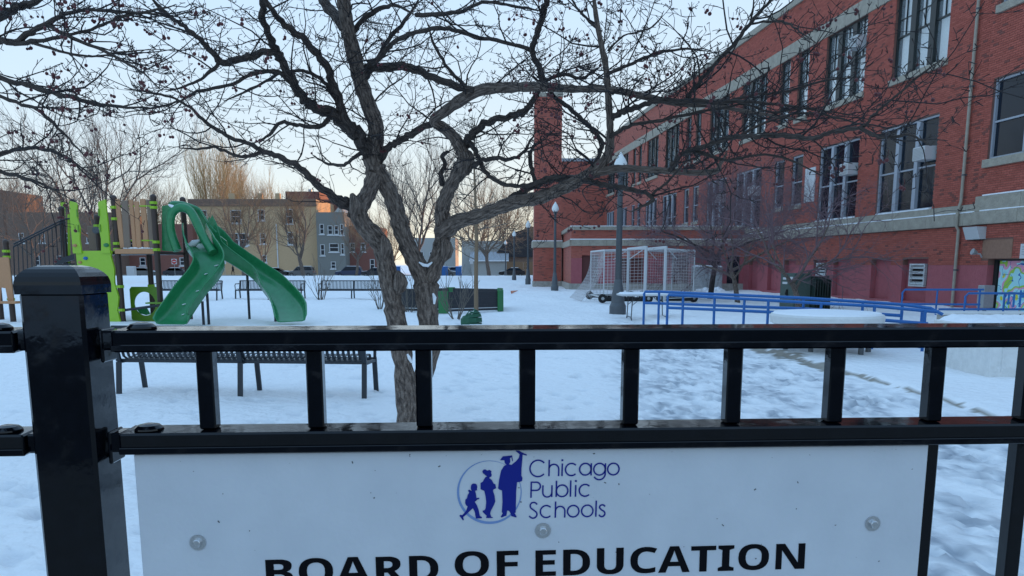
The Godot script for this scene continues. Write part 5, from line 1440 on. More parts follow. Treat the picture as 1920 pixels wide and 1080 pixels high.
	for l in [[[Vector3(-4.195, 2.576, -5.200), Vector3(-3.620, 2.745, -5.100), Vector3(-3.307, 2.841, -5.050), Vector3(-3.136, 2.904, -5.000), Vector3(-3.002, 2.938, -4.950), Vector3(-2.857, 2.955, -4.900), Vector3(-2.651, 3.005, -4.800)], [0.0365, 0.0309, 0.0258, 0.0255, 0.0237, 0.0187, 0.0055]],
		[[Vector3(-4.195, 2.576, -5.200), Vector3(-3.655, 2.729, -5.100), Vector3(-3.314, 2.775, -5.050), Vector3(-3.150, 2.762, -5.000), Vector3(-3.029, 2.736, -4.950), Vector3(-2.889, 2.783, -4.900), Vector3(-2.767, 2.811, -4.850), Vector3(-2.633, 2.850, -4.800), Vector3(-2.480, 2.858, -4.750), Vector3(-2.270, 2.837, -4.700), Vector3(-2.004, 2.810, -4.650)], [0.0331, 0.0260, 0.0225, 0.0207, 0.0189, 0.0187, 0.0155, 0.0122, 0.0091, 0.0090, 0.0024]],
		[[Vector3(-3.055, 2.736, -4.950), Vector3(-2.895, 2.729, -4.900), Vector3(-2.704, 2.739, -4.850), Vector3(-2.516, 2.761, -4.800), Vector3(-2.361, 2.794, -4.750), Vector3(-2.210, 2.820, -4.700), Vector3(-2.033, 2.827, -4.650), Vector3(-1.889, 2.846, -4.600)], [0.0158, 0.0125, 0.0108, 0.0092, 0.0091, 0.0090, 0.0074, 0.0023]],
		[[Vector3(-2.768, 2.805, -4.850), Vector3(-2.642, 2.749, -4.800), Vector3(-2.510, 2.682, -4.750), Vector3(-2.364, 2.622, -4.700), Vector3(-2.222, 2.545, -4.650), Vector3(-2.096, 2.475, -4.600), Vector3(-1.975, 2.365, -4.550)], [0.0124, 0.0122, 0.0106, 0.0090, 0.0074, 0.0059, 0.0017]],
		[[Vector3(-4.424, 2.531, -5.300), Vector3(-3.710, 2.608, -5.200), Vector3(-3.335, 2.585, -5.100), Vector3(-3.107, 2.526, -5.050), Vector3(-2.947, 2.480, -5.000), Vector3(-2.789, 2.438, -4.950), Vector3(-2.634, 2.396, -4.900), Vector3(-2.481, 2.355, -4.850), Vector3(-2.297, 2.330, -4.800), Vector3(-2.115, 2.317, -4.750)], [0.0338, 0.0249, 0.0195, 0.0161, 0.0159, 0.0142, 0.0125, 0.0108, 0.0076, 0.0024]],
		[[Vector3(-3.311, 2.488, -5.100), Vector3(-3.088, 2.397, -5.000), Vector3(-2.929, 2.346, -4.950), Vector3(-2.810, 2.252, -4.900), Vector3(-2.692, 2.150, -4.850), Vector3(-2.562, 2.024, -4.800)], [0.0130, 0.0112, 0.0110, 0.0094, 0.0077, 0.0024]],
		[[Vector3(-4.344, 2.273, -5.600), Vector3(-3.767, 2.115, -5.500), Vector3(-3.477, 2.137, -5.400), Vector3(-3.316, 2.165, -5.350), Vector3(-3.125, 2.161, -5.300), Vector3(-2.976, 2.117, -5.250), Vector3(-2.832, 2.036, -5.200), Vector3(-2.665, 1.930, -5.100)], [0.0250, 0.0210, 0.0172, 0.0136, 0.0118, 0.0100, 0.0066, 0.0020]],
		[[Vector3(-4.211, 2.128, -5.600), Vector3(-3.700, 2.051, -5.500), Vector3(-3.485, 2.023, -5.450), Vector3(-3.347, 1.990, -5.400), Vector3(-3.176, 1.938, -5.350), Vector3(-2.976, 1.839, -5.300)], [0.0214, 0.0175, 0.0139, 0.0120, 0.0085, 0.0027]],
		[[Vector3(-2.895, 2.722, -4.900), Vector3(-2.711, 2.664, -4.850), Vector3(-2.496, 2.621, -4.800), Vector3(-2.281, 2.629, -4.750), Vector3(-2.101, 2.633, -4.700)], [0.0094, 0.0077, 0.0061, 0.0061, 0.0018]]]:
		var s := kinked(smooth_line(l[0], l[1]))
		var m := Mb.new()
		m.tube(s[0], knobby(s[0], s[1]), 8)
		obj("limb", m, M.bark_limb, u)
		grow_along(tw2, s[0], s[1], 0.088, 0.48, 1, f2, 0.2)
	stuff(obj("twigs", tw2, M.twig, u))
	hang_fruit(f2, 0.85, u)

# a bare street or park tree of one trunk: recursive limbs
func bare_tree(called: String, label: String, at: Vector3, height: float, spread: float, tr: float, levels: int, kids: int, sd: int, bark: Material, twig: Material, group := "", lean := 0.18, clear := 0.28, up := 0.16) -> Node3D:
	rng.seed = sd
	var t := thing(called, label, "tree", at, 0.0, group)
	var tm := Mb.new()
	var cm := Mb.new()
	var n := 5
	var p := shoot(Vector3(0, -0.3, 0), Vector3(rng.randf() - 0.5, 6, rng.randf() - 0.5), height * clear + 0.3, n, lean, 0.0)
	tm.tube(p, taper(tr * 1.15, tr * 0.8, n), 9)
	for k in kids:
		var a := TAU * (k + rng.randf() * 0.7) / kids
		var d := Vector3(cos(a) * spread, 1.0 + rng.randf() * 0.5, sin(a) * spread)
		limb_grow(tm, cm, p[n - (k % 2)], d, height * (1.0 - clear) * (0.5 + rng.randf() * 0.15), tr * 0.55, levels, up, spread)
	obj("trunk", tm, bark, t)
	stuff(obj("crown", cm, twig, t))
	return t

func limb_grow(tm: Mb, cm: Mb, from: Vector3, dir: Vector3, ln: float, r: float, level: int, up: float, spread: float) -> void:
	var n := 5 if level > 0 else 3
	var p := shoot(from, dir, ln, n, 0.42, up)
	var mb := tm if r > 0.035 and level > 1 else cm
	mb.tube(p, taper(r, r * 0.45, n), 6 if r > 0.05 else (4 if level > 0 else 3), false)
	if level <= 0: return
	var k := 3 + rng.randi() % 3
	for i in k:
		var j := 1 + (i * (n - 1)) / maxi(k - 1, 1)
		j = mini(j, n)
		var t: Vector3 = (p[j] - p[j - 1]).normalized()
		var side := t.cross(Vector3(rng.randf() - 0.5, rng.randf() - 0.5, rng.randf() - 0.5)).normalized()
		limb_grow(tm, cm, p[j], t + side * (0.55 + rng.randf() * 0.5) * (0.6 + spread * 0.5), ln * (0.50 + rng.randf() * 0.22), r * 0.5, level - 1, up, spread)
	limb_grow(tm, cm, p[n], (p[n] - p[n - 1]) + Vector3(rng.randf() - 0.5, rng.randf() * 0.3, rng.randf() - 0.5) * ln * 0.12, ln * 0.55, r * 0.45, level - 1, up, spread)


# ---------------------------------------------------------------- playground
# a trough swept along a path: floor, rounded corners, two walls with rolled lips; w and hh at each point
func chute(mb: Mb, pts: Array, ws: Array, hs: Array, face := 0.0, from := 0) -> void:
	var rows := []
	var m := pts.size()
	var outline := []
	for i in m:
		var t: Vector3 = (pts[mini(i + 1, m - 1)] - pts[maxi(i - 1, 0)]).normalized()
		var s := t.cross(Vector3.UP).normalized()
		# the mouldings turn their trough towards the front of the climber
		if face > 0.0 and i >= from:
			s = s.lerp(Vector3.LEFT, face * minf(1.0, (i - from + 1) / 8.0)).normalized()
			s = (s - t * s.dot(t) * 0.6).normalized()
		var u := s.cross(t)
		var w: float = ws[i] / 2
		var h: float = hs[i]
		var prof := [[-1.10, 0.93], [-1.12, 1.0], [-1.06, 1.04], [-0.99, 1.0], [-0.97, 0.5], [-0.90, 0.16], [-0.72, 0.03], [-0.35, 0.0], [0.35, 0.0], [0.72, 0.03], [0.90, 0.16], [0.97, 0.5], [0.99, 1.0], [1.06, 1.04], [1.12, 1.0], [1.10, 0.93],
			[1.02, 0.5], [0.95, 0.0], [0.74, -0.16], [-0.74, -0.16], [-0.95, 0.0], [-1.02, 0.5]]
		var row := []
		outline = prof
		for q in prof: row.append(pts[i] + s * (q[0] * w) + u * (q[1] * h))
		rows.append(row)
	var k: int = rows[0].size()
	# smooth normals over the sheet
	var base := mb.v.size()
	for i in m:
		for j in k:
			var du: Vector3 = rows[i][(j + 1) % k] - rows[i][(j - 1 + k) % k]
			var dv: Vector3 = rows[mini(i + 1, m - 1)][j] - rows[maxi(i - 1, 0)][j]
			mb.vert(rows[i][j], du.cross(dv).normalized())
	for i in m - 1:
		for j in k:
			var a: int = base + i * k + j
			var b: int = base + i * k + (j + 1) % k
			mb.ix.append_array([a, a + k, b, b, a + k, b + k])
	var flat := PackedVector2Array()
	for q in outline: flat.append(Vector2(q[0], q[1]))
	var tr := Geometry2D.triangulate_polygon(flat)
	for e in [0, m - 1]:
		for j in range(0, tr.size(), 3): mb.tri(rows[e][tr[j]], rows[e][tr[j + 1]], rows[e][tr[j + 2]])

func spline(p: Array, per := 5) -> Array:
	var r := []
	for i in p.size(): r.append(0.0)
	return smooth_line(p, r, per)[0]

func spline_f(r: Array, per := 5) -> Array:
	var o := []
	for i in r.size() - 1:
		for k in per: o.append(lerpf(r[i], r[i + 1], k / float(per)))
	o.append(r[r.size() - 1])
	return o

# a flat board with an oval hole, in local x,y
func holed_board(mb: Mb, x0: float, x1: float, y0: float, y1: float, c: Vector2, rx: float, ry: float, th: float, at: Vector3, bs: Basis) -> void:
	var n := 40
	for i in n:
		var q := []
		for j in 2:
			var a := TAU * (i + j) / n
			var d := Vector2(cos(a), sin(a))
			var k := 1e9
			if absf(d.x) > 1e-5: k = minf(k, ((x1 if d.x > 0 else x0) - c.x) / d.x)
			if absf(d.y) > 1e-5: k = minf(k, ((y1 if d.y > 0 else y0) - c.y) / d.y)
			q.append([c + Vector2(d.x * rx, d.y * ry), c + d * k])
		for s in [-1.0, 1.0]:
			var z: float = s * th / 2
			var f := func(v2: Vector2, zz: float) -> Vector3: return at + bs * Vector3(v2.x, v2.y, zz)
			if s > 0: mb.quad(f.call(q[0][0], z), f.call(q[0][1], z), f.call(q[1][1], z), f.call(q[1][0], z))
			else: mb.quad(f.call(q[1][0], z), f.call(q[1][1], z), f.call(q[0][1], z), f.call(q[0][0], z))
		var g := func(v2: Vector2, zz: float) -> Vector3: return at + bs * Vector3(v2.x, v2.y, zz)
		mb.quad(g.call(q[1][0], -th / 2), g.call(q[0][0], -th / 2), g.call(q[0][0], th / 2), g.call(q[1][0], th / 2))
		mb.quad(g.call(q[0][1], -th / 2), g.call(q[1][1], -th / 2), g.call(q[1][1], th / 2), g.call(q[0][1], th / 2))

func play_post(t: Node3D, x: float, z: float, y0: float, y1: float, rings: Array) -> void:
	var m := Mb.new()
	m.tube([Vector3(x, y0, z), Vector3(x, y1, z)], [0.068], 14)
	var o := obj("post", m, M.brown_post, t)
	var c := Mb.new()
	c.lathe([Vector2(0.076, -0.03), Vector2(0.076, 0.02), Vector2(0.068, 0.055), Vector2(0.04, 0.085), Vector2(0, 0.095)], 14, Vector3(x, y1, z))
	obj("cap", c, M.brown_post, o)
	for y in rings:
		var r := Mb.new()
		r.lathe([Vector2(0.070, 0), Vector2(0.083, 0.0), Vector2(0.083, 0.065), Vector2(0.070, 0.065)], 14, Vector3(x, y - 0.032, z))
		r.box(Vector3(x, y, z + 0.085), Vector3(0.10, 0.055, 0.03))
		obj("clamp", r, M.lime, o)

func build_playground() -> void:
	var t := thing("playground_climber", "lime and brown playground climber with two green slides and wooden slats", "playground")
	# y of a pixel row at a given distance: heights are read once and kept in metres
	var P1 := Vector3(-9.551, 0.834, -18.900)
	var P2 := Vector3(-8.555, 0.837, -18.800)
	var P2b := Vector3(-9.261, 0.804, -19.900)
	var P3 := Vector3(-10.818, 0.819, -19.400)
	var P4 := Vector3(-8.358, 0.801, -20.000)
	var P5 := Vector3(-10.892, 0.783, -20.600)
	var P6 := Vector3(-11.685, 0.789, -20.400)
	var P7 := Vector3(-12.697, 0.813, -19.600)
	var P8 := Vector3(-13.392, 0.795, -20.200)
	var dk: float = 1.732
	var top: float = 2.904
	for q in [[P1, top + 0.05, [top - 0.15, top - 0.42, dk + 0.17, dk + 0.03, 0.87, 0.30]], [P2, top + 0.06, [top - 0.05, top - 0.16, dk + 0.20, dk + 0.02]], [P2b, dk + 0.2, [0.86]], [P3, top, [top - 0.4, dk + 0.2, dk]],
			[P4, top + 0.1, [top - 0.02, top - 0.12]], [P5, top - 0.30, [top - 0.5]], [P6, top - 0.1, []], [P7, 1.929, [1.731, 1.586, 0.531]], [P8, 1.918, [1.673]]]:
		play_post(t, q[0].x, q[0].z, -0.2, q[1], q[2])
	# deck
	var dm := Mb.new()
	dm.extrude([Vector2(P1.x, -P1.z), Vector2(P2.x, -P2.z), Vector2(P4.x, -P4.z), Vector2(P5.x + 0.3, -P5.z + 0.2), Vector2(P3.x, -P3.z)], dk - 0.09, dk - 0.02, Vector3.ZERO, Basis(Vector3.RIGHT, Vector3(0, 0, -1), Vector3.UP))
	obj("deck", dm, M.brown_post, t)
	var rim := Mb.new()
	rim.bevel((P1 + P2) / 2 + Vector3(0, dk - 0.02 - P1.y, 0.06), Vector3(P2.x - P1.x + 0.02, 0.12, 0.04), 0.01)
	obj("deck_edge", rim, M.wood, t)
	var ds := Mb.new()
	for i in 6: ds.bevel(Vector3(P1.x + 0.22 + i * 0.125, dk + 0.055, P1.z + 0.03), Vector3(0.11 + rng.randf() * 0.03, 0.03 + rng.randf() * 0.03, 0.07), 0.012)
	stuff(obj("snow_on_deck", ds, M.snow, t))
	# wooden slats, each of its own height and tone
	var sx := [[230.5, 9.6, 0], [241.5, 12.6, 1], [252, 8, 0], [261, 9.2, 0], [271.5, 10.6, 0], [282, 9.6, 1]]
	for i in sx.size():
		var x: float = lerpf(P1.x + 0.115, P2.x - 0.13, (sx[i][0] - 230.5) / 51.5)
		var w: float = sx[i][1] * 0.0127
		var m := Mb.new()
		var h: float = top - 0.02 - dk - 0.05 + (0.06 if i == 0 or i == 4 else 0.02 * (i % 3))
		m.bevel(Vector3(x, dk + 0.06 + h / 2, P1.z + 0.02 + (i % 2) * 0.025), Vector3(w, h, 0.045), 0.012, Basis(Vector3.BACK, [0.04, -0.015, 0.01, -0.02, 0.015, 0.0][i]))
		obj("slat", m, M.wood_grey if sx[i][2] else M.wood, t)
	for y in [dk + 0.24, top - 0.12]:
		var m := Mb.new()
		m.tube([P1 + Vector3(0, y - P1.y, -0.03), P2 + Vector3(0, y - P2.y, -0.03)], [0.018], 8)
		obj("rail", m, M.lime, t)
	# lime climbing panel with its two tall ears
	var ax := (P1 - P3)
	ax.y = 0
	var pl := ax.length()
	var bx := ax.normalized()
	var bz := bx.cross(Vector3.UP)
	var pb := Basis(bx, Vector3.UP, bz)
	var po := Vector3(P3.x, 0, P3.z) + bz * 0.09
	var pm := Mb.new()
	pm.extrude([Vector2(0.09, dk), Vector2(0.12, 0.9), Vector2(0.20, 0.02), Vector2(pl + 0.02, 0.02), Vector2(pl - 0.04, 0.3), Vector2(pl + 0.03, 0.62), Vector2(pl - 0.07, 0.95), Vector2(pl - 0.04, 1.3), Vector2(pl - 0.12, dk - 0.12), Vector2(pl - 0.06, dk)], -0.02, 0.02, po, pb)
	obj("climbing_panel", pm, M.lime, t)
	for s in 2:
		var m := Mb.new()
		var e := [Vector2(0.04, dk - 0.06), Vector2(0.33, dk - 0.06), Vector2(0.30, dk + 0.28), Vector2(0.345, dk + 0.55), Vector2(0.27, dk + 0.8), Vector2(0.31, top - 0.06), Vector2(0.27, top - 0.01), Vector2(0.06, top + 0.03), Vector2(0.035, dk + 0.6)]
		if s == 1:
			var e2 := []
			for q in e: e2.append(Vector2(pl - q.x - 0.05, q.y))
			e = e2
		m.extrude(e, 0.021, 0.055, po, pb)
		var o := obj("ear_panel", m, M.lime, t)
		for k in 2:
			var h := Mb.new()
			h.tube([po + pb * Vector3(0.30 if s == 0 else pl - 0.34, dk + 0.45 + k * 0.37, 0.06), po + pb * Vector3(0.30 if s == 0 else pl - 0.34, dk + 0.62 + k * 0.37, 0.06)], [0.022], 8)
			obj("handhold", h, M.lime_dark, o)
	for q in [[0.42, dk - 0.18, 0.06, M.blue], [0.22, dk - 0.28, 0.05, M.wood], [0.62, dk - 0.5, 0.06, M.wood_grey], [0.14, dk + 0.13, 0.055, M.wood], [pl - 0.18, dk + 0.13, 0.07, M.pit_green], [0.4, 0.75, 0.055, M.blue]]:
		var m := Mb.new()
		m.lathe([Vector2(q[2], 0), Vector2(q[2] * 0.9, 0.03), Vector2(q[2] * 0.5, 0.05), Vector2(0, 0.055)], 10, po + pb * Vector3(q[0], q[1], 0.02 if q[1] < dk else 0.055), pb * Basis(Vector3.RIGHT, PI / 2) * Basis.from_scale(Vector3(1.2, 1, 0.7)))
		obj("climbing_grip", m, q[3], t)
	# board seen between the ears, and a small round panel
	var bb := Mb.new()
	bb.bevel(Vector3(-11.006, 2.097, -20.700), Vector3(0.40, 0.62, 0.05), 0.012)
	obj("back_board", bb, M.wood_grey, t)
	var rd := Mb.new()
	rd.lathe([Vector2(0.09, 0), Vector2(0.09, 0.04), Vector2(0.05, 0.045), Vector2(0, 0.045)], 14, P5 + Vector3(0, 2.287 - P5.y, 0.07), Basis(Vector3.RIGHT, PI / 2))
	obj("dial", rd, M.lamp_grey, t)
	# lime uprights at the head of the stair
	for q in [[Vector3(-11.840, 1.762, -20.600), Vector3(-11.742, 3.012, -20.600), 0.10], [Vector3(-11.608, 1.345, -20.400), Vector3(-11.503, 2.686, -20.400), 0.05], [Vector3(-10.917, 1.586, -19.600), Vector3(-10.861, 2.687, -19.600), 0.09]]:
		var m := Mb.new()
		m.bar(q[0], q[1], q[2], 0.04, Vector3.BACK)
		obj("upright", m, M.lime, t)
	# stair and its railing
	var r0 := Vector3(-12.508, 1.902, -19.600)
	var r1 := Vector3(-11.582, 2.558, -20.300)
	var r2 := Vector3(-11.359, 2.591, -20.400)
	var l0 := Vector3(-12.567, 0.907, -19.600)
	var l1 := Vector3(-11.414, 1.648, -20.400)
	for q in [[r0, r1], [r0 - Vector3(0, 0.06, 0), r1 - Vector3(0, 0.06, 0)], [l0, l1]]:
		var m := Mb.new()
		m.tube([q[0], q[1], r2 if q[1] == r1 else q[1] + (l1 - l0) * 0.01], [0.02], 8)
		obj("handrail", m, M.bench, t)
	for i in 13:
		var k := i / 12.0
		var m := Mb.new()
		m.tube([r0.lerp(r1, k) - Vector3(0, 0.04, 0), l0.lerp(l1, k * 0.84)], [0.0125], 6)
		obj("baluster", m, M.bench, t)
	for i in 6:
		var m := Mb.new()
		var c: Vector3 = l0.lerp(l1, (i + 0.5) / 6.0) + Vector3(0.1, -0.06, -0.35)
		m.bevel(c, Vector3(0.36, 0.05, 0.8), 0.01)
		obj("tread", m, M.bench, t)
	var st := Mb.new()
	st.bar(Vector3(-11.551, 1.453, -19.700), Vector3(-10.887, 1.640, -19.700), 0.05, 0.13)
	obj("stringer", st, M.bench, t)
	# far-left board
	var fb := Mb.new()
	fb.extrude([Vector2(-0.55, -0.5), Vector2(-0.14, -0.55), Vector2(-0.10, -0.2), Vector2(0.02, -0.22), Vector2(0.05, -0.55), Vector2(0.19, -0.55), Vector2(0.17, 0.55), Vector2(-0.55, 0.55)], -0.02, 0.02, Vector3(-12.759, 1.029, -19.500))
	obj("side_board", fb, M.wood, t)
	var fp := Mb.new()
	fp.bevel(Vector3(-12.832, 0.460, -19.400), Vector3(0.9, 0.06, 0.25), 0.012)
	obj("shelf", fp, M.wood, t)
	# low panel with a round window and cross bar
	var lp := Mb.new()
	var lz := (P1.z + P2b.z) / 2 - 0.15
	var lx0: float = -9.647
	var lx1: float = -8.950
	var ly0: float = -0.035
	var ly1: float = 0.846
	var lc := Vector2(-9.285, 0.420)
	holed_board(lp, lx0, lx1, ly0, ly1, lc, 0.27, 0.30, 0.04, Vector3(0, 0, lz), Basis.IDENTITY)
	obj("bubble_panel", lp, M.lime_dark, t)
	var wv := Mb.new()
	wv.extrude([Vector2(-0.25, -0.12), Vector2(0.02, -0.10), Vector2(0.1, -0.26), Vector2(0.0, -0.29), Vector2(-0.16, -0.25)], -0.01, 0.01, Vector3(lc.x, lc.y, lz - 0.03))
	obj("wave", wv, M.slide, t)
	var cb := Mb.new()
	cb.tube([Vector3(-9.541, 0.289, -18.900), Vector3(-8.670, 0.407, -18.900)], [0.033], 10)
	obj("cross_bar", cb, M.bench, t)
	var sh := Mb.new()
	sh.bevel(Vector3(-8.528, 0.486, -18.600), Vector3(0.5, 0.035, 0.25), 0.008)
	obj("small_shelf", sh, M.lime_dark, t)
	# slides
	var c1 := spline([Vector3(-7.824, 1.908, -19.300), Vector3(-7.567, 1.757, -18.900), Vector3(-7.276, 1.539, -18.650), Vector3(-7.123, 1.312, -18.450), Vector3(-7.187, 1.053, -18.250), Vector3(-7.374, 0.773, -18.050), Vector3(-7.494, 0.523, -17.850), Vector3(-7.618, 0.287, -17.700), Vector3(-7.686, 0.138, -17.550), Vector3(-7.697, 0.077, -17.400)])
	var w1 := spline_f([0.50, 0.60, 0.62, 0.64, 0.65, 0.65, 0.65, 0.67, 0.72, 0.74])
	var h1 := spline_f([0.50, 0.40, 0.32, 0.30, 0.29, 0.28, 0.28, 0.27, 0.22, 0.12])
	var m1 := Mb.new()
	chute(m1, c1, w1, h1, 0.75)
	obj("slide", m1, M.slide, t)
	var c2 := spline([Vector3(-7.901, 1.984, -19.700), Vector3(-7.679, 1.854, -19.800), Vector3(-7.366, 1.654, -19.800), Vector3(-6.937, 1.427, -19.700), Vector3(-6.496, 1.175, -19.550), Vector3(-6.083, 0.913, -19.350), Vector3(-5.739, 0.660, -19.050), Vector3(-5.464, 0.443, -18.700), Vector3(-5.281, 0.271, -18.350), Vector3(-5.135, 0.101, -17.900)])
	var w2 := spline_f([0.55, 0.55, 0.55, 0.55, 0.55, 0.57, 0.62, 0.68, 0.72, 0.66])
	var h2 := spline_f([0.70, 0.52, 0.36, 0.30, 0.28, 0.27, 0.26, 0.25, 0.22, 0.14])
	var m2 := Mb.new()
	chute(m2, c2, w2, h2, 0.7, 22)
	obj("slide", m2, M.slide, t)
	# moulded hood at the head of the slides
	var hm := Mb.new()
	hm.extrude([Vector2(-8.421, 2.795), Vector2(-8.240, 2.820), Vector2(-8.089, 2.770), Vector2(-8.178, 2.594), Vector2(-8.232, 2.367), Vector2(-8.185, 2.114), Vector2(-8.074, 1.835), Vector2(-8.160, 1.707), Vector2(-8.495, 1.733)], -0.03, 0.03, Vector3(0, 0, -18.97))
	obj("hood_panel", hm, M.slide, t)
	var arch := spline([Vector3(-8.098, 1.732, -18.900), Vector3(-8.236, 2.114, -18.950), Vector3(-8.256, 2.393, -18.950), Vector3(-8.212, 2.608, -18.970), Vector3(-8.087, 2.736, -19.000), Vector3(-7.927, 2.752, -19.050), Vector3(-7.778, 2.651, -19.050), Vector3(-7.644, 2.421, -19.000), Vector3(-7.523, 2.165, -18.950), Vector3(-7.358, 1.908, -18.850), Vector3(-7.160, 1.678, -18.700)], 4)
	var am := Mb.new()
	am.tube(arch, [0.105], 14)
	obj("hood_arch", am, M.slide, t)
	var arch2 := spline([Vector3(-8.262, 2.824, -19.000), Vector3(-8.084, 2.830, -19.250), Vector3(-7.903, 2.784, -19.500), Vector3(-7.789, 2.713, -19.600), Vector3(-7.619, 2.440, -19.600), Vector3(-7.376, 2.176, -19.550)], 4)
	var am2 := Mb.new()
	am2.tube(arch2, [0.06, 0.09, 0.10, 0.10, 0.10, 0.10, 0.09, 0.085, 0.08, 0.075, 0.07, 0.065, 0.06, 0.055, 0.05, 0.05, 0.045, 0.04, 0.04, 0.04, 0.04], 12)
	am2.extrude([Vector2(-8.054, 2.814), Vector2(-7.754, 2.736), Vector2(-7.599, 2.450), Vector2(-7.376, 2.176), Vector2(-7.134, 1.980), Vector2(-7.065, 1.559), Vector2(-7.415, 1.743), Vector2(-7.604, 1.927), Vector2(-7.745, 2.242), Vector2(-7.910, 2.580)], -0.03, 0.03, Vector3(0, 0, -19.55))
	obj("hood_roof", am2, M.slide, t)
	var ss := Mb.new()
	ss.tube([Vector3(-7.936, 1.811, -19.050), Vector3(-7.748, 1.914, -19.050), Vector3(-7.614, 1.978, -19.050)], [0.03, 0.085, 0.03], 10)
	for q in [[14, 0.12, 0.10], [18, -0.08, 0.07], [22, 0.16, 0.12], [25, 0.05, 0.09], [28, 0.2, 0.13], [31, -0.05, 0.08], [36, 0.1, 0.06]]:
		var c: Vector3 = c1[q[0]] + Vector3(q[1], 0.018, 0.02)
		ss.tube([c + Vector3(-q[2] * 0.4, -0.01, 0.02), c, c + Vector3(q[2] * 0.5, 0.02, -q[2])], [0.004, 0.013, 0.003], 7)
	ss.tube([Vector3(-8.265, 2.820, -18.950), Vector3(-8.166, 2.770, -18.950), Vector3(-8.092, 2.720, -18.950)], [0.02, 0.05, 0.02], 8)
	stuff(obj("snow_on_slide", ss, M.snow, t))
	for q in [[Vector3(-6.716, 1.280, -19.700), Vector3(-6.305, 0.000, -18.409)], [Vector3(-5.898, 0.760, -19.200), Vector3(-5.654, 0.000, -18.409)], [Vector3(-7.171, 0.793, -18.200), Vector3(-6.925, 0.000, -17.606)], [Vector3(-7.255, 0.610, -18.100), Vector3(-7.072, 0.000, -17.606)]]:
		var m := Mb.new()
		var foot := Vector3(q[0].x, -0.1, q[0].z)
		m.tube([q[0] - Vector3(0, 0.06, 0), foot], [0.033], 8)
		obj("support_pole", m, M.bench, t)


# ---------------------------------------------------------------- things standing in the yard
# the bench faces local -z; its back is towards local +z
func make_bench(label: String, at: Vector3, turn: float) -> Node3D:
	var t := thing("park_bench", label, "bench", at, turn, "long black slatted benches")
	var ln := 2.72
	var n := 46
	var prof := [Vector2(0.29, 0.73), Vector2(0.26, 0.62), Vector2(0.23, 0.50), Vector2(0.20, 0.42), Vector2(0.14, 0.385), Vector2(0.02, 0.40), Vector2(-0.14, 0.425), Vector2(-0.20, 0.41), Vector2(-0.22, 0.37)]
	var sm := Mb.new()
	for i in prof.size() - 1:
		sm.bar(Vector3(0, prof[i].y, prof[i].x), Vector3(0, prof[i + 1].y, prof[i + 1].x), 0.030, 0.007, Vector3(0, 0.7, 0.7))
	var mesh := sm.mesh()
	for i in n: inst("slat", mesh, M.bench, t, Vector3(-ln / 2 + 0.06 + i * (ln - 0.12) / (n - 1), 0, 0))
	for q in [Vector2(0.295, 0.74), Vector2(0.175, 0.37), Vector2(-0.225, 0.36)]:
		var m := Mb.new()
		m.bevel(Vector3(0, q.y, q.x), Vector3(ln, 0.038, 0.032), 0.006)
		obj("rail", m, M.bench, t)
	for x in [-ln / 2 + 0.01, 0.0, ln / 2 - 0.01]:
		var m := Mb.new()
		m.bar(Vector3(x, 0.74, 0.325), Vector3(x, 0.37, 0.215), 0.05, 0.03, Vector3.BACK)
		m.bar(Vector3(x, 0.36, 0.22), Vector3(x, -0.06, 0.27), 0.05, 0.03, Vector3.BACK)
		obj("leg", m, M.bench, t)
		var f := Mb.new()
		f.bar(Vector3(x, 0.38, -0.21), Vector3(x, -0.06, -0.27), 0.05, 0.03, Vector3.BACK)
		f.bar(Vector3(x, 0.35, -0.23), Vector3(x, 0.36, 0.22), 0.04, 0.03)
		obj("leg", f, M.bench, t)
		if x != 0.0:
			var a := Mb.new()
			a.tube([Vector3(x, 0.36, -0.23), Vector3(x, 0.56, -0.26), Vector3(x, 0.62, -0.20), Vector3(x, 0.62, 0.26)], [0.018], 8)
			obj("armrest", a, M.bench, t)
	return t

func lamp_post(label: String, at: Vector3, h: float, big: bool) -> void:
	var t := thing("lamp_post", label, "street lamp", at, 0.0, "grey lamp posts along the school walk")
	var k := 1.0 if big else 0.85
	var b := Mb.new()
	b.lathe([Vector2(0.235 * k, -0.2), Vector2(0.235 * k, 0.24), Vector2(0.21 * k, 0.30), Vector2(0.19 * k, 0.33), Vector2(0.17 * k, 0.60), Vector2(0.12 * k, 0.86), Vector2(0.115 * k, 0.95), Vector2(0.09 * k, 1.0)], 8)
	obj("base", b, M.lamp_grey, t)
	var p := Mb.new()
	# fluted shaft
	var rows := 7
	for i in 16:
		var a0 := TAU * i / 16.0
		var r0 := 0.086 * k
		var r1 := 0.062 * k
		p.bar(Vector3(cos(a0) * r0, 0.98, sin(a0) * r0), Vector3(cos(a0) * r1, h - 0.52, sin(a0) * r1), 0.020, 0.014, Vector3(cos(a0), 0, sin(a0)))
	p.lathe([Vector2(0.083 * k, 0.98), Vector2(0.060 * k, h - 0.5)], 16)
	obj("shaft", p, M.lamp_grey, t)
	var c := Mb.new()
	c.lathe([Vector2(0.062, h - 0.56), Vector2(0.10, h - 0.53), Vector2(0.075, h - 0.50), Vector2(0.11, h - 0.46), Vector2(0.13, h - 0.42), Vector2(0.0, h - 0.42)], 16)
	obj("collar", c, M.lamp_grey, t)
	var g := Mb.new()
	g.lathe([Vector2(0.115, h - 0.42), Vector2(0.16, h - 0.36), Vector2(0.185, h - 0.28), Vector2(0.175, h - 0.20), Vector2(0.13, h - 0.10), Vector2(0.075, h - 0.02), Vector2(0.04, h + 0.04), Vector2(0.03, h + 0.07), Vector2(0.0, h + 0.10)], 18)
	obj("globe", g, M.globe, t)

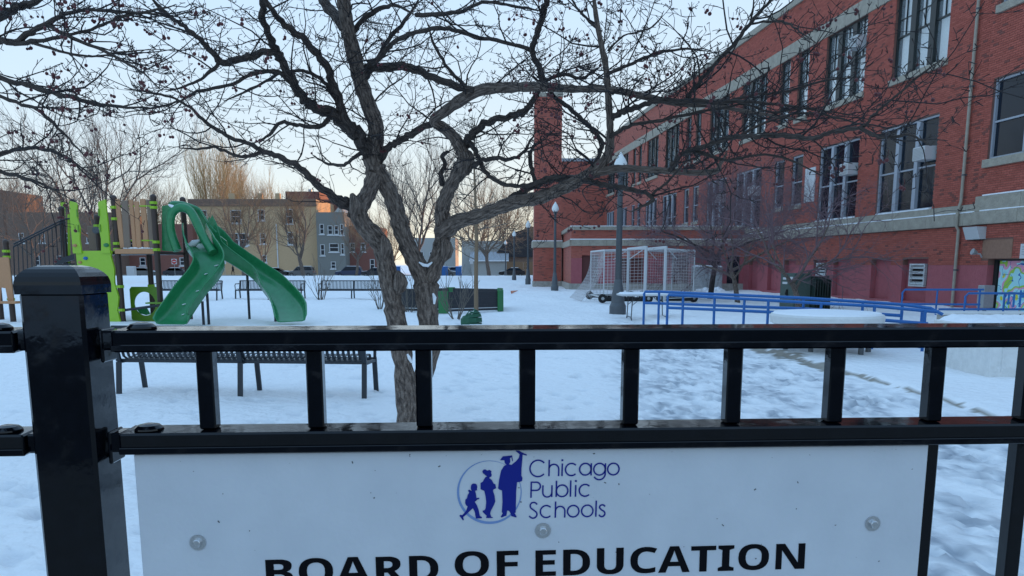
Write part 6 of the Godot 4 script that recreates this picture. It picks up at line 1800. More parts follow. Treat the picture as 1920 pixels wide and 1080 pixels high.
func shrub(label: String, at: Vector3, h: float, n: int, sd: int) -> void:
	rng.seed = sd
	var t := thing("bare_shrub", label, "shrub", at, 0.0, "bare shrubs in the snow")
	for i in n:
		var a := TAU * i / n + rng.randf()
		var ln := h * (0.6 + rng.randf() * 0.5)
		var p := shoot(Vector3(cos(a) * 0.07, -0.05, sin(a) * 0.07), Vector3(cos(a) * 0.55, 1.0, sin(a) * 0.55), ln, 7, 0.35, 0.05)
		var m := Mb.new()
		m.tube(p, taper(0.016, 0.004, 7), 5, false)
		for k in 5:
			var j := 2 + rng.randi() % 5
			var q := shoot(p[j], (p[j] - p[j - 1]) * 6.0 + Vector3(rng.randf() - 0.5, 0.3, rng.randf() - 0.5) * 1.6, ln * 0.42, 4, 0.4, 0.06)
			m.tube(q, taper(0.007, 0.003, 4), 4, false)
			m.tube(shoot(q[2], (q[2] - q[1]) * 5.0 + Vector3(rng.randf() - 0.5, 0.3, rng.randf() - 0.5), ln * 0.2, 3, 0.4, 0.06), taper(0.004, 0.0025, 3), 3, false)
		obj("stem", m, M.twig_grey, t)

func net_sheet(mb: Mb, a: Vector3, b: Vector3, c: Vector3, d: Vector3, nu: int, nv: int, sag: Vector3) -> void:
	# a lattice of cords over the patch a-b (top) to d-c (bottom)
	var f := func(u: float, w: float) -> Vector3: return a.lerp(b, u).lerp(d.lerp(c, u), w) + sag * sin(w * PI)
	for i in nu + 1:
		var line := []
		for j in 9: line.append(f.call(i / float(nu), j / 8.0))
		mb.tube(line, [0.0062], 3, false)
	for j in nv + 1:
		var line := []
		for i in 7: line.append(f.call(i / 6.0, j / float(nv)))
		mb.tube(line, [0.0062], 3, false)

# a wheeled goal; its mouth faces local +x, it is wide along local z
func make_goal(label: String, at: Vector3, turn: float, wd: float, dp: float, out: float) -> void:
	var t := thing("soccer_goal", label, "soccer goal", at, turn, "white wheeled soccer goals by the school wing")
	var h := 2.0
	for z in [0.0, -wd]:
		var p := Mb.new()
		p.bevel(Vector3(0, h / 2, z), Vector3(0.10, h, 0.12), 0.02)
		obj("post", p, M.goal_white, t)
		var b := Mb.new()
		b.tube([Vector3(0, h - 0.03, z), Vector3(-dp, h - 0.08, z), Vector3(-dp, 0.18, z), Vector3(0, 0.14, z)], [0.032], 8)
		b.tube([Vector3(-0.1, h - 0.05, z), Vector3(-dp * 0.4, h - 0.40, z + 0.02)], [0.018], 6)
		obj("side_frame", b, M.goal_white, t)
		for x in [-dp - 0.05, 0.12]:
			var w := Mb.new()
			w.lathe([Vector2(0.06, -0.04), Vector2(0.15, -0.05), Vector2(0.165, -0.03), Vector2(0.165, 0.03), Vector2(0.15, 0.05), Vector2(0.06, 0.04)], 18, Vector3(x, 0.15, z + 0.1), Basis(Vector3.RIGHT, PI / 2))
			var wo := obj("wheel", w, M.rubber, t)
			var hb := Mb.new()
			hb.lathe([Vector2(0.0, -0.05), Vector2(0.062, -0.045), Vector2(0.062, 0.045), Vector2(0.0, 0.05)], 12, Vector3(x, 0.15, z + 0.1), Basis(Vector3.RIGHT, PI / 2))
			obj("hub", hb, M.metal_grey, wo)
	var cb := Mb.new()
	cb.bevel(Vector3(0, h + 0.02, -wd / 2), Vector3(0.11, 0.12, wd + 0.12), 0.02)
	obj("crossbar", cb, M.goal_white, t)
	for q in [[-dp, h - 0.08, 0.032], [-dp, 0.18, 0.032], [-dp * 0.5, h - 0.06, 0.02]]:
		var m := Mb.new()
		m.tube([Vector3(q[0], q[1], 0), Vector3(q[0], q[1], -wd)], [q[2]], 8)
		obj("back_bar", m, M.goal_white, t)
	var bb := Mb.new()
	bb.bevel(Vector3(-dp / 2, 0.12, 0.03), Vector3(dp, 0.16, 0.05), 0.015)
	obj("ballast_bar", bb, M.rubber, t)
	bb = Mb.new()
	bb.bevel(Vector3(-dp / 2, 0.12, -wd), Vector3(dp, 0.16, 0.05), 0.015)
	obj("ballast_bar", bb, M.rubber, t)
	var net := Mb.new()
	net_sheet(net, Vector3(-dp, h - 0.08, 0), Vector3(-dp, h - 0.08, -wd), Vector3(-dp - out, 0.05, -wd - 0.1), Vector3(-dp - out, 0.05, 0.1), 22, 16, Vector3(out * 0.30, -0.04, 0))
	net_sheet(net, Vector3(0, h, 0), Vector3(-dp, h - 0.08, 0), Vector3(-dp, 0.16, 0), Vector3(0, 0.16, 0), 11, 16, Vector3(0, 0, 0.03))
	net_sheet(net, Vector3(0, h, -wd), Vector3(-dp, h - 0.08, -wd), Vector3(-dp, 0.16, -wd), Vector3(0, 0.16, -wd), 11, 16, Vector3(0, 0, -0.03))
	net_sheet(net, Vector3(-dp, h - 0.08, 0), Vector3(-dp - out, 0.05, 0.1), Vector3(-dp - 0.01, 0.05, 0.0), Vector3(-dp, h - 0.08, 0.0), 12, 5, Vector3.ZERO)
	net_sheet(net, Vector3(0, h, 0), Vector3(0, h, -wd), Vector3(-dp, h - 0.08, -wd), Vector3(-dp, h - 0.08, 0), 22, 9, Vector3(0, -0.06, 0))
	stuff(obj("net", net, M.net, t))

func railing(label: String, tops: Array, posts: Array, mids: Array, lows: Array) -> void:
	var t := thing("ramp_railing", label, "railing", Vector3.ZERO, 0.0, "blue ramp railings")
	for line in [tops, mids, lows]:
		if line.size() < 2: continue
		var m := Mb.new()
		m.tube(line, [0.027], 8)
		obj("rail", m, M.blue, t)
	for p in posts:
		var m := Mb.new()
		m.tube([Vector3(p.x, p.y, p.z), Vector3(p.x, -0.08, p.z)], [0.024], 8)
		obj("post", m, M.blue, t)

func along(p: Array, px: Array) -> Array:
	# points of the polyline p at the given shares of its length
	var o := []
	for k in px:
		var f: float = k * (p.size() - 1)
		var i := mini(int(f), p.size() - 2)
		o.append(p[i].lerp(p[i + 1], f - i))
	return o

func build_furniture() -> void:
	# benches
	var bn := make_bench("long black slatted bench just behind the fence, its back turned", Vector3(-2.894, 0.000, -8.389), -4.0)
	copy(bn, "far black bench half hidden behind the curved green slide", Vector3(-13.296, 0.000, -31.690), 176.0)
	copy(bn, "far black bench seen under the straight green slide", Vector3(-9.896, 0.000, -31.690), 178.0)
	copy(bn, "far black bench between the straight slide and the crabapple trunk", Vector3(-6.517, 0.000, -31.690), 179.0)
	# gaga pit: a ring of black boards between green corner posts
	var pit := thing("ball_pit_ring", "ring of black plastic boards with green corner posts behind the crabapple", "ball pit", Vector3(-2.062, 0.000, -24.705), 0.0)
	for k in 6:
		var a := PI / 2 + TAU * k / 6.0 - 0.02
		var b := PI / 2 + TAU * (k + 1) / 6.0 - 0.02
		var p0 := Vector3(cos(a), 0, sin(a)) * 1.95
		var p1 := Vector3(cos(b), 0, sin(b)) * 1.95
		var c := Mb.new()
		c.bevel(Vector3.ZERO, Vector3(0.29, 0.66, 0.06), 0.012)
		c.bevel(Vector3(0, 0.0, -0.05), Vector3(0.16, 0.66, 0.04), 0.012)
		var o := obj("corner_post", c, M.pit_green, pit)
		o.position = p0 + Vector3(0, 0.30, 0)
		o.rotation.y = -a + PI / 2
		var inset := (p1 - p0).normalized() * 0.10
		for j in 3:
			var m := Mb.new()
			m.bar(p0 + inset + Vector3(0, 0.115 + j * 0.195, 0), p1 - inset + Vector3(0, 0.115 + j * 0.195, 0), 0.04, 0.188)
			obj("board", m, M.pit_black, pit)
		var s := Mb.new()
		var nrm := Vector3((p0 + p1).x, 0, (p0 + p1).z).normalized() * 0.024
		s.bar(p0 + inset + nrm + Vector3(0, 0.10, 0), p1 - inset + nrm + Vector3(0, 0.10, 0), 0.008, 0.022)
		obj("white_strip", s, M.trim_white, pit)
	var cone := thing("fallen_marker", "small orange plastic marker lying at the right end of the black ring", "marker", Vector3(0.053, 0.000, -38.792), 20.0)
	var cm := Mb.new()
	cm.lathe([Vector2(0.075, -0.10), Vector2(0.07, -0.07), Vector2(0.012, 0.26), Vector2(0, 0.26)], 12, Vector3(0, 0.05, 0), Basis(Vector3.BACK, -1.35))
	obj("cone", cm, mat(lin(0.62, 0.26, 0.17), 0.6), cone)
	# young tree with its watering bag
	var yt := thing("young_tree", "young thin-trunked street tree with level twigs, watered by a green bag", "tree", Vector3(-0.879, 0.000, -18.926), 0.0)
	rng.seed = 21
	var ym := Mb.new()
	var yp := [Vector3(0, -0.1, 0), Vector3(0.0, 1.0, 0), Vector3(0.02, 2.0, 0.0), Vector3(0.0, 2.9, 0), Vector3(-0.03, 3.9, 0), Vector3(0.0, 4.8, 0)]
	ym.tube(yp, [0.058, 0.052, 0.045, 0.032, 0.02, 0.008], 9)
	obj("trunk", ym, M.twig_tan, yt)
	var yc := Mb.new()
	for i in 46:
		var y := 1.45 + 3.2 * pow(rng.randf(), 0.9)
		var a := rng.randf() * TAU
		var p := shoot(Vector3(0, y, 0), Vector3(cos(a), 0.25, sin(a)), (1.5 - 0.22 * (y - 1.4)) * (0.6 + rng.randf() * 0.5), 7, 0.28, 0.03)
		yc.tube(p, taper(0.011, 0.003, 7), 4, false)
		for k in 5:
			var j := 2 + rng.randi() % 5
			yc.tube(shoot(p[j], (p[j] - p[j - 1]) * 5.0 + Vector3(rng.randf() - 0.5, rng.randf() * 0.5, rng.randf() - 0.5) * 1.2, 0.30, 3, 0.4, 0.04), taper(0.005, 0.0025, 3), 3, false)
	stuff(obj("crown", yc, M.twig_grey, yt))
	var bag := thing("watering_bag", "dark green watering bag slumped round the young tree's foot", "bag", Vector3(-0.965, 0.000, -18.079), 0.0)
	var bm := Mb.new()
	var bp := [[0.22, -0.1, 0.0], [0.245, 0.05, 0.01], [0.235, 0.16, 0.0], [0.19, 0.24, 0.02], [0.13, 0.28, 0.03], [0.04, 0.31, 0.05]]
	for i in bp.size() - 1:
		var ra := []
		for e in 2:
			var ring := []
			for k in 18:
				var an := TAU * k / 18.0
				var q: Array = bp[i + e]
				var rr: float = q[0] * (1.0 + 0.09 * sin(k * 2.6 + q[1] * 9.0) + 0.05 * sin(k * 5.1))
				ring.append(Vector3(cos(an) * rr + q[2], q[1] + 0.035 * sin(an + 1.0) * i * 0.5, sin(an) * rr * 0.8))
			ra.append(ring)
		for k in 18: bm.quad(ra[0][(k + 1) % 18], ra[0][k], ra[1][k], ra[1][(k + 1) % 18])
	obj("bag_body", bm, M.tarp_green, bag)
	var bh := Mb.new()
	bh.tube([Vector3(-0.10, 0.24, 0.14), Vector3(-0.03, 0.33, 0.16), Vector3(0.06, 0.30, 0.16), Vector3(0.10, 0.22, 0.15)], [0.014], 6)
	obj("strap", bh, M.tarp_green, bag)
	# shrubs
	shrub("bare twiggy shrub left of the far bench beyond the straight slide", Vector3(-7.549, 0.000, -30.641), 1.5, 7, 31)
	shrub("bare many-stemmed shrub in front of the black ring beside the green bag", Vector3(-1.431, 0.000, -19.855), 1.3, 9, 33)
	shrub("bare shrub in front of the black ring between the two crabapple trunks", Vector3(-3.054, 0.000, -22.755), 1.2, 7, 35)
	shrub("bare shrub at the left end of the black ring near the bench", Vector3(-4.338, 0.000, -25.307), 1.3, 6, 37)
	# lamp posts
	lamp_post("tallest grey lamp post, standing in front of the soccer goals", Vector3(2.984, 0.000, -21.777), 4.35, true)
	lamp_post("grey lamp post at the left corner of the low brick wing", Vector3(2.267, 0.000, -41.133), 4.55, false)
	lamp_post("grey lamp post just left of the brick chimney's foot", Vector3(1.151, 0.111, -55.800), 4.3, false)
	lamp_post("grey lamp post second left of the chimney, further off", Vector3(0.195, 0.050, -71.000), 4.3, false)
	lamp_post("farthest grey lamp post, in front of the pale garage", Vector3(-0.799, -0.100, -97.000), 4.4, false)
	# goals
	make_goal("white wheeled soccer goal on the left with its net draped leftwards", Vector3(4.959, 0.000, -28.900), 3.0, 3.2, 1.55, 0.85)
	make_goal("white wheeled soccer goal on the right with its net draped rightwards", Vector3(5.567, 0.000, -32.300), 183.0, 3.2, 1.1, 0.65)
	# folding table under snow
	var ft := thing("folding_table", "snow-covered white folding table on thin black legs by the railing", "table", Vector3(3.549, 0.000, -20.253), 4.0)
	var fm := Mb.new()
	fm.bevel(Vector3(0, 0.62, 0), Vector3(1.5, 0.05, 0.75), 0.012)
	obj("tabletop", fm, M.trim_white, ft)
	var fs := Mb.new()
	snow_heap(fs, Vector3(0, 0.643, 0), 1.48, 0.73, 0.055, 3)
	stuff(obj("snow_on_table", fs, M.snow, ft))
	for s in [-1.0, 1.0]:
		for z in [-0.25, 0.25]:
			var lm := Mb.new()
			lm.tube([Vector3(s * 0.45, 0.6, z), Vector3(s * 0.48, 0.0, z)], [0.013], 6)
			lm.tube([Vector3(s * 0.46, 0.35, z), Vector3(s * 0.16, 0.6, z)], [0.008], 6)
			obj("leg", lm, M.bench, ft)
		var fl := Mb.new()
		fl.tube([Vector3(s * 0.48, -0.03, -0.32), Vector3(s * 0.48, 0.05, -0.25), Vector3(s * 0.48, 0.05, 0.25), Vector3(s * 0.48, -0.03, 0.32)], [0.013], 6)
		obj("foot", fl, M.bench, ft)
	# grey box and green transformer by the wall
	var hv := thing("utility_box", "pale grey utility box capped with snow in front of the low wing", "utility box", Vector3(10.428, 0.000, -41.600), -4.0)
	var hm := Mb.new()
	hm.bevel(Vector3(0, 0.62, 0), Vector3(1.5, 1.32, 0.9), 0.02)
	obj("casing", hm, M.metal_grey, hv)
	var hs := Mb.new()
	snow_heap(hs, Vector3(0, 1.278, 0), 1.5, 0.9, 0.11, 4)
	stuff(obj("snow_cap", hs, M.snow, hv))
	for x in [-0.3, 0.32]:
		var hd := Mb.new()
		hd.bevel(Vector3(x, 0.62, 0.455), Vector3(0.58 if x < 0 else 0.76, 1.2, 0.02), 0.006)
		var d := obj("door", hd, M.metal_grey, hv)
		var hk := Mb.new()
		hk.bevel(Vector3(x + 0.2, 0.6, 0.475), Vector3(0.03, 0.12, 0.02), 0.005)
		obj("handle", hk, M.bench, d)
	var mound := Mb.new()
	snow_heap(mound, Vector3(10.425, -0.030, -40.600), 1.5, 1.0, 0.28, 6)
	struct("snow_mound", mound, M.snow)
	var tr := thing("transformer", "dark green transformer cabinet with cooling fins against the school wall", "transformer", Vector3(9.184, 0.000, -24.656), -84.290)
	# local +z is the outward face, +x the end towards the camera
	var tm := Mb.new()
	tm.bevel(Vector3(0, 0.54, 0.18), Vector3(0.98, 1.18, 0.55), 0.02)
	obj("cabinet", tm, M.trans_green, tr)
	var tk := Mb.new()
	tk.bevel(Vector3(0, 0.50, -0.40), Vector3(0.90, 1.08, 0.62), 0.02)
	obj("tank", tk, M.trans_dark, tr)
	for k in 7:
		var fn := Mb.new()
		fn.bevel(Vector3(0.58, 0.50, -0.64 + k * 0.085), Vector3(0.26, 0.94, 0.022), 0.006)
		obj("cooling_fin", fn, M.trans_dark, tr)
	for q in [[-0.18, 0.96, 0.22, 0.07], [-0.14, 0.82, 0.34, 0.07], [0.3, 0.90, 0.2, 0.24]]:
		var lb := Mb.new()
		lb.bevel(Vector3(q[0], q[1], 0.462), Vector3(q[2], q[3], 0.006), 0.001)
		obj("warning_label", lb, M.trim_white, tr)
	var lk := Mb.new()
	lk.tube([Vector3(0.05, 0.62, 0.47), Vector3(0.05, 0.48, 0.49), Vector3(0.1, 0.40, 0.47)], [0.03, 0.045, 0.02], 8)
	obj("padlock", lk, M.dark, tr)
	# blue railings
	var a_top := [Vector3(2.639, 0.798, -15.500), Vector3(2.670, 0.862, -15.500), Vector3(2.909, 0.869, -15.300), Vector3(5.084, 0.825, -13.400), Vector3(6.353, 0.755, -12.600), Vector3(6.728, 0.705, -12.400), Vector3(6.878, 0.609, -12.300)]
	var a_post := [Vector3(2.649, 0.830, -15.500), Vector3(2.909, 0.869, -15.300), Vector3(5.064, 0.824, -13.420), Vector3(5.860, 0.784, -12.900), Vector3(6.371, 0.755, -12.600), Vector3(6.625, 0.720, -12.450)]
	railing("blue tube railing of the ramp, the farther of the two long runs", a_top, a_post, [Vector3(2.654, 0.639, -15.500), Vector3(2.958, 0.638, -15.300), Vector3(5.095, 0.640, -13.400), Vector3(6.367, 0.573, -12.600)], [])
	var b_top := [Vector3(2.871, 0.786, -14.300), Vector3(2.898, 0.845, -14.300), Vector3(3.132, 0.841, -14.150), Vector3(4.899, 0.775, -12.900), Vector3(5.802, 0.742, -12.350), Vector3(6.641, 0.670, -12.000)]
	var b_post := [Vector3(2.880, 0.815, -14.300), Vector3(3.132, 0.841, -14.150), Vector3(3.617, 0.826, -13.800), Vector3(4.061, 0.811, -13.500), Vector3(4.398, 0.795, -13.250), Vector3(5.107, 0.765, -12.750), Vector3(5.802, 0.742, -12.350), Vector3(6.458, 0.692, -12.050)]
	railing("blue tube railing of the ramp, the nearer long run, left end", b_top, b_post, [Vector3(2.886, 0.609, -14.300), Vector3(3.140, 0.607, -14.150), Vector3(4.409, 0.594, -13.250), Vector3(5.818, 0.529, -12.350), Vector3(6.490, 0.487, -12.000)], [])
	railing("blue railing with a rounded end against the school's red basement wall", [Vector3(10.605, 0.484, -21.000), Vector3(10.593, 0.642, -21.000), Vector3(10.659, 0.728, -21.000), Vector3(11.416, 0.735, -20.800), Vector3(12.494, 0.744, -20.500)], [Vector3(10.596, 0.599, -21.000), Vector3(11.431, 0.735, -20.800), Vector3(12.395, 0.744, -20.500)], [Vector3(10.616, 0.339, -21.000), Vector3(12.432, 0.351, -20.500)], [])
	railing("blue railing in front of the painted door at the right edge", [Vector3(10.860, 0.466, -18.500), Vector3(10.844, 0.644, -18.500), Vector3(10.914, 0.720, -18.500), Vector3(11.665, 0.731, -18.200), Vector3(12.407, 0.726, -18.000)], [Vector3(10.846, 0.618, -18.500), Vector3(11.590, 0.731, -18.200)], [Vector3(10.288, 0.333, -18.600), Vector3(10.872, 0.338, -18.500), Vector3(12.445, 0.367, -18.000)], [])
	var eb := thing("door_box", "grey weathered electric box standing beside the painted door", "electric box", Vector3(13.166, 0.000, -21.500), -80.0)
	var em := Mb.new()
	em.bevel(Vector3(0, 0.521, 0), Vector3(0.24, 0.62, 0.34), 0.015)
	obj("box", em, M.metal_grey, eb)
	var ep := Mb.new()
	ep.tube([Vector3(0, -0.1, 0), Vector3(0, 0.462, 0)], [0.05], 8)
	obj("stand", ep, M.metal_grey, eb)
	# low platform wall with dead ivy
	var lw := thing("platform_wall", "low pale concrete platform wall with dead ivy below the painted door", "wall", Vector3(8.881, 0.000, -16.000), -6.0)
	var wm := Mb.new()
	wm.bevel(Vector3(2.5, 0.180, 0), Vector3(5.0, 0.371, 0.3), 0.015)
	obj("wall", wm, M.concrete, lw)
	var wc := Mb.new()
	wc.bevel(Vector3(2.5, 0.405, 0), Vector3(5.04, 0.07, 0.36), 0.015)
	obj("coping", wc, M.white_stone, lw)
	rng.seed = 88
	var iv := Mb.new()
	for i in 260:
		var c := Vector3(0.35 + rng.randf() * 1.5 + (rng.randf() * 2.4 if i % 3 == 0 else 0.0), 0.394 - 0.02 - rng.randf() * 0.22, 0.17 + rng.randf() * 0.06)
		var b := Basis.from_euler(Vector3(rng.randf() - 0.5, rng.randf() * 2.0 - 1.0, rng.randf() * TAU))
		iv.tri(c + b * Vector3(-0.03, 0, 0), c + b * Vector3(0.03, 0, 0), c + b * Vector3(0, 0.055, 0.01))
	stuff(obj("ivy", iv, mat(lin(0.045, 0.07, 0.035), 0.8), lw))
	# round white stone table
	var rt := thing("round_table", "round white stone table on grey posts, dusted with snow", "table", Vector3(4.856, 0.000, -11.900), 0.0)
	var ty: float = 0.651
	var rm := Mb.new()
	rm.lathe([Vector2(0.0, ty - 0.16), Vector2(0.78, ty - 0.16), Vector2(0.82, ty - 0.14), Vector2(0.83, ty - 0.03), Vector2(0.81, ty), Vector2(0.0, ty)], 48)
	obj("tabletop", rm, M.white_stone, rt)
	var ru := Mb.new()
	ru.lathe([Vector2(0.0, ty - 0.20), Vector2(0.66, ty - 0.20), Vector2(0.70, ty - 0.162), Vector2(0.0, ty - 0.162)], 40)
	obj("underframe", ru, M.trans_green, rt)
	var rs := Mb.new()
	rs.lathe([Vector2(0.79, ty), Vector2(0.77, ty + 0.025), Vector2(0.5, ty + 0.045), Vector2(0.0, ty + 0.055)], 40)
	stuff(obj("snow_on_table", rs, M.snow, rt))
	for q in [[0.66, 0.05], [0.38, 0.42], [-0.25, 0.1], [-0.5, -0.3], [0.1, -0.5]]:
		var m := Mb.new()
		m.bevel(Vector3(q[0], (ty - 0.2) / 2 - 0.03, q[1]), Vector3(0.065, ty - 0.16, 0.065), 0.008)
		obj("leg", m, M.lamp_grey, rt)
	# white planter with its snow and twigs
	var pl := thing("stone_planter", "large white stone planter heaped with snow at the right edge", "planter", Vector3(6.054, 0.000, -9.180), -4.0)
	var ph := 0.68
	var pm := Mb.new()
	pm.bevel(Vector3(0.95, ph / 2 - 0.03, -0.75), Vector3(2.5, ph, 1.5), 0.015)
	obj("block", pm, M.white_stone, pl)
	var pi := Mb.new()
	pi.bevel(Vector3(0.02, 0.42, 0.003), Vector3(0.36, 0.02, 0.012), 0.003)
	pi.bevel(Vector3(-0.15, 0.27, 0.003), Vector3(0.02, 0.30, 0.012), 0.003)
	obj("moulding", pi, M.white_stone, pl)
	var ps := Mb.new()
	snow_heap(ps, Vector3(0.95, ph - 0.035, -0.75), 2.46, 1.46, 0.10, 5)
	stuff(obj("snow_cap", ps, M.snow, pl))
	# timber beam lying in snow and bank near the slides
	var tb := thing("timber_beam", "brown timber beam under snow seen between the curved slide and posts", "beam", Vector3(-16.974, 0.000, -39.542), 8.0)
	var tbm := Mb.new()
	tbm.bar(Vector3(1.090, 0.715, 3.542), Vector3(2.194, 0.960, 3.542), 0.2, 0.16)
	obj("beam", tbm, M.wood_grey, tb)
	var tbs := Mb.new()
	tbs.bar(Vector3(1.119, 0.777, 3.542), Vector3(2.173, 1.022, 3.542), 0.18, 0.05)
	stuff(obj("snow_on_beam", tbs, M.snow, tb))
	var tbl := Mb.new()
	tbl.bar(Vector3(1.766, 0.838, 3.542), Vector3(1.766, -0.2, 3.542), 0.14, 0.14)
	obj("support", tbl, M.wood_grey, tb)
	# small ornamental trees before the school: low domes of purple twigs
	bare_tree("ornamental_tree", "small forked bare tree in front of the green transformer", Vector3(8.694, 0.000, -23.277), 4.4, 1.35, 0.09, 4, 4, 101, M.bark, M.twig_purple, "", 0.3, 0.20, 0.02)
	bare_tree("ornamental_tree", "small bare tree with a pale crooked trunk before the basement windows", Vector3(8.175, 0.000, -27.700), 5.2, 1.5, 0.09, 5, 5, 105, M.bark, M.twig_purple, "", 0.3, 0.24, 0.0)
	bare_tree("ornamental_tree", "small bare dark-trunked tree with a dense purple crown beside the grey box", Vector3(8.058, 0.000, -31.500), 5.8, 1.5, 0.11, 5, 5, 109, M.bark_dark, M.twig_purple, "", 0.12, 0.30, 0.0)


# ---------------------------------------------------------------- across the street
func far_building(called: String, label: String, cat: String, at: Vector3, w: float, h: float, dp: float, wall: Material, roofm: Material, wins: Array, turn := 0.0) -> Node3D:
	# local x to the right from the left corner, front at z = 0; wins: [x, y, w, h] of each window
	var t := thing(called, label, cat, at, turn)
	var holes := []
	for q in wins: holes.append([q[0], q[0] + q[2], q[1], q[1] + q[3]])
	wall_panel("front_wall", 0, w, -1.0, h, 0.0, holes, 0.25, wall, t)
	var b := Mb.new()
	b.quad(Vector3(0, -1, -dp), Vector3(0, -1, 0), Vector3(0, h, 0), Vector3(0, h, -dp))
	b.quad(Vector3(w, -1, 0), Vector3(w, -1, -dp), Vector3(w, h, -dp), Vector3(w, h, 0))
	b.quad(Vector3(w, -1, -dp), Vector3(0, -1, -dp), Vector3(0, h, -dp), Vector3(w, h, -dp))
	b.quad(Vector3(0, -1, -0.6), Vector3(w, -1, -0.6), Vector3(w, h, -0.6), Vector3(0, h, -0.6))
	obj("side_wall", b, wall, t)
	var r := Mb.new()
	r.box(Vector3(w / 2, h - 0.15, -dp / 2), Vector3(w - 0.1, 0.1, dp - 0.1))
	obj("roof", r, roofm, t)
	for q in wins:
		var f := Mb.new()
		var c := Vector3(q[0] + q[2] / 2, q[1] + q[3] / 2, -0.12)
		f.box(c + Vector3(-q[2] / 2 + 0.07, 0, 0), Vector3(0.14, q[3], 0.1))
		f.box(c + Vector3(q[2] / 2 - 0.07, 0, 0), Vector3(0.14, q[3], 0.1))
		f.box(c + Vector3(0, q[3] / 2 - 0.07, 0), Vector3(q[2] - 0.28, 0.14, 0.1))
		f.box(c + Vector3(0, -q[3] / 2 + 0.07, 0), Vector3(q[2] - 0.28, 0.14, 0.1))
		f.box(c, Vector3(q[2] - 0.28, 0.1, 0.1))
		f.box(c + Vector3(0, -q[3] / 2 - 0.12, 0.17), Vector3(q[2] + 0.3, 0.2, 0.2))
		var o := obj("window", f, M.trim_white, t)
		for s in [-1.0, 1.0]:
			var p := Mb.new()
			p.box(c + Vector3(0, s * (q[3] / 4 - 0.01), -0.06), Vector3(q[2] - 0.28, q[3] / 2 - 0.2, 0.02))
			obj("pane", p, M.glass_dark, o)
	return t

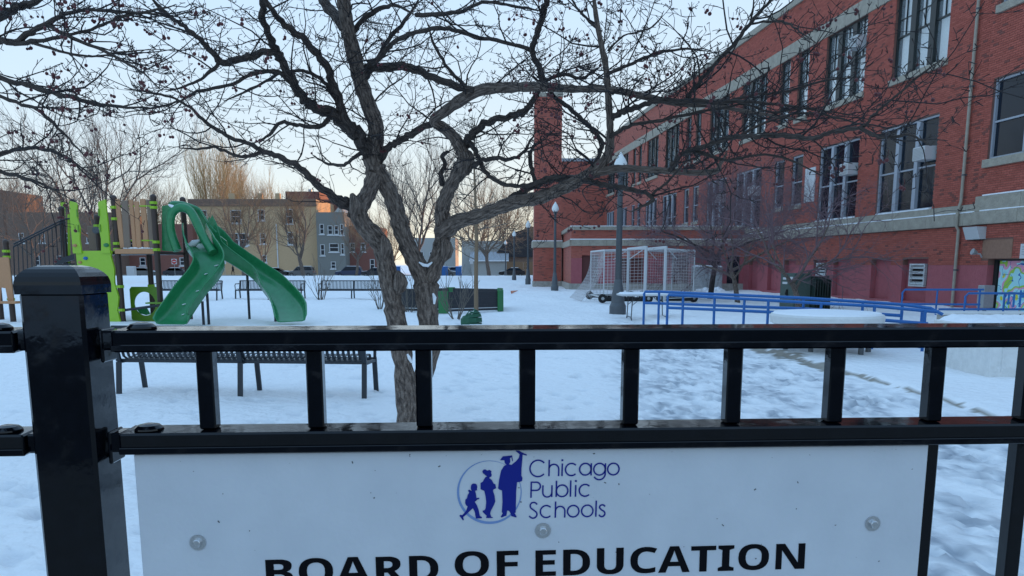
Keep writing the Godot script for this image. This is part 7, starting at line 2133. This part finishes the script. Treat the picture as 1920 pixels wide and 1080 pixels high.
func make_car(called: String, label: String, at: Vector3, turn: float, paint: Material, suv: bool) -> Node3D:
	var t := thing(called, label, "car", at, turn, "cars parked across the street")
	var ln := 4.6
	var w := 1.82
	var h := 1.72 if suv else 1.45
	# body: sections across the car from nose to tail, rounded in plan
	var lower := [Vector2(-2.28, 0.34), Vector2(-2.30, 0.62), Vector2(-2.2, 0.78), Vector2(-1.15, 0.95), Vector2(1.75, 0.98), Vector2(2.24, 0.94), Vector2(2.30, 0.6), Vector2(2.26, 0.34), Vector2(1.85, 0.24), Vector2(1.02, 0.24), Vector2(-1.02, 0.24), Vector2(-1.85, 0.24)]
	if suv: lower[4] = Vector2(1.9, 1.06)
	var xa := Basis(Vector3.RIGHT, Vector3.UP, Vector3.BACK)
	var b := Mb.new()
	b.extrude(lower, -w / 2 + 0.05, w / 2 - 0.05, Vector3.ZERO, xa)
	var mid := []
	for q in lower: mid.append(Vector2(q.x * 0.97, lerpf(q.y, 0.6, 0.16)))
	b.extrude(mid, -w / 2, w / 2, Vector3.ZERO, xa)
	var cab := [Vector2(-1.2, 0.95), Vector2(-0.45, h - 0.06), Vector2(-0.1, h), Vector2(1.0, h), Vector2(1.3, h - 0.06), Vector2(1.85, 0.98)]
	if suv: cab = [Vector2(-1.25, 0.95), Vector2(-0.55, h - 0.06), Vector2(-0.2, h), Vector2(1.7, h - 0.02), Vector2(1.95, h - 0.12), Vector2(2.18, 1.0)]
	b.extrude(cab, -w / 2 + 0.22, w / 2 - 0.22, Vector3.ZERO, xa)
	var body := obj("body", b, paint, t)
	for s in [-1.0, 1.0]:
		var g := Mb.new()
		var inner := []
		for q in cab: inner.append(Vector2(lerpf(q.x, 0.3, 0.10), lerpf(q.y, (h + 0.98) / 2, 0.16)))
		g.extrude(inner, w / 2 - 0.215, w / 2 - 0.20, Vector3.ZERO, Basis(Vector3.RIGHT, Vector3.UP, Vector3.BACK) if s > 0 else Basis(Vector3.RIGHT, Vector3.UP, Vector3.FORWARD))
		obj("side_window", g, M.glass_dark, t)
		for x in [-1.42, 1.42]:
			var wm := Mb.new()
			wm.lathe([Vector2(0.2, -0.10), Vector2(0.31, -0.11), Vector2(0.335, -0.06), Vector2(0.335, 0.06), Vector2(0.31, 0.11), Vector2(0.2, 0.10)], 16, Vector3(x, 0.335, s * (w / 2 - 0.10)), Basis(Vector3.RIGHT, PI / 2))
			var wo := obj("wheel", wm, M.rubber, t)
			var rm := Mb.new()
			rm.lathe([Vector2(0.0, -0.09), Vector2(0.2, -0.095), Vector2(0.2, 0.095), Vector2(0.0, 0.09)], 12, Vector3(x, 0.335, s * (w / 2 - 0.10)), Basis(Vector3.RIGHT, PI / 2))
			obj("rim", rm, M.metal_grey, wo)
		var hl := Mb.new()
		hl.bevel(Vector3(-2.24, 0.68, s * 0.68), Vector3(0.1, 0.14, 0.36), 0.02)
		obj("headlight", hl, M.trim_white, t)
		var tl := Mb.new()
		tl.bevel(Vector3(2.25, 0.78, s * 0.70), Vector3(0.1, 0.16, 0.3), 0.02)
		obj("tail_light", tl, M.plate_red, t)
	for q in [[cab[0], cab[1]], [cab[cab.size() - 1], cab[cab.size() - 2]]]:
		var g := Mb.new()
		var a: Vector2 = q[0].lerp(q[1], 0.12)
		var c: Vector2 = q[0].lerp(q[1], 0.9)
		var out := Vector2(-0.012 if q[0].x < 0 else 0.012, 0.008)
		g.bar(Vector3(a.x + out.x, a.y + out.y, 0), Vector3(c.x + out.x, c.y + out.y, 0), w - 0.56, 0.012, Vector3(-1 if q[0].x < 0 else 1, 0.6, 0))
		obj("windscreen", g, M.glass_dark, t)
	var sn := Mb.new()
	sn.bevel(Vector3(0.45 if not suv else 0.7, h + 0.03, 0), Vector3(1.3 if not suv else 2.0, 0.07, w - 0.5), 0.03)
	sn.bevel(Vector3(-1.7, 0.90, 0), Vector3(0.9, 0.05, w - 0.4), 0.02, Basis(Vector3.BACK, 0.12))
	stuff(obj("snow_on_car", sn, M.snow, t))
	return t

func build_background() -> void:
	var gy := -0.62
	# tan three-storey block
	var X0: float = -64.99
	var B := 158.0
	var pxm: float = 0.10829
	var wins := []
	for q in [[432,438,18,24],[450,438,16,24],[490,438,11,20],[540,394,13,27],[541,436,11,23],[437,396,20,24],[488,395,13,20],[492,478,9,14],[383,396,11,24],[383,438,11,24],[463,438,6,22]]:
		wins.append([(q[0] - 360) * pxm, (496 - q[1] - q[3]) * pxm + 1.4 + 0.0, q[2] * pxm, q[3] * pxm])
	# tops fall a little lower with distance from the middle of the frame
	var t1 := far_building("apartment_block", "long tan brick apartment block with white windows and snowy trees before it", "building", Vector3(X0, 0, -B), 237 * pxm, 14.39, 16, M.tan_brick, M.grey_roof, wins)
	var pc := Mb.new()
	pc.bevel(Vector3(118.5 * pxm, 13.24, 0.12), Vector3(237 * pxm + 0.3, 0.55, 0.35), 0.05)
	obj("cornice", pc, M.brown_far, t1)
	var pp := Mb.new()
	pp.bevel(Vector3(118.5 * pxm, 13.77, 0.02), Vector3(237 * pxm, 1.2, 0.2), 0.03)
	obj("parapet", pp, M.brown_far, t1)
	for x in [422, 477, 511]:
		var ch := Mb.new()
		ch.bevel(Vector3((x - 360) * pxm, 14.91, -6.0), Vector3(0.95, 2.2, 0.9), 0.04)
		obj("chimney", ch, M.tan_brick, t1)
	var dp := Mb.new()
	dp.tube([Vector3((522 - 360) * pxm, 0, 0.1), Vector3((522 - 360) * pxm, 9.5, 0.1)], [0.12], 6)
	obj("downpipe", dp, M.trim_white, t1)
	var bk := far_building("brick_block", "dark red brick block rising behind the tan apartment block", "building", Vector3(-50.555, 0.000, -176.000), 7.6, 17.50, 14, M.red_brick_far, M.grey_roof, [])
	far_building("brick_block", "lower dark red brick wing right of the taller brick block behind", "building", Vector3(-42.585, 0.000, -174.000), 6.6, 15.59, 12, M.red_brick_far, M.grey_roof, [])
	var vt := Mb.new()
	vt.bevel(Vector3(4.8, 17.84, -3), Vector3(0.7, 0.8, 0.7), 0.05)
	obj("roof_vent", vt, M.metal_grey, bk)
	# narrow grey house with lit gables
	var gh := far_building("grey_house", "narrow grey three-storey house with white windows and a small gable", "house", Vector3(-38.928, 0.000, -156.000), 52 * pxm, 11.65, 12, M.grey_siding, M.grey_roof,
		[[1.0 * 0.6, 7.4, 0.9, 2.0], [0.6, 3.2, 0.9, 2.2], [2.4, 3.9, 1.9, 1.7], [2.2, 7.3, 1.0, 1.8], [3.5, 7.3, 0.9, 1.8], [2.6, 0.6, 1.0, 1.4], [4.7, 3.4, 0.7, 2.2], [4.7, 7.2, 0.7, 2.2]])
	var gm := Mb.new()
	gm.extrude([Vector2(3.7, 11.65), Vector2(5.7, 11.65), Vector2(4.7, 12.78)], -9, 0.2)
	obj("gable", gm, M.pale_wall, gh)
	far_building("brick_house", "red brick house to the right of the narrow grey house", "house", Vector3(-34.223, 0.000, -160.000), 60 * pxm, 9.14, 14, M.red_brick_far, M.grey_roof, [[1.0, 4.0, 1.0, 1.8], [3.2, 4.0, 1.0, 1.8], [5.0, 0.3, 1.0, 2.2]])
	far_building("pale_house", "pale two-storey house seen through the crabapple's fork", "house", Vector3(-21.492, 0.000, -165.000), 9.5, 6.96, 10, M.pale_wall, M.grey_roof, [[1.5, 2.8, 1.3, 1.3], [4.0, 2.8, 1.3, 1.3]])
	# pale block and garage on the right
	far_building("pale_block", "pale flat-roofed block left of the garage, under bare branches", "building", Vector3(-9.795, 0.000, -152.000), 8.2, 5.91, 10, M.pale_wall, M.grey_roof, [[2.0, 0.8, 0.9, 1.2]])
	var gr := far_building("garage", "low pale garage with a snow-dusted grey roof behind the minivan", "garage", Vector3(-7.607, 0.000, -146.000), 6.6, 2.09, 9, M.pale_wall, M.grey_roof, [])
	var grf := Mb.new()
	var e: float = 2.09
	grf.quad(Vector3(-0.4, e, 0.5), Vector3(7.0, e, 0.5), Vector3(7.0, e + 1.75, -4.5), Vector3(-0.4, e + 1.75, -4.5))
	grf.quad(Vector3(7.0, e, -9.5), Vector3(-0.4, e, -9.5), Vector3(-0.4, e + 1.75, -4.5), Vector3(7.0, e + 1.75, -4.5))
	grf.tri(Vector3(6.6, e, 0.0), Vector3(6.6, e, -9.0), Vector3(6.6, e + 1.7, -4.5))
	obj("pitched_roof", grf, M.grey_roof, gr)
	var ge := Mb.new()
	ge.bevel(Vector3(3.3, e - 0.02, 0.5), Vector3(7.4, 0.16, 0.12), 0.02)
	obj("snowy_eave", ge, M.snow, gr)
	var dh := far_building("dark_house", "dark house with a steep black roof behind the lamp posts", "house", Vector3(-3.085, 0.000, -150.000), 9.0, 2.82, 9, M.brown_far, M.dark_roof, [[5.2, 0.4, 1.0, 1.4]])
	var dr := Mb.new()
	var e2: float = 2.82
	dr.extrude([Vector2(-0.5, e2), Vector2(9.5, e2), Vector2(5.5, e2 + 5.2), Vector2(3.0, e2 + 4.6)], -9, 0.4)
	obj("steep_roof", dr, M.dark_roof, dh)
	var wf := thing("board_fence", "brown board fence at the foot of the dark house", "fence", Vector3(-0.982, -0.620, -143.000), 0.0)
	for i in 22:
		var m := Mb.new()
		m.bevel(Vector3(0.2 + i * 0.3, 1.2, 0), Vector3(0.28, 2.6 + 0.1 * (i % 2), 0.05), 0.01)
		obj("board", m, M.fence_wood, wf)
	# houses behind the trees on the left
	far_building("brown_house", "long brown brick house behind the climber's stair railing", "house", Vector3(-96.663, 0.000, -150.000), 20.0, 11.25, 14, M.brown_far, M.dark_roof, [[2.0, 5.5, 1.1, 1.9], [6.0, 5.5, 1.1, 1.9], [4.6, 1.2, 1.1, 1.9], [9.0, 1.2, 1.1, 1.9], [10.5, 5.5, 1.1, 1.9], [15, 5.5, 1.1, 1.9], [15, 1.2, 1.1, 1.9]])
	far_building("brown_house", "tall brown house at the far left behind the playground", "house", Vector3(-121.315, 0.000, -158.000), 19.0, 16.16, 14, M.brown_far, M.dark_roof, [[3.0, 8.5, 1.1, 1.9], [8.0, 8.5, 1.1, 1.9], [13, 8.5, 1.1, 1.9], [16, 4.5, 1.1, 1.9]])
	far_building("brick_house", "dark brick house seen through the climber between its posts", "house", Vector3(-78.605, 0.000, -156.000), 15.0, 9.36, 12, M.red_brick_far, M.grey_roof, [[2.0, 4.6, 1.0, 1.8], [5.0, 4.6, 1.0, 1.8], [9.0, 4.6, 1.0, 1.8], [12, 1.2, 1.2, 1.6], [4, 1.2, 1.2, 1.6]])
	# cars along the kerb
	var navy := mat(lin(0.02, 0.025, 0.04), 0.3)
	var grey := mat(lin(0.13, 0.135, 0.14), 0.3, 0.3)
	var black := mat(lin(0.012, 0.012, 0.015), 0.3)
	var blue := mat(lin(0.03, 0.05, 0.11), 0.3)
	var cd := 133.0
	make_car("parked_car", "grey minivan parked in front of the low pale garage", Vector3(-11.78, gy, -cd), 180.0, grey, true)
	make_car("parked_car", "black sedan parked by the brown board fence, right of the minivan", Vector3(0.00, gy, -cd - 1), 0.0, black, false)
	make_car("parked_car", "grey snow-roofed car right of the pickup-like grey one, before the grey house", Vector3(-27.85, gy, -cd), 0.0, blue, true)
	make_car("parked_car", "dark sedan just left of the crabapple trunks", Vector3(-23.47, gy, -cd), 0.0, navy, false)
	make_car("parked_car", "grey truck-sized car before the tan apartment block's right end", Vector3(-36.07, gy, -cd), 0.0, grey, true)
	make_car("parked_car", "dark sedan with snow on its roof right under the curved slide's upper bend", Vector3(-57.17, gy, -cd), 180.0, navy, false)
	make_car("parked_car", "snowy grey sedan seen between the climber's brown posts", Vector3(-62.83, gy, -cd), 180.0, grey, false)
	make_car("parked_car", "dark car in the driveway gap seen right of the crabapple's trunk", Vector3(-11.42, gy + 0.1, -141.0), 60.0, blue, false)
	make_car("parked_car", "black car behind the straight slide's lower end", Vector3(-40.18, gy, -cd), 180.0, black, false)
	# blue bins
	var bin: Node3D = null
	for q in [[745, "leftmost blue bin, left of the crabapple's right trunk"], [834, "middle blue bin, just right of the crabapple's trunk"], [860, "right one of the two blue bins beside the grey minivan"]]:
		var at := Vector3((q[0] - 960) / 1459.0 * 129.0, gy, -129.0)
		if bin == null:
			bin = thing("blue_bin", q[1], "bin", at, 0.0, "blue bins at the kerb")
			var m := Mb.new()
			m.bevel(Vector3(0, 0.85, 0), Vector3(0.95, 1.5, 0.9), 0.06)
			obj("body", m, M.blue, bin)
			var l := Mb.new()
			l.bevel(Vector3(0, 1.64, 0), Vector3(1.02, 0.12, 0.96), 0.04, Basis(Vector3.RIGHT, 0.12))
			obj("lid", l, M.blue, bin)
		else: copy(bin, q[1], at)
	# signs
	for q in [[327, 487, 8.0, "red and white no-entry sign seen through the climber", true], [421, 487, 6.0, "small white parking sign on a post before the tan block", false], [884, 489, 6.0, "small white sign on a post left of the minivan", false]]:
		var at := Vector3((q[0] - 960) / 1459.0 * 127.0, gy, -127.0)
		var s := thing("street_sign", q[3], "sign", at, 0.0)
		var p := Mb.new()
		p.tube([Vector3(0, 0, -0.05), Vector3(0, 3.0, -0.05)], [0.04], 8)
		obj("post", p, M.metal_grey, s)
		var b := Mb.new()
		var sz := 0.85 if q[4] else 0.55
		b.bevel(Vector3(0, 2.5, 0), Vector3(sz, sz if q[4] else 0.8, 0.03), 0.005)
		obj("plate", b, M.trim_white, s)
		if q[4]:
			var d := Mb.new()
			d.lathe([Vector2(0.38, 0), Vector2(0.38, 0.01), Vector2(0, 0.01)], 24, Vector3(0, 2.5, 0.016), Basis(Vector3.RIGHT, PI / 2))
			obj("red_disc", d, M.plate_red, s)
			var w := Mb.new()
			w.box(Vector3(0, 2.5, 0.028), Vector3(0.52, 0.12, 0.004))
			obj("white_bar", w, M.trim_white, s)
	var wb := thing("white_cabinet", "white street cabinet seen between the climber's posts", "cabinet", Vector3(-62.67, gy, -128.0), 0.0)
	var wbm := Mb.new()
	wbm.bevel(Vector3(0, 0.95, 0), Vector3(1.3, 1.6, 0.8), 0.05)
	obj("casing", wbm, M.trim_white, wb)
	var wbf := Mb.new()
	wbf.bevel(Vector3(0, 0.08, 0), Vector3(1.4, 0.2, 0.9), 0.03)
	obj("plinth", wbf, M.concrete, wb)
	# chain-link style railing along the street
	build_person(Vector3(-50.81, -0.5, -141.5))
	# trees across the street
	var big := bare_tree("park_tree", "large bare multi-stemmed tree behind the climber's lime panel", Vector3(-32.660, 0.000, -62.000), 13.0, 0.85, 0.24, 4, 5, 201, M.bark, M.twig_grey, "", 0.12, 0.20, 0.10)
	bare_tree("park_tree", "bare spreading tree at the far left behind the stair railing", Vector3(-46.299, 0.000, -75.000), 12.0, 1.0, 0.24, 4, 4, 205, M.bark, M.twig_grey, "", 0.15, 0.22, 0.08)
	bare_tree("park_tree", "bare tree beyond the slides before the tan block, upright", Vector3(-36.226, 0.000, -105.000), 11.5, 0.95, 0.25, 4, 5, 209, M.bark, M.twig_tan, "", 0.12, 0.30, 0.08)
	bare_tree("park_tree", "bare forked tree before the tan block's right end", Vector3(-28.232, 0.000, -105.000), 11.0, 0.8, 0.27, 4, 4, 213, M.bark, M.twig_tan, "", 0.15, 0.22, 0.10)
	bare_tree("park_tree", "slender bare tree in front of the tan block's middle windows", Vector3(-22.374, 0.000, -70.000), 5.6, 0.7, 0.09, 3, 5, 217, M.bark, M.twig_tan, "", 0.10, 0.32, 0.10)
	bare_tree("park_tree", "bare tree framed in the fork of the crabapple", Vector3(-9.438, 0.000, -80.000), 12.5, 0.75, 0.24, 4, 5, 221, M.bark, M.twig_grey, "", 0.12, 0.22, 0.14)
	bare_tree("park_tree", "bare broad tree before the pale garage, leaning right", Vector3(-3.244, 0.000, -110.000), 12.0, 1.3, 0.26, 4, 5, 225, M.bark, M.twig_tan, "", 0.3, 0.24, 0.03)
	bare_tree("street_tree", "bare tree close to the brick house right of the grey house", Vector3(-24.034, 0.000, -120.000), 10.0, 0.9, 0.2, 4, 4, 229, M.bark, M.twig_tan, "", 0.2, 0.26, 0.08)
	# tall trees behind the houses, their tops in the last sun
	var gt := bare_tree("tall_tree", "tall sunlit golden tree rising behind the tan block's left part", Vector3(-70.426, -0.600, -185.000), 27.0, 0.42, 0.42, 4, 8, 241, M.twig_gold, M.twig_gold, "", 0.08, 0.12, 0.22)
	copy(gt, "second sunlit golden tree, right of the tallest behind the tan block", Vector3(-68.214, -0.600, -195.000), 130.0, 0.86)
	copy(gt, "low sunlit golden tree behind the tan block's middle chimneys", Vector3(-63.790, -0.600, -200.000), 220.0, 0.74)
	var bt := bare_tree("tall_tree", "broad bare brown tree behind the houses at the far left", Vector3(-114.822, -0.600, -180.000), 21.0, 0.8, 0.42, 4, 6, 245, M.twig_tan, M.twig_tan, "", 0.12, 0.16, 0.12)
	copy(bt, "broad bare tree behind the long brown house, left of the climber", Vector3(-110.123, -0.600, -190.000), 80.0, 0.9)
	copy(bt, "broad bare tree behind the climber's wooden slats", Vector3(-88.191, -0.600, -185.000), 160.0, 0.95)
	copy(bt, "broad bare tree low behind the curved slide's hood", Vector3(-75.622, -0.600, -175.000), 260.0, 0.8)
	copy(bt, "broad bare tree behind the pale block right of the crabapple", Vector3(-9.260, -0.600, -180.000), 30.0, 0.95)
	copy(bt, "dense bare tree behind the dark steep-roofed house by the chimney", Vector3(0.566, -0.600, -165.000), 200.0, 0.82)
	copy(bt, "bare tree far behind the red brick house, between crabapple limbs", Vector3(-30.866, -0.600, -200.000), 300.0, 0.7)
	# more of the neighbourhood to the right, beyond the school, that keeps the low sun off the yard
	far_building("row_houses", "row of brown houses beyond the school's far end", "building", Vector3(2.914, 0.000, -170.000), 120.0, 9.5, 12, M.brown_far, M.dark_roof, [])

# a passer-by far off on the pavement
func build_person(at: Vector3) -> void:
	var t := thing("person", "person in dark clothes walking on the pavement before the tan block", "person", at, 70.0)
	var coat := mat(lin(0.015, 0.016, 0.02), 0.9)
	var joints := {"pelvis": Vector3(0, 0.92, 0), "chest": Vector3(0, 1.28, 0.02), "neck": Vector3(0, 1.47, 0.03), "head": Vector3(0, 1.62, 0.05)}
	var m := Mb.new()
	m.tube([Vector3(0, 0.80, 0), joints.pelvis, Vector3(0, 1.08, 0.01), joints.chest, Vector3(0, 1.42, 0.02), Vector3(0, 1.50, 0.03), Vector3(0, 1.54, 0.035), Vector3(0, 1.62, 0.045), Vector3(0, 1.71, 0.045), Vector3(0, 1.75, 0.04)], [0.14, 0.18, 0.175, 0.20, 0.15, 0.065, 0.07, 0.10, 0.085, 0.03], 14)
	for s in [-1.0, 1.0]:
		m.tube([Vector3(s * 0.09, 0.90, 0), Vector3(s * 0.10, 0.50, s * 0.16), Vector3(s * 0.10, 0.10, s * 0.18 - 0.06), Vector3(s * 0.10, 0.04, s * 0.18 + 0.10)], [0.10, 0.07, 0.05, 0.045], 10)
		m.tube([Vector3(s * 0.19, 1.40, 0.02), Vector3(s * 0.25, 1.13, -s * 0.06), Vector3(s * 0.22, 0.92, -s * 0.05 + 0.14), Vector3(s * 0.22, 0.85, -s * 0.05 + 0.19)], [0.075, 0.06, 0.05, 0.04], 10)
	obj("body", m, coat, t)
